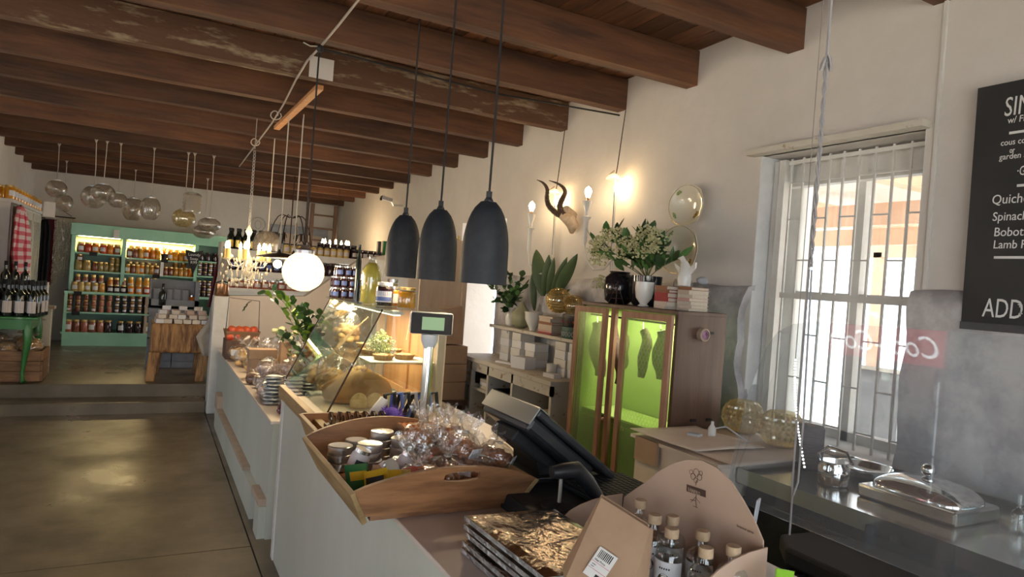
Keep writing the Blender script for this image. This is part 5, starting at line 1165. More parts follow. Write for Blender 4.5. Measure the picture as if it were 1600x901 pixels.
bagB = bag_proto('nougat_bag', 'small dark truffles', 'sweets', 'snack_dark', r=.060, hgt=.085, neck=.03, lumps=12, lump_r=.025, sd=15, group='small sweet bags on the far counter', tie=False)
sp = [(.76, 5.50, 'beside the left upright kraft box'), (.79, 5.33, 'second in the front row of small bags'), (.90, 5.52, 'in front of the right upright kraft box'), (.98, 5.45, 'in the middle of the small bags'), (1.04, 5.68, 'before the tall slim kraft box'), (1.15, 5.72, 'right of the tall slim kraft box'), (1.08, 5.45, 'right front of the small bags'), (1.18, 5.50, 'nearest the glass display case')]
for i, (x, y, lb) in enumerate(sp):
    if i == 0: bagB.location = (x, y, ZF); bagB['label'] = 'small bag of dark truffles '+lb
    else: dup(bagB, (x, y, ZF), R(0, 6), 'small bag of dark truffles '+lb, sc=R(.95, 1.2))
t0 = bag_proto('sweet_tub', 'clear tub of pink-white sweets', 'sweets', 'sweets', r=.078, hgt=.12, neck=.0, lumps=40, lump_r=.02, sd=19, group='pink-white sweet packs on the far counter', tie=False)
sp = [(.78, 4.98, 'front left'), (.92, 4.96, 'second from left'), (1.06, 4.98, 'third from left'), (.80, 5.14, 'behind the front left one'), (.94, 5.16, 'behind the second one'), (1.09, 5.16, 'behind at the right'), (.77, 4.84, 'nearest the silvery packets'), (.79, 5.06, 'stacked on the front left pair', .12), (.94, 5.06, 'stacked on the middle pair', .12), (1.07, 5.08, 'stacked at the right', .12)]
for i, (x, y, lb, *dz_) in enumerate(sp):
    if i == 0: t0.location = (x, y, ZF); t0['label'] = 'clear pack of pink-white sweets, '+lb
    else: dup(t0, (x, y, ZF+(dz_[0] if dz_ else 0)), R(0, 6), 'clear pack of pink-white sweets, '+lb)
# stacks of silver-white packets
for s_ in range(3):
    for k in range(8):
        o = blob((0, 0, .013), .062, (1.0, .8, .22), s_*9+k, .2, 2.5, 12, 7).build('wafer_packet', 'foil_side' if s_ != 1 else 'label_white', smooth=70)
        o.location = (.765+s_*.115, 4.66-.10*(s_ % 2)+.02*s_, ZF+.003+k*.024); o.rotation_euler = (0, 0, R(-.4, .4))
        tag(o, f'flat silvery packet, {nth(k)} from bottom in the {("left","middle","right")[s_]} far counter stack', 'packet', 'silvery packets stacked on the far counter')
for i, (x, y) in enumerate(((.78, 4.32), (.86, 4.36), (.80, 4.42))):
    o = blob((0, 0, .03), .034, (1.2, 1, .8), i, .2).build('dark_truffle_bag', 'j_purple', smooth=70); o.location = (x, y, ZF); tag(o, f'dark plum-coloured ball, {nth(i)} at the near end of the far counter', 'sweet', 'plum balls on the far counter')
# ivy in a vase
t = thing('ivy_vase', 'tall ivy sprays in a clear jar beside the display case', 'plant', (1.22, 5.35, ZF))
G().lathe([(.05, 0), (.055, .01), (.055, .15), (.045, .17), (.05, .18)], 18, c=(1.22, 5.35, ZF), cap=False).build('jar', 'bulb_glass', t, smooth=60)
random.seed(12)
tips = [at(px, py, Y=5.35) for px, py in ((412, 455), (425, 452), (440, 462), (455, 470), (470, 480), (480, 478), (500, 490), (478, 505), (465, 500), (440, 522), (492, 512))]
spray(t, (1.22, 5.35, ZF+.08), tips[:4], 'leaf_bright', 14, .065, .055, sag=.12, both='leaf_green'); spray(t, (1.22, 5.35, ZF+.08), tips[4:], 'leaf_green', 18, .065, .058, both='leaf_dark')
t = thing('cream_rose_spray', 'cream flowers with green leaves in front of the cookie bags', 'plant', (1.2, 6.0, ZF))
G().lathe([(.03, 0), (.035, .09)], 12, c=(1.2, 6.0, ZF)).build('cup', 'bulb_glass', t)
spray(t, (1.2, 6.0, ZF+.05), [at(px, py, Y=6.0) for px, py in ((430, 520), (445, 515), (455, 525), (465, 530))], 'leaf_green', 6, .05, .04)
for i, (px, py) in enumerate(((430, 517), (441, 514), (452, 528), (462, 520))): blob(at(px, py, Y=5.98), .028, (1, 1, .8), i, .5, 3).build('flower', 'flower_pale', t, smooth=60)
# ================================================================== DISPLAY CASE CONTENTS
random.seed(41)
t = thing('bread_loaf', 'large pale loaf of bread in the bottom of the display case', 'bread', (1.08, 3.72, .905))
def loaf(c_, sx_, sy_, sz_, m__, nm, par, sd=0):
    g = blob((0, 0, 0), 1, (sx_, sy_, sz_), sd, .07, 1.4, 22, 14)
    g.v = [(v[0], v[1], max(v[2], -sz_*.45)) for v in g.v]; g.v = [(v[0]+c_[0], v[1]+c_[1], v[2]+c_[2]+sz_*.45) for v in g.v]
    return g.build(nm, m__, par, smooth=80)
loaf((1.075, 3.74, .905), .20, .13, .115, 'bread', 'crust', t)
for i in range(3): loaf((1.02+.085*i, 3.53, .906), .048, .018, .055, 'crumb', 'slice', t, i)
for i, (x, y, z, lb) in enumerate(((1.14, 3.54, zs+.008, 'tart with filling on the glass shelf, left at the front'), (1.27, 3.58, zs+.008, 'tart with filling on the glass shelf, beside the wooden back'), (1.14, 3.78, zs+.008, 'tart at the back of the glass shelf on the left'), (1.28, 3.82, zs+.008, 'tart at the back of the glass shelf by the wood'), (1.20, 4.1, zs+.008, 'tart deepest on the glass shelf'))):
    t = thing('tart', lb, 'tart', (x, y, z), 0, 'tarts on the glass shelf'); pr = [(.045, 0), (.058, .028), (.054, .028), (.046, .014), (.001, .016)]
    G().lathe(pr, 36, c=(x, y, z), rib=.03, ribn=18).build('crust', 'tart', t)
    b_ = blob((x, y, z+.018), .046, (1, 1, .30), i, .5, 5); b_.build('filling', 'filling' if i % 2 == 0 else 'crumb', t, smooth=60)
G().box(1.04, 1.40, 3.44, 3.68, zs+.0062, zs+.0078).build('tray_liner', 'label_white', None).name = 'white_tray'
tag(bpy.data.objects['white_tray'], 'thin white tray under the tarts on the glass shelf', 'tray')
t = thing('garnish_plant', 'feathery green and cream herb garnish on the glass shelf', 'herbs', (1.17, 3.70, zs+.01)); g = G()
for i in range(420):
    a = R(0, 6.28); q = R(0, .085); c_ = V((1.17+math.cos(a)*q, 3.70+math.sin(a)*q*1.2, zs+.03+R(0, .13)*(1-q*6))); g.cbox(c_, (R(.006, .016), .003, .006), R(0, 3), rx=R(-1, 1), ry=R(-1, 1))
g.build('herb_leaves', 'garnish', t, kind='stuff')
for i in range(6): G().sphere((1.17+R(-.05, .05), 3.62+R(-.03, .08), zs+.05+R(0, .06)), .012, 7, 5).build('berry', 'flower_pale', t, smooth=True)
bagC = bag_proto('crisp_bag', 'long clear bag of golden crisps', 'biscuits', 'snack_gold', r=.10, hgt=.21, neck=.05, lumps=60, lump_r=.026, sd=23, group='crisp bags inside the display case')
for i, (x, y, z, lb) in enumerate(((.99, 4.00, .905, 'in the middle of the case behind the loaf'), (.98, 4.30, .905, 'at the far end of the display case'), (1.20, 4.20, .905, 'at the far back of the display case'), (1.14, 4.35, zs+.008, 'on the glass shelf at the far end'))):
    if i == 0: bagC.location = (x, y, z); bagC['label'] = 'golden crisps in clear bag '+lb
    else: dup(bagC, (x, y, z), R(0, 6), 'golden crisps in clear bag '+lb, sc=.9)
# striped clear straws bundle (cellophane-wrapped breadsticks)
t = thing('breadstick_bundle', 'clear wrapped bundle of long pale breadsticks leaning inside the case', 'breadsticks', (1.0, 3.95, 1.0))
for i in range(11):
    o_ = V((.0, .006*i, .006*i)); a, b = at(500+i*3, 575-i*4.0, Y=3.95), at(555+i*2, 515-i*2.0, Y=4.0); G().tube([a+o_*0, b], .0026, 5).build('breadstick', 'crumb', t)
# on top of the case
zT = zt+.0085
def tin_stack():
    k = 0
    for lay in range(3):
        for i in range(4 if lay < 2 else 3):
            for j in range(2):
                x = 1.058+i*.050+(.02 if lay == 2 else 0); y = 4.42-j*.056
                o = inst(TJ, 'mini_jar', None, (x, y, zT+lay*.0695), (0, 0, R(-.3, .3)))
                tag(o, f'small blue-labelled jar, {nth(i)} from left, {nth(lay)} layer, {("back","front")[j]} row atop case', 'jar', 'stacked small jars on the display case')
TJ = jar_mesh(.0245, .069, 'j_dark', 'lid_silver', 'label_blue')
tin_stack()
t = thing('lemonade_bottle', 'tall glass bottle of cloudy yellow lemonade on the display case', 'bottle', (1.19, 3.86, zT))
c = V((1.125, 3.82, zT)); t.location = c; WM[t] = Matrix.Translation(c)
G().lathe([(.050, .004), (.055, .012), (.055, .165), (.050, .19), (.036, .215), (.020, .235)], 24, c=c).build('juice', 'lemonade', t, smooth=60)
G().lathe([(.052, 0), (.058, .008), (.058, .168), (.052, .196), (.038, .220), (.022, .242), (.021, .265), (.024, .27)], 24, c=c, cap=False).build('glass', 'bottle_clear', t, smooth=60)
t = thing('wrapped_bottle', 'slim dark green bottle behind the lemonade on the display case', 'bottle', (1.11, 4.05, zT)); G().lathe([(.018, 0), (.018, .24), (.008, .28), (.008, .34)], 12, c=(1.10, 4.02, zT)).build('glass', 'wine_glass', t, smooth=60)
def big_jar(x, y, r, h, content, lid, lab, lb, z=zT):
    t_ = thing('preserve_jar', lb, 'jar', (x, y, z), 0); c_ = V((x, y, z))
    G().lathe([(r*.90, .004), (r*.95, .01), (r*.95, h*.72), (r*.80, h*.82)], 24, c=c_).build('contents', content, t_, smooth=60)
    G().lathe([(r*.92, 0), (r, .006), (r, h*.74), (r*.82, h*.86), (r*.80, h*.9)], 24, c=c_, cap=False).build('glass', 'bottle_clear', t_, smooth=60)
    G().lathe([(r*.86, h*.87), (r*.87, h), (r*.82, h*1.005), (.001, h*1.005)], 24, c=c_).build('lid', lid, t_, smooth=40)
    n = 12; vs = []
    for zz in (h*.18, h*.64):
        for i in range(n+1): a_ = -PI/2-.5-1.1+2.2*i/n; vs.append((c_.x+r*1.012*math.cos(a_), c_.y+r*1.012*math.sin(a_), z+zz))
    if lab:
        G().add(vs, [(i, i+1, i+n+2, i+n+1) for i in range(n)]).build('label', lab, t_, smooth=60)
    return t_
t = big_jar(1.14, 3.60, .048, .130, 'j_dark', 'lid_white', 'label_white', 'dark jam jar with blue and white label on the display case')
c_ = V((1.14, 3.60, zT)); g = G(); r = .0494; n = 12; vs = []
for zz in (.030, .052):
    for i in range(n+1): a_ = -PI/2-.5-1.05+2.1*i/n; vs.append((c_.x+r*math.cos(a_), c_.y+r*math.sin(a_), zT+zz))
G().add(vs, [(i, i+1, i+n+2, i+n+1) for i in range(n)]).build('blue_band', 'label_blue', t, smooth=60)
vs = []
random.seed(2)
g = G()
for q in range(5):
    for i in range(8):
        a0 = -PI/2-.5-.9+.22*i; 
        z_ = zT+.060+q*.0055; w_ = R(.08, .18); g.add([(c_.x+r*math.cos(a0), c_.y+r*math.sin(a0), z_), (c_.x+r*math.cos(a0+w_), c_.y+r*math.sin(a0+w_), z_), (c_.x+r*math.cos(a0+w_), c_.y+r*math.sin(a0+w_), z_+.0025), (c_.x+r*math.cos(a0), c_.y+r*math.sin(a0), z_+.0025)], [(0, 1, 2, 3)])
g.build('label_print', 'label_blue', t, kind='stuff')
big_jar(1.235, 3.50, .050, .112, 'j_honey', 'lid_gold', None, 'bright orange marmalade jar on the display case near its end')
big_jar(1.205, 3.64, .042, .112, 'j_orange', 'lid_silver', 'label_pale', 'orange jar with pale label behind the marmalade jar')
big_jar(1.24, 3.78, .035, .15, 'j_gold', 'lid_silver', None, 'slim golden jar behind the orange jars on the case')
# kraft boxes and bags by the screen
t = thing('brown_paper_bag', 'large brown paper carrier folded on the boxes by the plywood screen', 'paper bag', (2.36, 5.45, 1.12))
for (x0, x1, z0_, z1_, lb, nm) in ((2.12, 2.44, .80, .97, 'upper flat kraft carton by the plywood screen', 'kraft_carton'), (2.12, 2.44, .62, .78, 'lower flat kraft carton by the plywood screen', 'kraft_carton')):
    pass
sh_ = thing('carton_rack', 'dark low rack holding kraft cartons before the plywood screen', 'rack', (2.30, 5.4, 0))
G().box(2.12, 2.46, 5.25, 5.6, .56, .60).build('board', 'wood_dark', sh_)
for x in (2.13, 2.42): G().box(x, x+.03, 5.27, 5.58, 0, .56).build('side', 'wood_dark', sh_)
for i in range(3): kbox((2.29, 5.42, .601+i*.155), (.30, .28, .15), R(-.03, .03), f'flat kraft carton, {nth(i)} from the bottom on the dark rack')
g = G(); g.add([(2.16, 5.34, 1.07), (2.42, 5.34, 1.07), (2.42, 5.46, 1.07), (2.16, 5.46, 1.07), (2.18, 5.36, 1.36), (2.40, 5.37, 1.40), (2.40, 5.41, 1.40), (2.18, 5.41, 1.36)], [(0, 3, 2, 1), (4, 5, 6, 7), (0, 1, 5, 4), (1, 2, 6, 5), (2, 3, 7, 6), (3, 0, 4, 7)])
WM[t] = Matrix.Identity(4); t.location = (0, 0, 0); g.build('bag_body', 'kraft', t, bevel=.004)
# ================================================================== TRAYS ON THE COUNTER
def tray(x0, x1, y0_, y1_, z, h, label, arch, fl=.055):
    t_ = thing('wooden_tray', label, 'tray', ((x0+x1)/2, (y0_+y1_)/2, z)); th = .016
    G().box(x0+.02, x1-.02, y0_+.02, y1_-.02, z+.012, z+.022).build('bottom', 'pine', t_)
    G().box(x0+.01, x1-.01, y0_+.01, y0_+.035, z, z+.03).build('base_rail', 'pine', t_); G().box(x0+.01, x1-.01, y1_-.03, y1_-.01, z, z+.03).build('base_rail', 'pine', t_)
    def side(a, b, c_, d, m__, nm='side_panel'):
        p = [V(q) for q in (a, b, c_, d)]; n_ = (p[1]-p[0]).cross(p[3]-p[0]).normalized()*th
        return G().add(p+[q+n_ for q in p], [(3, 2, 1, 0), (4, 5, 6, 7), (0, 1, 5, 4), (1, 2, 6, 5), (2, 3, 7, 6), (3, 0, 4, 7)]).build(nm, m__, t_, bevel=.002)
    side((x0, y0_, z), (x0-fl, y0_-fl*.8, z+h), (x0-fl, y1_+fl*.8, z+h), (x0, y1_, z), 'pine_y')
    side((x1, y1_, z), (x1+fl, y1_+fl*.8, z+h), (x1+fl, y0_-fl*.8, z+h), (x1, y0_, z), 'pine_y')
    for (yy, dy) in ((y0_, -fl*.8), (y1_, fl*.8)):
        nx = 24; vo = []; sgn = -1 if dy < 0 else 1; lift = .020
        prof_ = []
        for i in range(nx+1):
            f = i/nx; top = h+(arch*math.sin(PI*f)**.8 if arch else 0); prof_.append((f, top))
        vs = []
        for off in (0, -sgn*th):
            for (f, top) in prof_:
                for zz in (lift, top):
                    k_ = zz/h; xa = x0-fl*min(k_, 1); xb_ = x1+fl*min(k_, 1); vs.append((xa+(xb_-xa)*f, yy+dy*zz/h+off, z+zz))
        fs = []; O = (nx+1)*2
        hole = arch > 0 and dy < 0
        for i in range(nx):
            a_ = i*2
            fs += [(a_, a_+2, a_+3, a_+1), (O+a_, O+a_+1, O+a_+3, O+a_+2), (a_+1, a_+3, O+a_+3, O+a_+1), (a_, O+a_, O+a_+2, a_+2)]
        fs += [(0, 1, O+1, O), (O-2, 2*O-2, 2*O-1, O-1)]
        g = G().add(vs, fs); o_ = g.build('end_panel', 'pine', t_)
        if hole:
            ctr = V(((x0+x1)/2+.03, yy+dy*.9, z+h+arch*.42)); pr = []
            for i in range(24):
                a_ = 2*PI*i/24; pr.append((math.copysign(min(abs(math.cos(a_))*.075, .06)+.0, math.cos(a_))*(1) , math.sin(a_)*.017))
            cut = G().prism(pr, .12, Matrix.Translation(ctr+V((0, -.06, 0))) @ Matrix.Rotation(-PI/2, 4, 'X')).build('handle_cutter', 'pine')
            bo = o_.modifiers.new('hole', 'BOOLEAN'); bo.object = cut; bo.operation = 'DIFFERENCE'; bo.solver = 'EXACT'
            dg = bpy.context.evaluated_depsgraph_get(); dg.update(); me = bpy.data.meshes.new_from_object(o_.evaluated_get(dg)); o_.modifiers.clear(); o_.data = me
            bpy.data.objects.remove(cut)
    return t_
tray(.60, 1.075, 1.90, 2.50, .902, .105, 'large wooden tray with arched handle end, full of bagged snacks and tins', .060)
tray(.66, 1.10, 2.62, 3.02, .902, .085, 'smaller wooden tray of sunglasses behind the snack tray', 0, .03)
ZB = .926; random.seed(52)
def pillow(w_, h_, d_, sd):
    n = 8; g = G()
    for sg in (1, -1):
        vs = [((i/n-.5)*w_, sg*d_/2*max(0, math.sin(PI*i/n)*math.sin(PI*j/n))**.5+.002*noise.noise(V((i, j, sd))), (j/n-.5)*h_) for j in range(n+1) for i in range(n+1)]
        fs = [(j*(n+1)+i, j*(n+1)+i+1, (j+1)*(n+1)+i+1, (j+1)*(n+1)+i) for j in range(n) for i in range(n)]
        g.add(vs, [f[::-1] if sg > 0 else f for f in fs])
    return g
# tins
def tin_stack2(x, y, n, lb, r=.042):
    for k in range(n):
        t_ = G().lathe([(r*.96, 0), (r, .003), (r, .017), (r*1.03, .018), (r*1.03, .026), (r*.98, .028), (.001, .028)], 24).build('round_tin', ['silver_tin'], smooth=40)
        t_.location = (x+R(-.003, .003), y+R(-.003, .003), ZB+k*.0285); tag(t_, f'round silver tin, {nth(k)} from bottom of the {lb} stack in snack tray', 'tin', 'round silver tins in the snack tray')
    top = G().lathe([(r*.9, 0), (.001, .0006)], 24, cap=False); 
    o = top.build('tin_label', 'label_white' if n % 2 else 'plate_cream', t_); o.location = (0, 0, .0283); o.matrix_basis = Matrix.Translation((0, 0, .0286)); o['label'] = 'round pale paper label'
    for v in o.data.vertices: pass
def fix_local(o, me_g): pass
tin_stack2(.628, 2.37, 3, 'leftmost'); tin_stack2(.705, 2.27, 4, 'front left'); tin_stack2(.80, 2.44, 4, 'back middle'); tin_stack2(.84, 2.32, 4, 'middle'); tin_stack2(.71, 2.44, 3, 'back left')
# small jars lying / standing
for i, (x, y, lb) in enumerate(((.70, 2.15, 'dark-labelled clear jar tipped over in the front left of the tray'), (.775, 2.14, 'dark-labelled jar beside the tipped jar in the tray'), (.64, 2.22, 'pale jar against the left side of the snack tray'))):
    o = inst(jar_mesh(.032, .085, 'label_pale', 'lid_silver', 'label_dark'), 'salve_jar', None, (x, y, ZB+.03), (.9 if i < 1 else .2, .3, R(-.5, .5))); tag(o, lb, 'jar')
for i, (x, y, m__, lb) in enumerate(((.66, 2.03, 'yellow_pack', 'yellow packet, leftmost at the front of the tray'), (.73, 2.01, 'yellow_pack', 'yellow packet leaning second at the front of the tray'), (.79, 2.05, 'red_pack', 'red and yellow packet by the arched tray end'), (.70, 2.08, 'kraft', 'brown packet lying behind the yellow packets'), (.62, 2.10, 'green_box', 'green packet against the left tray side'))):
    o = pillow(.075, .085, .022, i).build('sweet_packet', m__, smooth=60); o.location = (x, y, ZB+.048); o.rotation_euler = (R(-.75, -.35), R(-.3, .3), R(-.5, .5)); tag(o, lb, 'packet')
    pb_ = G().box(-.028, .028, -.0145, -.0135, -.012, .016).build('printed_panel', ['ink', 'red_pack', 'yellow_pack', 'label_white', 'yellow_pack'][i], None); pb_.parent = o;
bagD = bag_proto('snack_bag', 'brown snack', 'snack', 'snack', r=.068, hgt=.085, neck=.075, lumps=34, lump_r=.0185, sd=29, group='cellophane snack bags in the wooden tray', sticker=True)
sp = [(.80, 2.16, 0, 'leftmost, half behind the yellow packets'), (.80, 2.03, .0, 'front left by the arched handle with white label'), (.93, 2.10, 0, 'front middle behind the handle'), (1.02, 2.06, .0, 'front right corner'), (.95, 2.24, .02, 'centre'), (1.05, 2.20, .02, 'right side'), (.96, 2.38, .02, 'back middle'), (1.06, 2.36, .03, 'back right'),
      (.90, 2.30, .075, 'upper layer centre'), (1.0, 2.28, .085, 'upper layer right'), (.98, 2.14, .075, 'upper layer front right'), (1.10, 2.10, .05, 'hanging over the right tray edge with white label')]
for i, (x, y, dz, lb) in enumerate(sp):
    if i == 0: bagD.location = (x, y, ZB+dz); bagD['label'] = 'cellophane bag of brown snacks, '+lb
    else:
        o = dup(bagD, (x, y, ZB+dz), R(0, 6) if i != 1 else .1, 'cellophane bag of brown snacks, '+lb, sc=R(.9, 1.12)); o.rotation_euler[0] = R(-.25, .25); o.rotation_euler[1] = R(-.2, .2)
t = thing('sausage_pack', 'flat clear-topped pack of brown dried sausages at the tray back', 'snack', (.97, 2.49, 1.03))
for i in range(7): G().tube([(.90+i*.022, 2.44, 1.035), (.905+i*.022, 2.50, 1.04), (.90+i*.022, 2.54, 1.035)], .010, 8).build('sausage', 'snack', t, smooth=True)
G().box(.885, 1.055, 2.43, 2.55, 1.015, 1.024).box(.885, .888, 2.43, 2.55, 1.024, 1.05).box(1.052, 1.055, 2.43, 2.55, 1.024, 1.05).build('clear_tub', 'cello', t)
# second tray: sunglasses, purple pompom, papers
for i in range(7):
    x = .70+i*.036; t = thing('sunglasses', f'dark sunglasses, {nth(i)} from left in the small wooden tray', 'sunglasses', (x, 2.86, .93), 0, 'sunglasses in the small tray')
    for q in (-1, 1): G().lathe([(.001, 0), (.026, .0), (.028, .003), (.001, .004)], 16, T=Matrix.Translation((x, 2.80+q*.032, 1.005)) @ Matrix.Rotation(PI/2+R(-.2, .1), 4, 'Y')).build('lens', 'wine_glass', t)
    G().tube([(x, 2.76, 1.03), (x+.004, 2.80, 1.036), (x, 2.84, 1.03)], .003, 5).build('frame', 'iron', t); G().box(x-.014, x+.014, 2.75, 2.87, .926, .98).build('display_slot', 'wood_dark', t)
t = thing('purple_pompom', 'fluffy purple pompom lying between tins and sunglasses', 'pompom', (.95, 2.82, 1.0)); g = G()
g.sphere((.97, 2.84, 1.0), .045, 14, 10)
for i in range(500):
    d = V((R(-1, 1), R(-1, 1), R(-1, 1))).normalized(); p = V((.97, 2.84, 1.0)); n_ = d.orthogonal().normalized()*.002; g.add([p+d*.03-n_, p+d*.03+n_, p+d*R(.06, .072)], [(0, 1, 2)])
g.build('fluff', 'purple', t, kind='stuff')
o = blob((0, 0, 0), .07, (1.1, .5, .55), 3, .2).build('kraft_pouch', 'kraft', smooth=60); o.location = (.95, 2.70, .97); tag(o, 'rolled kraft pouch in front of the purple pompom', 'pouch')
t = thing('strap_bundle', 'bundle of black and blue straps sticking up behind the pompom', 'straps', (1.04, 2.95, .95))
for i in range(7):
    a_ = i*.35-.6; p0 = V((1.0+i*.014, 2.95, .93)); G().tube([p0, p0+V((.01*i-.02, .01, .08)), p0+V((.02*i-.03, 0, .15)), p0+V((.02*i+.01, -.01, .16)), p0+V((.02*i+.02, -.01, .09))], .010, 5).build('strap', ['black_matte', 'label_blue', 'black_matte', 'crate_grey'][i % 4], t)
t = thing('small_bottle_grey', 'grey-white scoop leaning in front of the bread loaf', 'scoop', (.90, 2.98, .93)); G().lathe([(.02, 0), (.026, .06), (.022, .13), (.006, .14)], 14, T=Matrix.Translation((.90, 2.96, .95)) @ Matrix.Rotation(.6, 4, 'Y')).build('body', 'pos_white', t, smooth=60)
# ================================================================== TILL
t = thing('price_display', 'customer price display with green screen on a chrome pole', 'display', (1.03, 2.58, .90)); c = V((1.02, 2.585, 0))
G().lathe([(.05, 0), (.05, .008), (.02, .015)], 20, c=(1.03, 2.585, .90)).build('base', 'pos_white', t)
g = G()
for k in range(4):
    a_ = k*PI/2
    g.lathe([(.0095, 0), (.0095, .43)], 8, c=(c.x+.012*math.cos(a_), c.y+.012*math.sin(a_), .912))
g.lathe([(.019, .0), (.019, .43)], 18, c=(c.x, c.y, .912)); g.build('pole', 'chrome', t, smooth=50, kind=None)
G().lathe([(.022, 0), (.036, .03), (.036, .055), (.02, .06)], 14, c=(c.x, c.y, 1.335), sq=.7).build('neck', 'pos_white', t, smooth=40)
T = Matrix.Translation((1.018, 2.565, 1.437)) @ frame_m((.96, -.26, -.02), (.0, .18, 1)); 
ax_ = V((.955, -.29, 0)).normalized(); T = Matrix.Translation((1.018, 2.565, 1.437)) @ frame_m(ax_, V((0, 0, 1)))
G().box(-.086, .086, -.045, .045, -.04, -.004, T=T).build('housing', 'pos_white', t, bevel=.008); G().box(-.083, .083, -.042, .042, -.006, .002, T=T).build('bezel', 'black_matte', t, bevel=.003)
G().box(-.040, .050, -.026, .026, .002, .0035, T=T).build('screen', 'lcd', t)
t = thing('till_screen', 'black touch till screen tilted back, seen from behind', 'till', (1.3, 2.05, .955))
pt0 = V((1.13, 0, 1.200)); pb = V((1.455, 0, .965)); d_ = (pb-pt0).normalized(); up_ = V((-d_.z, 0, d_.x)); 
if up_.z < 0: up_ = -up_
fm = Matrix.Identity(4)
for i in range(3): fm[i][0] = d_[i]; fm[i][1] = (0, 1, 0)[i]; fm[i][2] = up_[i]; fm[i][3] = (pt0.x, 1.88, pt0.z)[i]
Ls = (pb-pt0).length
G().box(0, Ls, 0, .36, 0, .028, T=fm).build('screen_slab', 'black_plastic', t, bevel=.008)
G().box(-.006, .0, .002, .358, -.035, .028, T=fm).box(-.006, .045, .002, .358, .0281, .031, T=fm).build('top_cap', 'pos_silver', t, bevel=.002)
G().box(.0, Ls*.8, .012, .348, -.055, 0, T=fm).build('back_housing', 'black_plastic', t, bevel=.015)
G().box(.03, Ls*.55, .10, .26, -.10, -.055, T=fm).build('hinge_block', 'black_matte', t, bevel=.01)
G().box(1.16, 1.40, 1.95, 2.20, .956, .975).build('foot', 'black_plastic', t, bevel=.005); G().add([(1.22, 1.98, .97), (1.34, 1.98, .97), (1.34, 2.17, .97), (1.22, 2.17, .97), (1.20, 2.0, 1.08), (1.27, 2.0, 1.03), (1.27, 2.15, 1.03), (1.20, 2.15, 1.08)], [(0, 3, 2, 1), (4, 5, 6, 7), (0, 1, 5, 4), (1, 2, 6, 5), (2, 3, 7, 6), (3, 0, 4, 7)]).build('stand', 'black_matte', t)
t = thing('barcode_scanner', 'black handheld barcode scanner resting in its upright stand', 'scanner', (1.19, 1.72, .956))
h0 = at(862, 738, Y=1.72); h1 = at(900, 733, Y=1.72); h2 = at(918, 752, Y=1.72); h3 = at(945, 793, Y=1.72)
G().tube([h0, h0.lerp(h1, .4), h1, h2, h2.lerp(h3, .5), h3], [.018, .024, .026, .024, .021, .017], 12).build('scanner_body', 'black_plastic', t, smooth=70)
st = V((h0.x+.035, 1.72, .956)); G().lathe([(.055, 0), (.055, .006), (.012, .016)], 18, c=st).build('stand_base', 'black_matte', t); G().tube([st+V((0, 0, .01)), V((st.x, 1.72, h0.z-.01))], .006, 8).build('stalk', 'conduit', t)
t = thing('till_keyboard', 'wide black programmable keyboard beside the till stand', 'keyboard', (1.40, 1.70, .956))
G().box(1.26, 1.53, 1.67, 1.93, .956, .972).build('case', 'black_plastic', t, bevel=.003)
km = G().cbox((0, 0, 0), (.017, .017, .009)).mesh('key', 'black_matte')
for i in range(12):
    for j in range(12): inst(km, 'key', t, (1.275+i*.0215-1.40, 1.685+j*.0205-1.70, .977-.956))
# ================================================================== FOREGROUND
for k in range(5):
    z = .902+k*.021; a, b, c_, d = V((.775, 1.62, 0)), V((.785, 1.22, 0)), V((1.035, 1.20, 0)), V((1.045, 1.60, 0)); t = None; off = V((R(-.006, .006), R(-.006, .006), 0))
    nx = 14; vs = []; fs = []
    for j in range(nx+1):
        for i in range(nx+1):
            p = a.lerp(d, i/nx).lerp(b.lerp(c_, i/nx), j/nx)+off; edge = min(i, nx-i, j, nx-j); h_ = .019 if edge > 0 else .012
            vs.append((p.x, p.y, z+h_+(noise.noise(V((p.x*12, p.y*12, k)))*.006 if edge > 0 else 0)))
    for j in range(nx):
        for i in range(nx): q = j*(nx+1)+i; fs.append((q, q+nx+1, q+nx+2, q+1))
    ring = [i for i in range(nx+1)]+[j*(nx+1)+nx for j in range(1, nx+1)]+[nx*(nx+1)+i for i in range(nx-1, -1, -1)]+[j*(nx+1) for j in range(nx-1, 0, -1)]
    o_ = len(vs)
    for r_ in ring: vs.append((vs[r_][0], vs[r_][1], z))
    n = len(ring)
    fs += [(ring[i], ring[(i+1) % n], o_+(i+1) % n, o_+i) for i in range(n)]+[tuple(o_+i for i in range(n))]
    g = G(); g.v = vs; g.f = fs; g.m = [0]*(nx*nx)+[1]*(len(fs)-nx*nx)
    o = g.build('foil_pack', ['foil', 'foil_side'], smooth=30, origin=(.95, 1.4, z)); tag(o, f'foil-wrapped flat pack, {nth(k)} from the bottom of the shiny stack', 'pack', 'foil packs stacked on the counter')
# kraft coffee bag
t = thing('kraft_paper_bag', 'folded kraft paper bag with a barcode sticker leaning on the bottles', 'paper bag', (.92, 1.15, .90))
A = at(940, 779, Y=1.22); B = at(1014, 826, Y=1.12); C_ = at(880, 915, Y=1.16); D_ = at(975, 960, Y=1.06)
dn = V((.05, .07, 0)); P = [A, B, D_, C_]
P2 = [A+V((.012, .016, .002)), B+V((.012, .016, .002)), D_+V((.06, .07, 0)), C_+V((.05, .08, 0))]
g = G(); g.add(P+P2, [(0, 1, 2, 3)[::-1], (4, 5, 6, 7), (0, 4, 5, 1), (1, 5, 6, 2), (2, 6, 7, 3), (3, 7, 4, 0)]); g.build('bag_body', 'kraft', t, bevel=.002)
f1 = B; f2 = at(1000, 850, Y=1.10); G().add([B, B+V((.03, .02, -.01)), D_+V((.10, .05, 0)), D_], [(0, 1, 2, 3)]).build('side_gusset', 'kraft', t)
n_ = (B-A).cross(C_-A).normalized()
if n_.y > 0: n_ = -n_
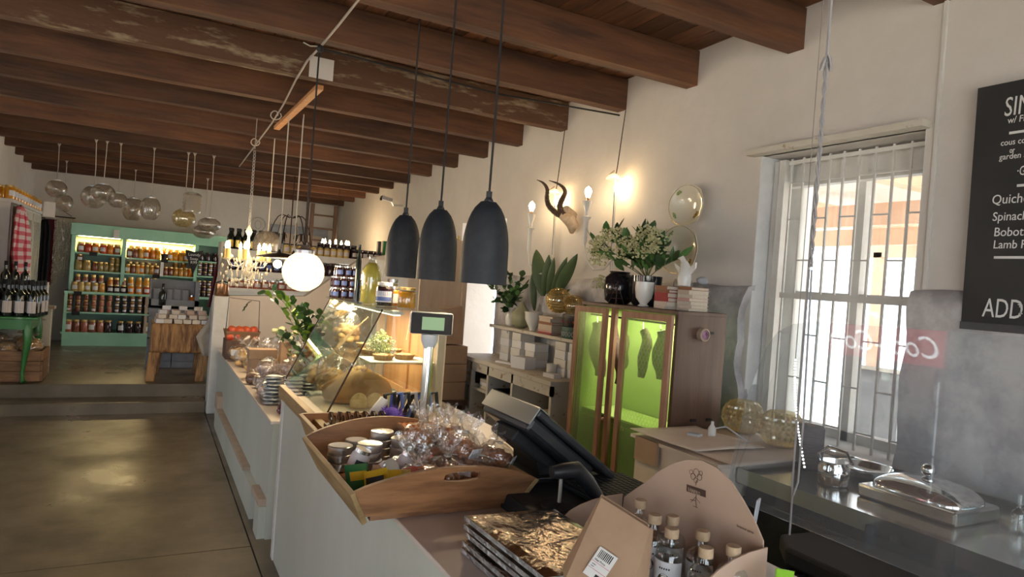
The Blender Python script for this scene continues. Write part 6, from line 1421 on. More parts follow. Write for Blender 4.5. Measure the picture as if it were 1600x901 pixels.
ux = (B-A).normalized(); uy = (A-C_).normalized(); uy = (uy-ux*uy.dot(ux)).normalized(); S0 = at(908, 892, Y=1.145)+n_*.006
# project sticker centre on the bag plane
S0 = A+(C_-A)*.62+(B-A)*.46+n_*.004
fs_ = frame_m(ux, uy); 
if fs_.col[2].xyz.dot(n_) < 0: pass
Tm = Matrix.Translation(S0) @ fs_
sk = G().box(-.022, .022, -.032, .034, 0, .001, T=Tm).build('sticker', 'paper', t, bevel=0)
g = G(); x = -.006
x = -.016
for i in range(9): w_ = R(.0010, .0024); g.box(x, x+w_, .012, .030, .001, .0014, T=Tm); x += w_+.0018
g.build('barcode', 'ink', sk, kind='stuff')
for s_, yy, sz in (('Net Price', .004, .0065),): text(s_, sz, (Tm @ V((-.017, yy, .0014)))[:], fs_, 'ink', sk, ext=.0002)
G().box(-.017, -.008, -.005, -.0038, .001, .0014, T=Tm).build('print_line', 'ink', sk); G().box(-.017, -.010, -.010, -.0088, .001, .0014, T=Tm).build('print_line', 'ink', sk); G().box(.002, .018, -.028, -.020, .001, .0014, T=Tm).build('price_print', 'ink', sk)
G().box(-.021, .021, .0005, .0012, .001, .0014, T=Tm).build('rule', 'red_ink', sk); G().box(-.021, .021, -.014, -.0133, .001, .0014, T=Tm).build('rule', 'red_ink', sk)
# gin carton: back panel toward the aisle, opening toward the customer
XG = 1.27; A = at(972, 770, X=XG); B = at(1200, 853, X=XG); Y0g, Y1g = B.y, A.y
t = thing('bottle_carton', 'open kraft display carton with an arched printed back holding corked bottles', 'carton', (XG-.08, (Y0g+Y1g)/2, .90))
arc = [at(px, py, X=XG) for px, py in ((975, 776), (992, 764), (1010, 752), (1030, 736), (1052, 724), (1075, 718), (1098, 719), (1120, 731), (1142, 752), (1160, 780), (1178, 812), (1192, 845))]
poly = [(p.y, p.z) for p in arc]; poly = [(Y1g, .902)]+poly+[(Y0g, .902)]
Tyz = Matrix(((0, 0, 1, XG), (1, 0, 0, 0), (0, 1, 0, 0), (0, 0, 0, 1)))
G().prism(poly, .004, Tyz).build('back_panel', 'kraft_light', t)
def flap(y, xa, za, zb, nm):
    pr = [(XG, .902), (XG, za)]+[(XG-(XG-xa)*math.sin(q*PI/12)**1.0, zb+(za-zb)*math.cos(q*PI/12)) for q in range(1, 7)]+[(xa, .902)]
    return G().prism(pr, .004, Matrix(((1, 0, 0, 0), (0, 0, -1, y), (0, 1, 0, 0), (0, 0, 0, 1)))).build(nm, 'kraft_light', t)
zA = at(975, 772, X=XG).z; zB = at(1200, 855, X=XG).z
flap(Y1g, XG-.21, zA, .96, 'side_panel'); flap(Y0g+.004, XG-.21, zB, .96, 'side_panel')
G().box(XG-.21, XG, Y0g, Y1g, .901, .906).build('floor_panel', 'kraft_light', t); G().box(XG-.214, XG-.21, Y0g, Y1g, .901, .945).build('front_lip', 'kraft_light', t)
# botanical print, facing the customer (normal -X): drawn in real geometry on the board
def P_(px, py): return at(px, py, X=XG-.0015)
g = G()
for (px, py, rr) in ((1088, 738, 6), (1083, 744, 5), (1093, 745, 5), (1087, 750, 4), (1095, 739, 3.5), (1080, 737, 3.5)):
    cc = P_(px, py); g.tube([cc+V((0, rr*.00105*math.cos(q)*1.6, rr*.00105*math.sin(q)*1.6)) for q in [k*PI/5 for k in range(10)]], .0006, 3, closed=True)
for pts_ in (((1088, 750), (1087, 758)), ((1088, 772), (1087, 782), (1088, 792)), ((1087, 776), (1080, 784)), ((1088, 778), (1094, 786)), ((1087, 782), (1078, 780)), ((1083, 790), (1090, 793))):
    g.tube([P_(*q) for q in pts_], .0007, 3)
g.build('botanical_print', 'wood_dark', t, kind='stuff')
a, b = P_(1073, 757), P_(1103, 776); c4 = [P_(1073, 756), P_(1103, 766), P_(1103, 777), P_(1073, 767)]
G().add([q+V((-.0005, 0, 0)) for q in c4], [(0, 1, 2, 3)]).build('name_plate', 'wood_dark', t)
dirv = (c4[1]-c4[0]).normalized()
text('SUNNIFIELD', .0135, P_(1075, 766)+V((-.0015, 0, 0)), frame_m((0, -1, 0), (0, 0, 1)), 'kraft_light', t, ext=.0002, sx=.62)
text('botanical spirits', .008, P_(1152, 822)+V((-.0015, 0, 0)), frame_m((0, -1, 0), (0, 0, 1)), 'wood_dark', t, ext=.0002)
# bottles
def gin(px, py, x, z, lb, proto=[None]):
    p = at(px, py, X=x); loc = V((x, p.y, .907)); sc_ = 1
    if proto[0] is None:
        t_ = thing('spirit_bottle', lb, 'bottle', loc, 0, 'corked spirit bottles in the kraft carton'); r = .0345; c_ = loc
        G().lathe([(r*.9, 0), (r, .006), (r, .106), (r*.86, .118), (r*.45, .126), (.012, .132), (.0115, .150)], 24, c=c_).build('glass', 'bottle_clear', t_, smooth=60)
        G().lathe([(r*.86, .004), (r*.93, .012), (r*.93, .10)], 20, c=c_).build('spirit', 'clear', t_, smooth=60)
        G().lathe([(.0125, .144), (.0165, .145), (.0165, .164), (.015, .166), (.001, .166)], 18, c=c_).build('cork', 'cork', t_, smooth=40)
        n = 14; vs = []
        for zz in (.012, .096):
            for i in range(n+1): a_ = PI+.45-1.35+2.7*i/n; vs.append((c_.x+r*1.012*math.cos(a_), c_.y+r*1.012*math.sin(a_), c_.z+zz))
        lbo = G().add(vs, [(i, i+1, i+n+2, i+n+1) for i in range(n)]).build('label', 'label_white', t_, smooth=60)
        def onlab(a0, z0_, w_, h_, rr=1.02): return [(c_.x+r*rr*math.cos(a0+q*w_), c_.y+r*rr*math.sin(a0+q*w_), c_.z+z0_+s*h_) for q, s in ((-.5, -.5), (.5, -.5), (.5, .5), (-.5, .5))]
        vs = [(c_.x+r*1.02*math.cos(PI+.55+.42*math.cos(q)), c_.y+r*1.02*math.sin(PI+.55+.42*math.cos(q)), c_.z+.054+.0145*math.sin(q)) for q in [k*PI/10 for k in range(20)]]
        G().add(vs, [tuple(range(20))]).build('seal', 'tin_black', lbo); 
        vs = [(c_.x+r*1.025*math.cos(PI+.55+.30*math.cos(q)), c_.y+r*1.025*math.sin(PI+.55+.30*math.cos(q)), c_.z+.054+.0105*math.sin(q)) for q in [k*PI/10 for k in range(20)]]
        G().tube(vs, .0005, 3, closed=True).build('gold_ring', 'gold_trim', lbo)
        g = G()
        for q in range(5): g.add(onlab(PI+.25+.16*q, .080, .11, .004), [(0, 1, 2, 3)])
        g.build('label_print', 'ink', lbo, kind='stuff'); proto[0] = t_; return t_
    return dup(proto[0], loc, R(-.25, .25), lb)
for (px, py, x, lb) in ((1024, 803, 1.15, 'corked spirit bottle in the front row behind the kraft paper bag'), (1001, 788, 1.19, 'corked spirit bottle at the far left of the carton back row'), (1051, 813, 1.19, 'corked spirit bottle second from left in the carton back row'), (1050, 828, 1.125, 'corked spirit bottle fully seen, front row centre'),
                        (1098, 836, 1.19, 'corked spirit bottle third from left in the carton back row'), (1104, 850, 1.12, 'corked spirit bottle with full label, front row right of centre'), (1146, 862, 1.19, 'corked spirit bottle at the right end of the carton')):
    gin(px, py, x, 0, lb)
o = G().prism([(0, -.06), (.05, -.06), (.055, -.012), (.0, .002)], .004, Matrix.Translation(at(1212, 888, Y=.98)) @ Matrix.Rotation(PI/2, 4, 'X')).build('lime_tag', 'lime_tag', origin=at(1212, 888, Y=.98)); tag(o, 'lime green price tag poking up beside the carton', 'tag')
o = G().cbox(at(1178, 800, X=1.36)+V((0, 0, -.06)), (.03, .004, .19), .5, rx=.1).build('plastic_sleeve', 'pos_white', origin=at(1178, 800, X=1.36)); tag(o, 'bluish white plastic sleeve behind the printed carton', 'sleeve')
# ================================================================== WALL SHELF, CABINET TOPS
ZS = 1.261
def vase(name, c_, pr, m__, lb, cat='vase', **k):
    t_ = thing(name, lb, cat, c_); G().lathe(pr, 28, c=c_, **k).build('body', m__, t_, smooth=60); return t_
random.seed(61)
# white cartons on and under the shelf
k = 0
for (px, zlist, y, x) in ((0, 4, 5.10, 2.76), (0, 4, 4.90, 2.76), (0, 3, 4.70, 2.78), (0, 4, 4.22, 2.76), (0, 4, 4.06, 2.78)):
    for j in range(zlist):
        d_ = (.13, .15, .062); o = G().cbox((0, 0, .031), d_).build('white_box', 'white_paint' if j % 2 else 'label_white', bevel=.0015); o.location = (x+R(-.006, .006), y, .971+j*.0635); o.rotation_euler = (0, 0, R(-.06, .06))
        tag(o, f'flat white box, {nth(j)} from bottom, {nth(k)} stack from the doorway on cabinet', 'box', 'white boxes on the chipped cabinet')
    k += 1
for (x, y, d_, rz, lb) in ((2.62, 4.62, (.12, .15, .09), .3, 'open white box in front of the stacks on the cabinet'), (2.60, 4.86, (.05, .2, .015), .4, 'flat white lid lying near the cabinet front'), (2.60, 4.15, (.07, .13, .03), .1, 'small white box at the near end of the cabinet top')):
    o = G().cbox((0, 0, d_[2]/2), d_).build('white_box', 'label_white', bevel=.001); o.location = (x, y, .971); o.rotation_euler = (0, 0, rz); tag(o, lb, 'box')
t = thing('white_mug', 'white mug on the cabinet beneath the right shelf bracket', 'mug', (2.66, 4.12, .971)); c = V((2.66, 4.26, .971)); t.location = c; WM[t] = Matrix.Translation(c)
G().lathe([(.03, 0), (.038, .02), (.04, .085), (.036, .085), (.03, .02)], 20, c=c).build('cup', 'ceramic_white', t, smooth=60)
t = thing('paper_tub', 'grey plastic tub of papers in the cabinet pigeonhole', 'tub', (2.65, 4.75, .62))
G().box(2.53, 2.82, 4.62, 4.93, .622, .63).box(2.53, 2.54, 4.62, 4.93, .63, .76).box(2.81, 2.82, 4.62, 4.93, .63, .76).box(2.53, 2.82, 4.62, 4.63, .63, .76).box(2.53, 2.82, 4.92, 4.93, .63, .76).build('tub', 'black_plastic', t)
for (y, z, n, lb) in ((5.40, .741, 4, 'in the far pigeonhole'), (5.10, .721, 3, 'in the second pigeonhole'), (4.25, .621, 3, 'in the near upper pigeonhole'), (4.28, .341, 4, 'in the near lower pigeonhole')):
    for j in range(n):
        if z+j*.03 > .86: continue
        o = G().cbox((0, 0, .013), (.22, .20, .026)).build('paper_pack', 'label_white' if j % 2 else 'pages'); o.location = (2.65, y, z+j*.027); tag(o, f'pack of white paper, {nth(j)} from bottom {lb}', 'paper pack', 'paper packs in the pigeonholes')
# shelf items
t = vase('white_vase', V((2.76, 5.14, ZS)), [(.03, 0), (.045, .02), (.05, .08), (.03, .13), (.035, .16)], 'ceramic_white', 'white vase holding dark ivy at the far end of the wall shelf'); 
tips = [at(px, py, X=2.70) for px, py in ((765, 445), (775, 470), (785, 440), (795, 425), (805, 455), (815, 430), (822, 445), (790, 485), (800, 470), (780, 460))]
spray(t, (2.76, 5.14, ZS+.14), tips, 'leaf_dark', 11, .062, .055, both='leaf_green')
t = vase('green_gourd', V((2.75, 4.94, ZS)), [(.03, 0), (.07, .03), (.085, .08), (.075, .13), (.04, .17), (.02, .20), (.015, .22)], 'gourd', 'pale green ribbed gourd on the wall shelf', 'gourd', rib=.05, ribn=9)
t = vase('white_planter', V((2.74, 4.72, ZS)), [(.025, 0), (.03, .02), (.05, .05), (.068, .09), (.072, .14), (.078, .15), (.07, .15)], 'ceramic_white', 'white footed urn in front of the large broad leaves', 'urn')
t = thing('prickly_pear', 'plant with tall broad grey-green paddle leaves behind the wall shelf books', 'plant', (2.82, 4.55, ZS))
G().lathe([(.05, 0), (.06, .01), (.07, .12), (.065, .12)], 18, c=(2.82, 4.55, ZS)).build('pot', 'vase_black', t, smooth=60)
def paddle(base_px, tip_px, w_px, X_, m__='leaf_agave'):
    a, b = at(*base_px, X=X_), at(*tip_px, X=X_-.04); ax_ = (b-a); L_ = ax_.length; ax_ = ax_.normalized(); sd_ = ax_.cross(V((-.55, -.83, 0))).normalized(); nn_ = sd_.cross(ax_); w_ = w_px/1060*5.2; vs = []; fs = []; n = 12; m_s = 8
    for i in range(n+1):
        f = i/n; ww = w_/2*max(.08, math.sin(PI*min(1, .04+f*.95))**.7)
        for j in range(m_s): q = 2*PI*j/m_s; vs.append(a+ax_*L_*f+sd_*math.cos(q)*ww+nn_*math.sin(q)*.010*(1.2-f*.6)+nn_*.03*math.sin(f*PI)*.6)
    for i in range(n):
        for j in range(m_s): k_ = (j+1) % m_s; fs.append((i*m_s+j, i*m_s+k_, (i+1)*m_s+k_, (i+1)*m_s+j))
    fs += [tuple(range(m_s))[::-1], tuple(range(n*m_s, (n+1)*m_s))]
    return G().add(vs, fs).build('leaf', m__, t, smooth=80)
for a_, b_, w_ in (((848, 462), (838, 390), 25), ((850, 462), (858, 398), 16), ((856, 462), (866, 402), 12), ((862, 460), (886, 402), 14), ((868, 460), (902, 397), 19), ((835, 485), (832, 425), 12), ((865, 470), (890, 452), 10)): paddle(a_, b_, w_, 2.84)
def wire_globe(px, py, X_, rpx, lb, m__='gold_glass'):
    c_ = at(px, py, X=X_); r = rpx/1060*(c_-V((0, 0, CH))).dot(FW); t_ = thing('wire_globe', lb, 'globe ornament', c_-V((0, 0, r)))
    k = 12; G().lathe([(r*.97*math.sin(PI*(.06+.86*j/k)), -r*.97*math.cos(PI*(.06+.86*j/k))) for j in range(k+1)], 30, c=c_, cap=False).build('globe', m__, t_, smooth=80)
    g = G()
    for j in range(1, 9): z_ = -r+2*r*j/9; q = math.sqrt(max(0, r*r-z_*z_)); g.tube([c_+V((q*math.cos(a_), q*math.sin(a_), z_)) for a_ in [i*PI/12 for i in range(24)]], .0022, 4, closed=True)
    for i in range(14): a_ = i*2*PI/14; g.tube([c_+V((r*math.sin(q)*math.cos(a_), r*math.sin(q)*math.sin(a_), -r*math.cos(q))) for q in [PI*(.06+.86*j/10) for j in range(11)]], .0018, 4)
    g.build('wire_cage', 'gold_trim', t_, kind='stuff'); return t_
t = wire_globe(873, 469, 2.74, 20, 'amber glass globe in a woven wire cage on the wall shelf')
wire_globe(897, 478, 2.82, 17, 'second caged amber globe half hidden beside the first') 
bk = ['book_cream', 'book_brown', 'pages', 'book_pink', 'book_cream', 'book_red', 'book_pink', 'book_red']
def books(c_, cols, lbl, grp, rz=0, d_=(.15, .20)):
    z = c_[2]
    for i, m__ in enumerate(cols):
        h_ = R(.012, .026); t_ = thing('book', f'{ {"book_cream":"cream","book_brown":"brown","pages":"pale","book_pink":"pink","book_red":"red"}[m__] } book, {nth(i)} from bottom of {lbl}', 'book', (c_[0], c_[1], z), rz+R(-.12, .12), grp)
        T = WM[t_]
        G().box(-d_[0]/2+.004, d_[0]/2-.004, -d_[1]/2+.004, d_[1]/2-.001, .0025, h_-.0025, T=T).build('pages', 'pages', t_); G().box(-d_[0]/2, d_[0]/2, -d_[1]/2, d_[1]/2, 0, .0022, T=T).box(-d_[0]/2, d_[0]/2, -d_[1]/2, d_[1]/2, h_-.0022, h_, T=T).box(-d_[0]/2, -d_[0]/2+.003, -d_[1]/2, d_[1]/2, .0022, h_-.0022, T=T).build('cover', m__, t_)
        z += h_+.0005
books((2.74, 4.42, ZS), ['book_red', 'book_pink', 'book_cream', 'book_cream', 'book_brown', 'book_cream', 'book_cream'], 'the wall shelf pile', 'books on the wall shelf', d_=(.14, .19))
for i, (m__, m2, lb) in enumerate((('tin_green', 'label_white', 'dark green round tin with white lattice pattern on the wall shelf'), ('tin_black', 'red_pack', 'black round tin with red pattern on the green tin'))):
    c_ = V((2.76, 4.10, ZS+i*.088)); t = thing('round_cake_tin', lb, 'tin', c_); G().lathe([(.115, 0), (.118, .004), (.118, .062), (.121, .063), (.121, .082), (.114, .086), (.001, .086)], 36, c=c_).build('tin', m__, t, smooth=40)
    g = G()
    for q in range(28):
        a_ = q*2*PI/28; cc = c_+V((.119*math.cos(a_), .119*math.sin(a_), .032)); tt = V((-math.sin(a_), math.cos(a_), 0)); 
        if i == 0: g.tube([cc+tt*.009*math.cos(w)+V((0, 0, .016*math.sin(w))) for w in [k_*PI/4 for k_ in range(8)]], .0014, 3, closed=True)
        elif q % 2: g.sphere(cc, .009, 6, 4, sc=(.5, .5, 1))
    g.build('pattern', m2, t, kind='stuff'); G().tube([c_+V((.119*math.cos(a_), .119*math.sin(a_), .064)) for a_ in [k_*PI/16 for k_ in range(32)]], .0018, 4, closed=True).build('gold_line', 'gold_trim', t)
# on the green cabinet
ZC = gz1+.023
t = vase('black_vase', V((2.60, 3.44, ZC)), [(.06, 0), (.085, .02), (.095, .10), (.090, .16), (.06, .19), (.065, .20)], 'vase_black', 'glossy black squat vase at the far end of the drying cabinet')
t = vase('black_pot', V((2.62, 3.20, ZC)), [(.07, 0), (.085, .02), (.09, .15), (.092, .18), (.085, .18)], 'vase_black', 'black pot holding the leafy flowering branches on the drying cabinet', 'pot')
random.seed(66)
tips = [at(px, py, X=2.58) for px, py in ((925, 375), (945, 365), (960, 360), (975, 370), (1000, 365), (1015, 360), (1030, 375), (1040, 385), (1060, 405), (935, 400), (1010, 400), (980, 395))]
spray(t, (2.62, 3.20, ZC+.16), tips, 'leaf_green', 12, .105, .045, both='leaf_dark')
g = G()
for px, py in ((930, 385), (940, 378), (950, 368), (965, 366), (978, 378), (990, 385), (1000, 372), (1012, 362), (1025, 368), (1032, 380), (1020, 385), (935, 405), (948, 395), (975, 395), (1005, 395), (940, 440)):
    c_ = at(px, py, X=2.56)
    for q in range(80): g.cbox(c_+V((R(-.045, .045), R(-.045, .045), R(-.04, .04))), (.011, .008, .009), R(0, 3), rx=R(-1, 1))
g.build('flower_clusters', 'flower_pale', t, kind='stuff')
t = vase('white_cup_vase', V((2.46, 3.02, ZC)), [(.028, 0), (.032, .006), (.02, .016), (.045, .05), (.052, .10), (.052, .14), (.047, .14)], 'ceramic_white', 'white fluted goblet vase on the drying cabinet below the leaves', rib=.03, ribn=14)
t = vase('clear_jug', V((2.66, 2.93, ZC)), [(.045, 0), (.055, .02), (.055, .15), (.05, .17)], 'bulb_glass', 'clear glass jar behind the red book pile', 'jar', cap=False)
t = thing('wire_pyramid', 'small black wire pyramid stand on the drying cabinet top', 'ornament', (2.43, 3.15, ZC)); c = V((2.435, 3.24, ZC)); ap = c+V((0, 0, .135)); g = G()
cs = [c+V((a_, b_, 0)) for a_, b_ in ((-.03, -.035), (.03, -.035), (.03, .035), (-.03, .035))]
for q in cs: g.tube([q, ap], .0018, 4)
for f in (0, .25, .5, .75): g.tube([q.lerp(ap, f) for q in cs], .0015, 4, closed=True)
g.build('wire_frame', 'iron', t)
books((2.50, 2.85, ZC), ['book_cream', 'book_cream', 'book_red', 'book_red', 'book_brown', 'book_brown'], 'the left cabinet pile', 'books on the drying cabinet', d_=(.13, .10))
books((2.56, 2.735, ZC), ['pages', 'book_cream', 'pages', 'book_pink', 'pages', 'book_cream', 'book_brown'], 'the right cabinet pile', 'books on the drying cabinet', d_=(.13, .10))
t = thing('ceramic_bird', 'white ceramic fantail bird perched on the book piles', 'ornament', (2.54, 2.79, ZC+.135)); c = V((2.54, 2.79, ZC+.132))
G().tube([c+V((0, 0, .0)), c+V((0, 0, .04)), c+V((.0, -.005, .09)), c+V((.0, .01, .125))], [.035, .040, .032, .020], 12).build('body', 'ceramic_white', t, smooth=70)
for sg in (-1, 1):
    G().add([c+V((0, 0, .08)), c+V((-.01, sg*.085, .125)), c+V((.0, sg*.075, .095)), c+V((.0, sg*.02, .045)), c+V((.008, 0, .08)), c+V((.0, sg*.085, .125)), c+V((.008, sg*.075, .095)), c+V((.008, sg*.02, .045))], [(0, 1, 2, 3), (7, 6, 5, 4), (0, 4, 5, 1), (1, 5, 6, 2), (2, 6, 7, 3), (3, 7, 4, 0)]).build('wing', 'ceramic_white', t)
G().tube([c+V((0, .01, .12)), c+V((-.01, .02, .15)), c+V((-.015, .045, .145))], [.016, .016, .004], 8).build('head', 'ceramic_white', t, smooth=70)
o = blob((0, 0, 0), .03, (1.2, .8, .7), 5, .3).build('grey_shell', 'crate_grey', smooth=60); o.location = (2.60, 2.72, ZC+.165); tag(o, 'small grey shell beside the white ceramic bird', 'ornament')
# dried flower bunch between pendants
t = thing('dried_bunch', 'bunch of dried olive flowers hanging by the doorway between pendants', 'dried flowers', (2.86, 6.9, 1.9)); a = at(716, 372, X=2.88); b = at(706, 448, X=2.86)
WM[t] = Matrix.Translation(a); t.location = a
g = G(); g.tube([a, b], .006, 5)
for i in range(200):
    f = R(0, 1); p = a.lerp(b, f); g.cbox(p+V((R(-.03, .03), R(-.05, .05), R(-.03, .03))), (R(.01, .03), .006, R(.01, .03)), R(0, 3), rx=R(-1, 1))
g.build('dried_heads', 'j_olive', t, kind='stuff')
# ================================================================== ON THE STEEL COUNTER
ZM = .9155
def ridged_shade(c_, r, lb):
    t_ = thing('ridged_lampshade', lb, 'lampshade', c_, 0, 'gold ridged glass shades by the window'); pr = [(r*.62, 0)]; k = 16
    for j in range(k+1):
        f = j/k; a_ = PI*(.18+.62*f); pr.append((r*math.sin(a_)*(1+.05*(j % 2)), r*.98-r*math.cos(a_)*1.0-r*.18))
    G().lathe(pr, 48, c=c_, rib=.04, ribn=24, cap=False).build('shade', 'gold_glass', t_, smooth=20)
    G().lathe([(r*.60, 0), (r*.62, .008), (r*.3, .01)], 20, c=c_).build('rim', 'gold_trim', t_)
ridged_shade(V((2.74, 2.50, .931+.018)), .100, 'left gold ridged glass shade on the cardboard by the window')
ridged_shade(V((2.70, 2.22, .931+.018)), .100, 'right gold ridged glass shade beside the grey twine spool')
t = thing('twine_spool', 'upright grey spool of twine on the steel counter', 'spool', (2.62, 2.02, ZM)); c = at(1310, 710, Z=ZM+.0); c = V((2.60, 1.985, ZM)); WM[t] = Matrix.Translation(c); t.location = c
pr = [(.052, 0)]+[(.056+.0012*(j % 2), .004+j*.0055) for j in range(32)]+[(.050, .183), (.018, .184), (.016, .12)]
G().lathe(pr, 30, c=c).build('wound_twine', 'spool', t, smooth=False); G().lathe([(.018, .0), (.018, .1855), (.012, .1855), (.012, .02)], 14, c=c).build('core', 'kraft', t)
t = thing('white_adapter', 'white plug adapter and bottle tangled with white cable by the shades', 'adapter', (2.42, 2.42, .945)); c = V((2.36, 2.44, .955))
G().cbox(c, (.05, .06, .03), .4).build('plug', 'pos_white', t, bevel=.004); G().lathe([(.018, 0), (.02, .05), (.008, .07), (.008, .085)], 12, c=c+V((.09, -.02, -.012))).build('bottle', 'ceramic_white', t, smooth=50)
G().tube([c+V((.09, 0, .03)), c+V((.12, -.08, .06)), c+V((.16, -.18, .01)), c+V((.10, -.20, .0)), c+V((.12, -.26, .0))], .004, 6).build('cable', 'pos_white', t, smooth=True)
t = thing('steel_bowl', 'shallow shiny steel bowl on the counter behind the kettle', 'bowl', (2.66, 1.82, ZM)); c = V((2.70, 1.80, ZM)); WM[t] = Matrix.Translation(c); t.location = c
G().lathe([(.05, 0), (.09, .02), (.11, .05), (.115, .052), (.10, .03), (.05, .006)], 30, c=c).build('bowl', 'chrome', t, smooth=60)
t = thing('chafing_dish', 'long polished steel dish with domed lid and ball knob', 'dish', (2.55, 1.35, ZM)); c = V((2.56, 1.45, ZM))
n = 20; vs = []; fs = []; m_s = 24
for i in range(n+1):
    f = i/n; rr = math.sin(PI/2*min(1, (1-f)*1.0+.0)) if f > 0 else 1
    q = math.sqrt(max(0, 1-f*f)) if f < 1 else .0
    for j in range(m_s):
        a_ = 2*PI*j/m_s; cx_ = math.copysign(abs(math.cos(a_))**.6, math.cos(a_)); sy_ = math.copysign(abs(math.sin(a_))**.6, math.sin(a_)); vs.append(c+V((cx_*.13*max(q, .02), sy_*.17*max(q, .02), .05+.065*f)))
for i in range(n):
    for j in range(m_s): k_ = (j+1) % m_s; fs.append((i*m_s+j, i*m_s+k_, (i+1)*m_s+k_, (i+1)*m_s+j))
G().add(vs, fs).build('lid', 'chrome', t, smooth=80); G().box(c.x-.14, c.x+.14, c.y-.18, c.y+.18, ZM, ZM+.05).build('pan', 'steel', t, bevel=.01); G().sphere(c+V((0, 0, .138)), .024, 14, 10).build('knob', 'chrome', t, smooth=True)
t = thing('steel_kettle', 'shiny steel jug with a looped handle in front of the steel bowl', 'kettle', (2.50, 1.74, ZM)); c = V((2.46, 1.76, ZM))
G().lathe([(.05, 0), (.058, .01), (.06, .07), (.05, .09), (.052, .095)], 26, c=c).build('body', 'chrome', t, smooth=60); G().tube([c+V((0, .05, .06)), c+V((0, .075, .11)), c+V((0, .03, .145)), c+V((0, -.05, .14)), c+V((0, -.08, .10))], .006, 8).build('handle', 'chrome', t, smooth=True)
t = thing('glass_bottles_rack', 'row of small empty glass bottles on the steel counter', 'bottles', (2.7, 1.05, ZM))
bpy.data.objects.remove(t)
ebm = bottle_mesh(.022, .13, .009, .05, 'bottle_clear')
for i in range(5):
    for j in range(3):
        o = inst(ebm, 'empty_bottle', None, (2.60+.06*j, .93+.06*i, ZM)); tag(o, f'small empty clear bottle, {nth(i)} from right, {nth(j)} row on the steel counter', 'bottle', 'empty glass bottles on the steel counter')
# ================================================================== ACRYLIC SCREEN AND STRINGS
XA = 1.60; ed = [at(px, py, X=XA) for px, py in ((1132, 790), (1140, 740), (1150, 690), (1165, 630), (1180, 585), (1196, 545), (1215, 518), (1240, 506), (1270, 502))]
poly = [(p.y, p.z) for p in ed]; pe = at(1600, 512, X=XA); poly = [(poly[0][0], 1.02)]+poly[:]+[(.25, poly[-1][1]+.02), (.25, 1.02)]
t = thing('acrylic_screen', 'large clear rounded acrylic screen hung on strings over the counter edge', 'screen', (XA, .8, 1.02))
G().prism(poly, .004, Matrix(((0, 0, 1, XA), (1, 0, 0, 0), (0, 1, 0, 0), (0, 0, 0, 1)))).build('sheet', 'acrylic', t)
sx0 = at(1285, 230, X=XA); ys_ = 1.256
t = thing('hanging_rope', 'knotted grey cord hanging from the beam down to the acrylic screen', 'cord', (XA-.01, ys_, 1.0))
zt_ = bz(1.25)+.2; g = G()
g.tube([(XA-.008, ys_, zt_), (XA-.008, ys_, 2.29)], .0045, 5).build('upper_cord', 'string_grey', t)
g = G(); N_2 = 46
for ph in (0, PI): 
    G().tube([(XA-.008+.0035*math.cos(ph+k_*.9), ys_+.0035*math.sin(ph+k_*.9), 2.29-k_*.0125) for k_ in range(N_2)], .0035, 5).build('twisted_strand', 'string_grey', t)
G().tube([(XA-.008+.012*math.cos(q), ys_+.014*math.sin(q), 2.285+.02*math.sin(q*2)) for q in [k_*.5 for k_ in range(14)]], .0045, 5).build('knot', 'string_grey', t)
G().tube([(XA-.008, ys_+.004, 1.72), (XA-.008, ys_+.006, 1.13), (XA-.008, ys_+.003, 1.10), (XA-.008, ys_+.002, .99)], .0028, 5).tube([(XA-.008, ys_-.004, 1.72), (XA-.008, ys_-.014, 1.3), (XA-.008, ys_-.012, 1.14), (XA-.008, ys_+.0, 1.10)], .0028, 5).build('lower_cord', 'string_grey', t)
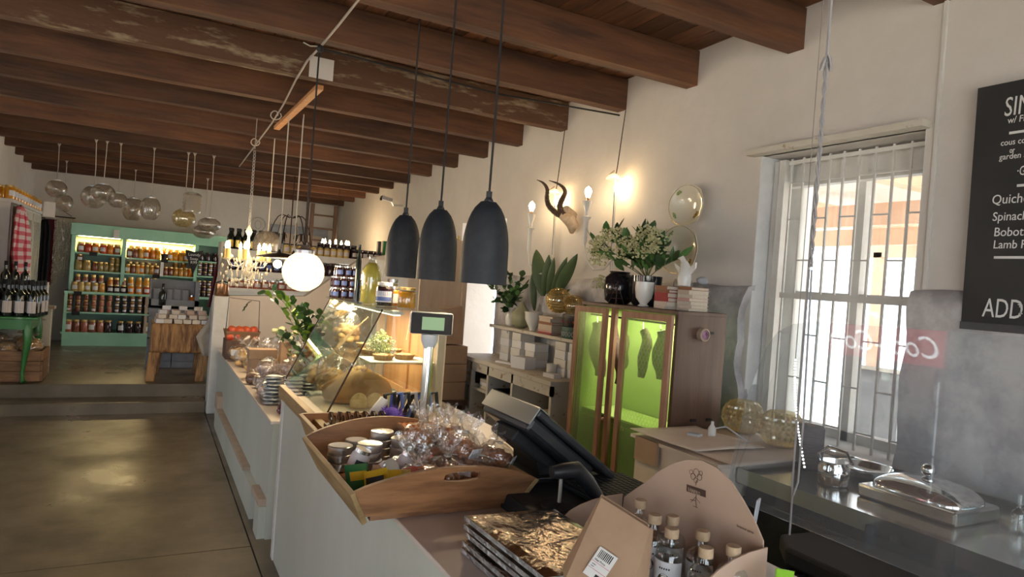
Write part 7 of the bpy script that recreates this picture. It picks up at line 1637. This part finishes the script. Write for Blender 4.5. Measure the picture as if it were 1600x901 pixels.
t = thing('reflection_dots', 'string of tiny glowing dots added for a reflection beside the window', 'reflection', at(1243, 560, X=1.9)); pts = [at(px, py, X=1.9) for px, py in ((1243, 562), (1242, 590), (1242, 615), (1244, 640), (1247, 670), (1252, 700), (1258, 735))]; fine = []
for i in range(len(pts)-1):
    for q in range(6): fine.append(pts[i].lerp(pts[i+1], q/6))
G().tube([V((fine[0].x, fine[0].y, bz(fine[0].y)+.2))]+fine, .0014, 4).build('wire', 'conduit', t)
dm = G().sphere((0, 0, 0), .0032, 6, 4).mesh('bulb', 'reflection_dot')  # not real bulbs: glowing dots added in place of a mirrored light strip
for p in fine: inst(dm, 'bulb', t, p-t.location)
# fridge on the customer side (seen mirrored in the acrylic)
t = thing('drinks_fridge', 'red-topped glass drinks fridge seen only as a reflection in the screen', 'fridge', (-1.2, 2.3, 0))
cR = at(1430, 540, X=3.2+1.2); fy = at(1420, 540, X=4.4).y+.5; ty = at(1475, 540, X=4.4).y
G().box(-1.75, -1.2, fy-.75, fy+.10, 0, .12).box(-1.75, -1.70, fy-.75, fy+.10, .12, 1.95).box(-1.75, -1.2, fy-.75, fy-.71, .12, 1.95).box(-1.75, -1.2, fy+.06, fy+.10, .12, 1.95).box(-1.75, -1.2, fy-.75, fy+.10, 1.91, 1.95).build('cabinet', 'white_paint', t)
sg = G().box(-1.195, -1.19, fy-.73, fy+.08, cR.z-.12, cR.z+.12).build('lit_sign', 'sign_red', t)
text('Coca-Cola', .20, (-1.187, ty, cR.z-.07), frame_m((0, 1, 0), (0, 0, 1)), 'sign_white', t, shear=.35, sx=.9)
for z in (.4, .72, 1.04): G().box(-1.68, -1.22, fy-.70, fy+.05, z, z+.012).build('shelf', 'conduit', t)
G().box(-1.26, -1.24, fy-.70, fy-.68, .15, 1.2).build('light_tube', 'fridge_light', t)
fb = bottle_mesh(.032, .22, .012, .07, 'bottle_clear', 'lid_white', 'label_white')
for r_, z in enumerate((.413, .733, 1.053)):
    for i in range(9): o = inst(fb, 'soda_bottle', None, (-1.30, fy-.62+i*.078, z)); tag(o, f'clear drinks bottle, {nth(i)} along the {nth(r_)} fridge shelf', 'bottle', 'bottles in the drinks fridge')
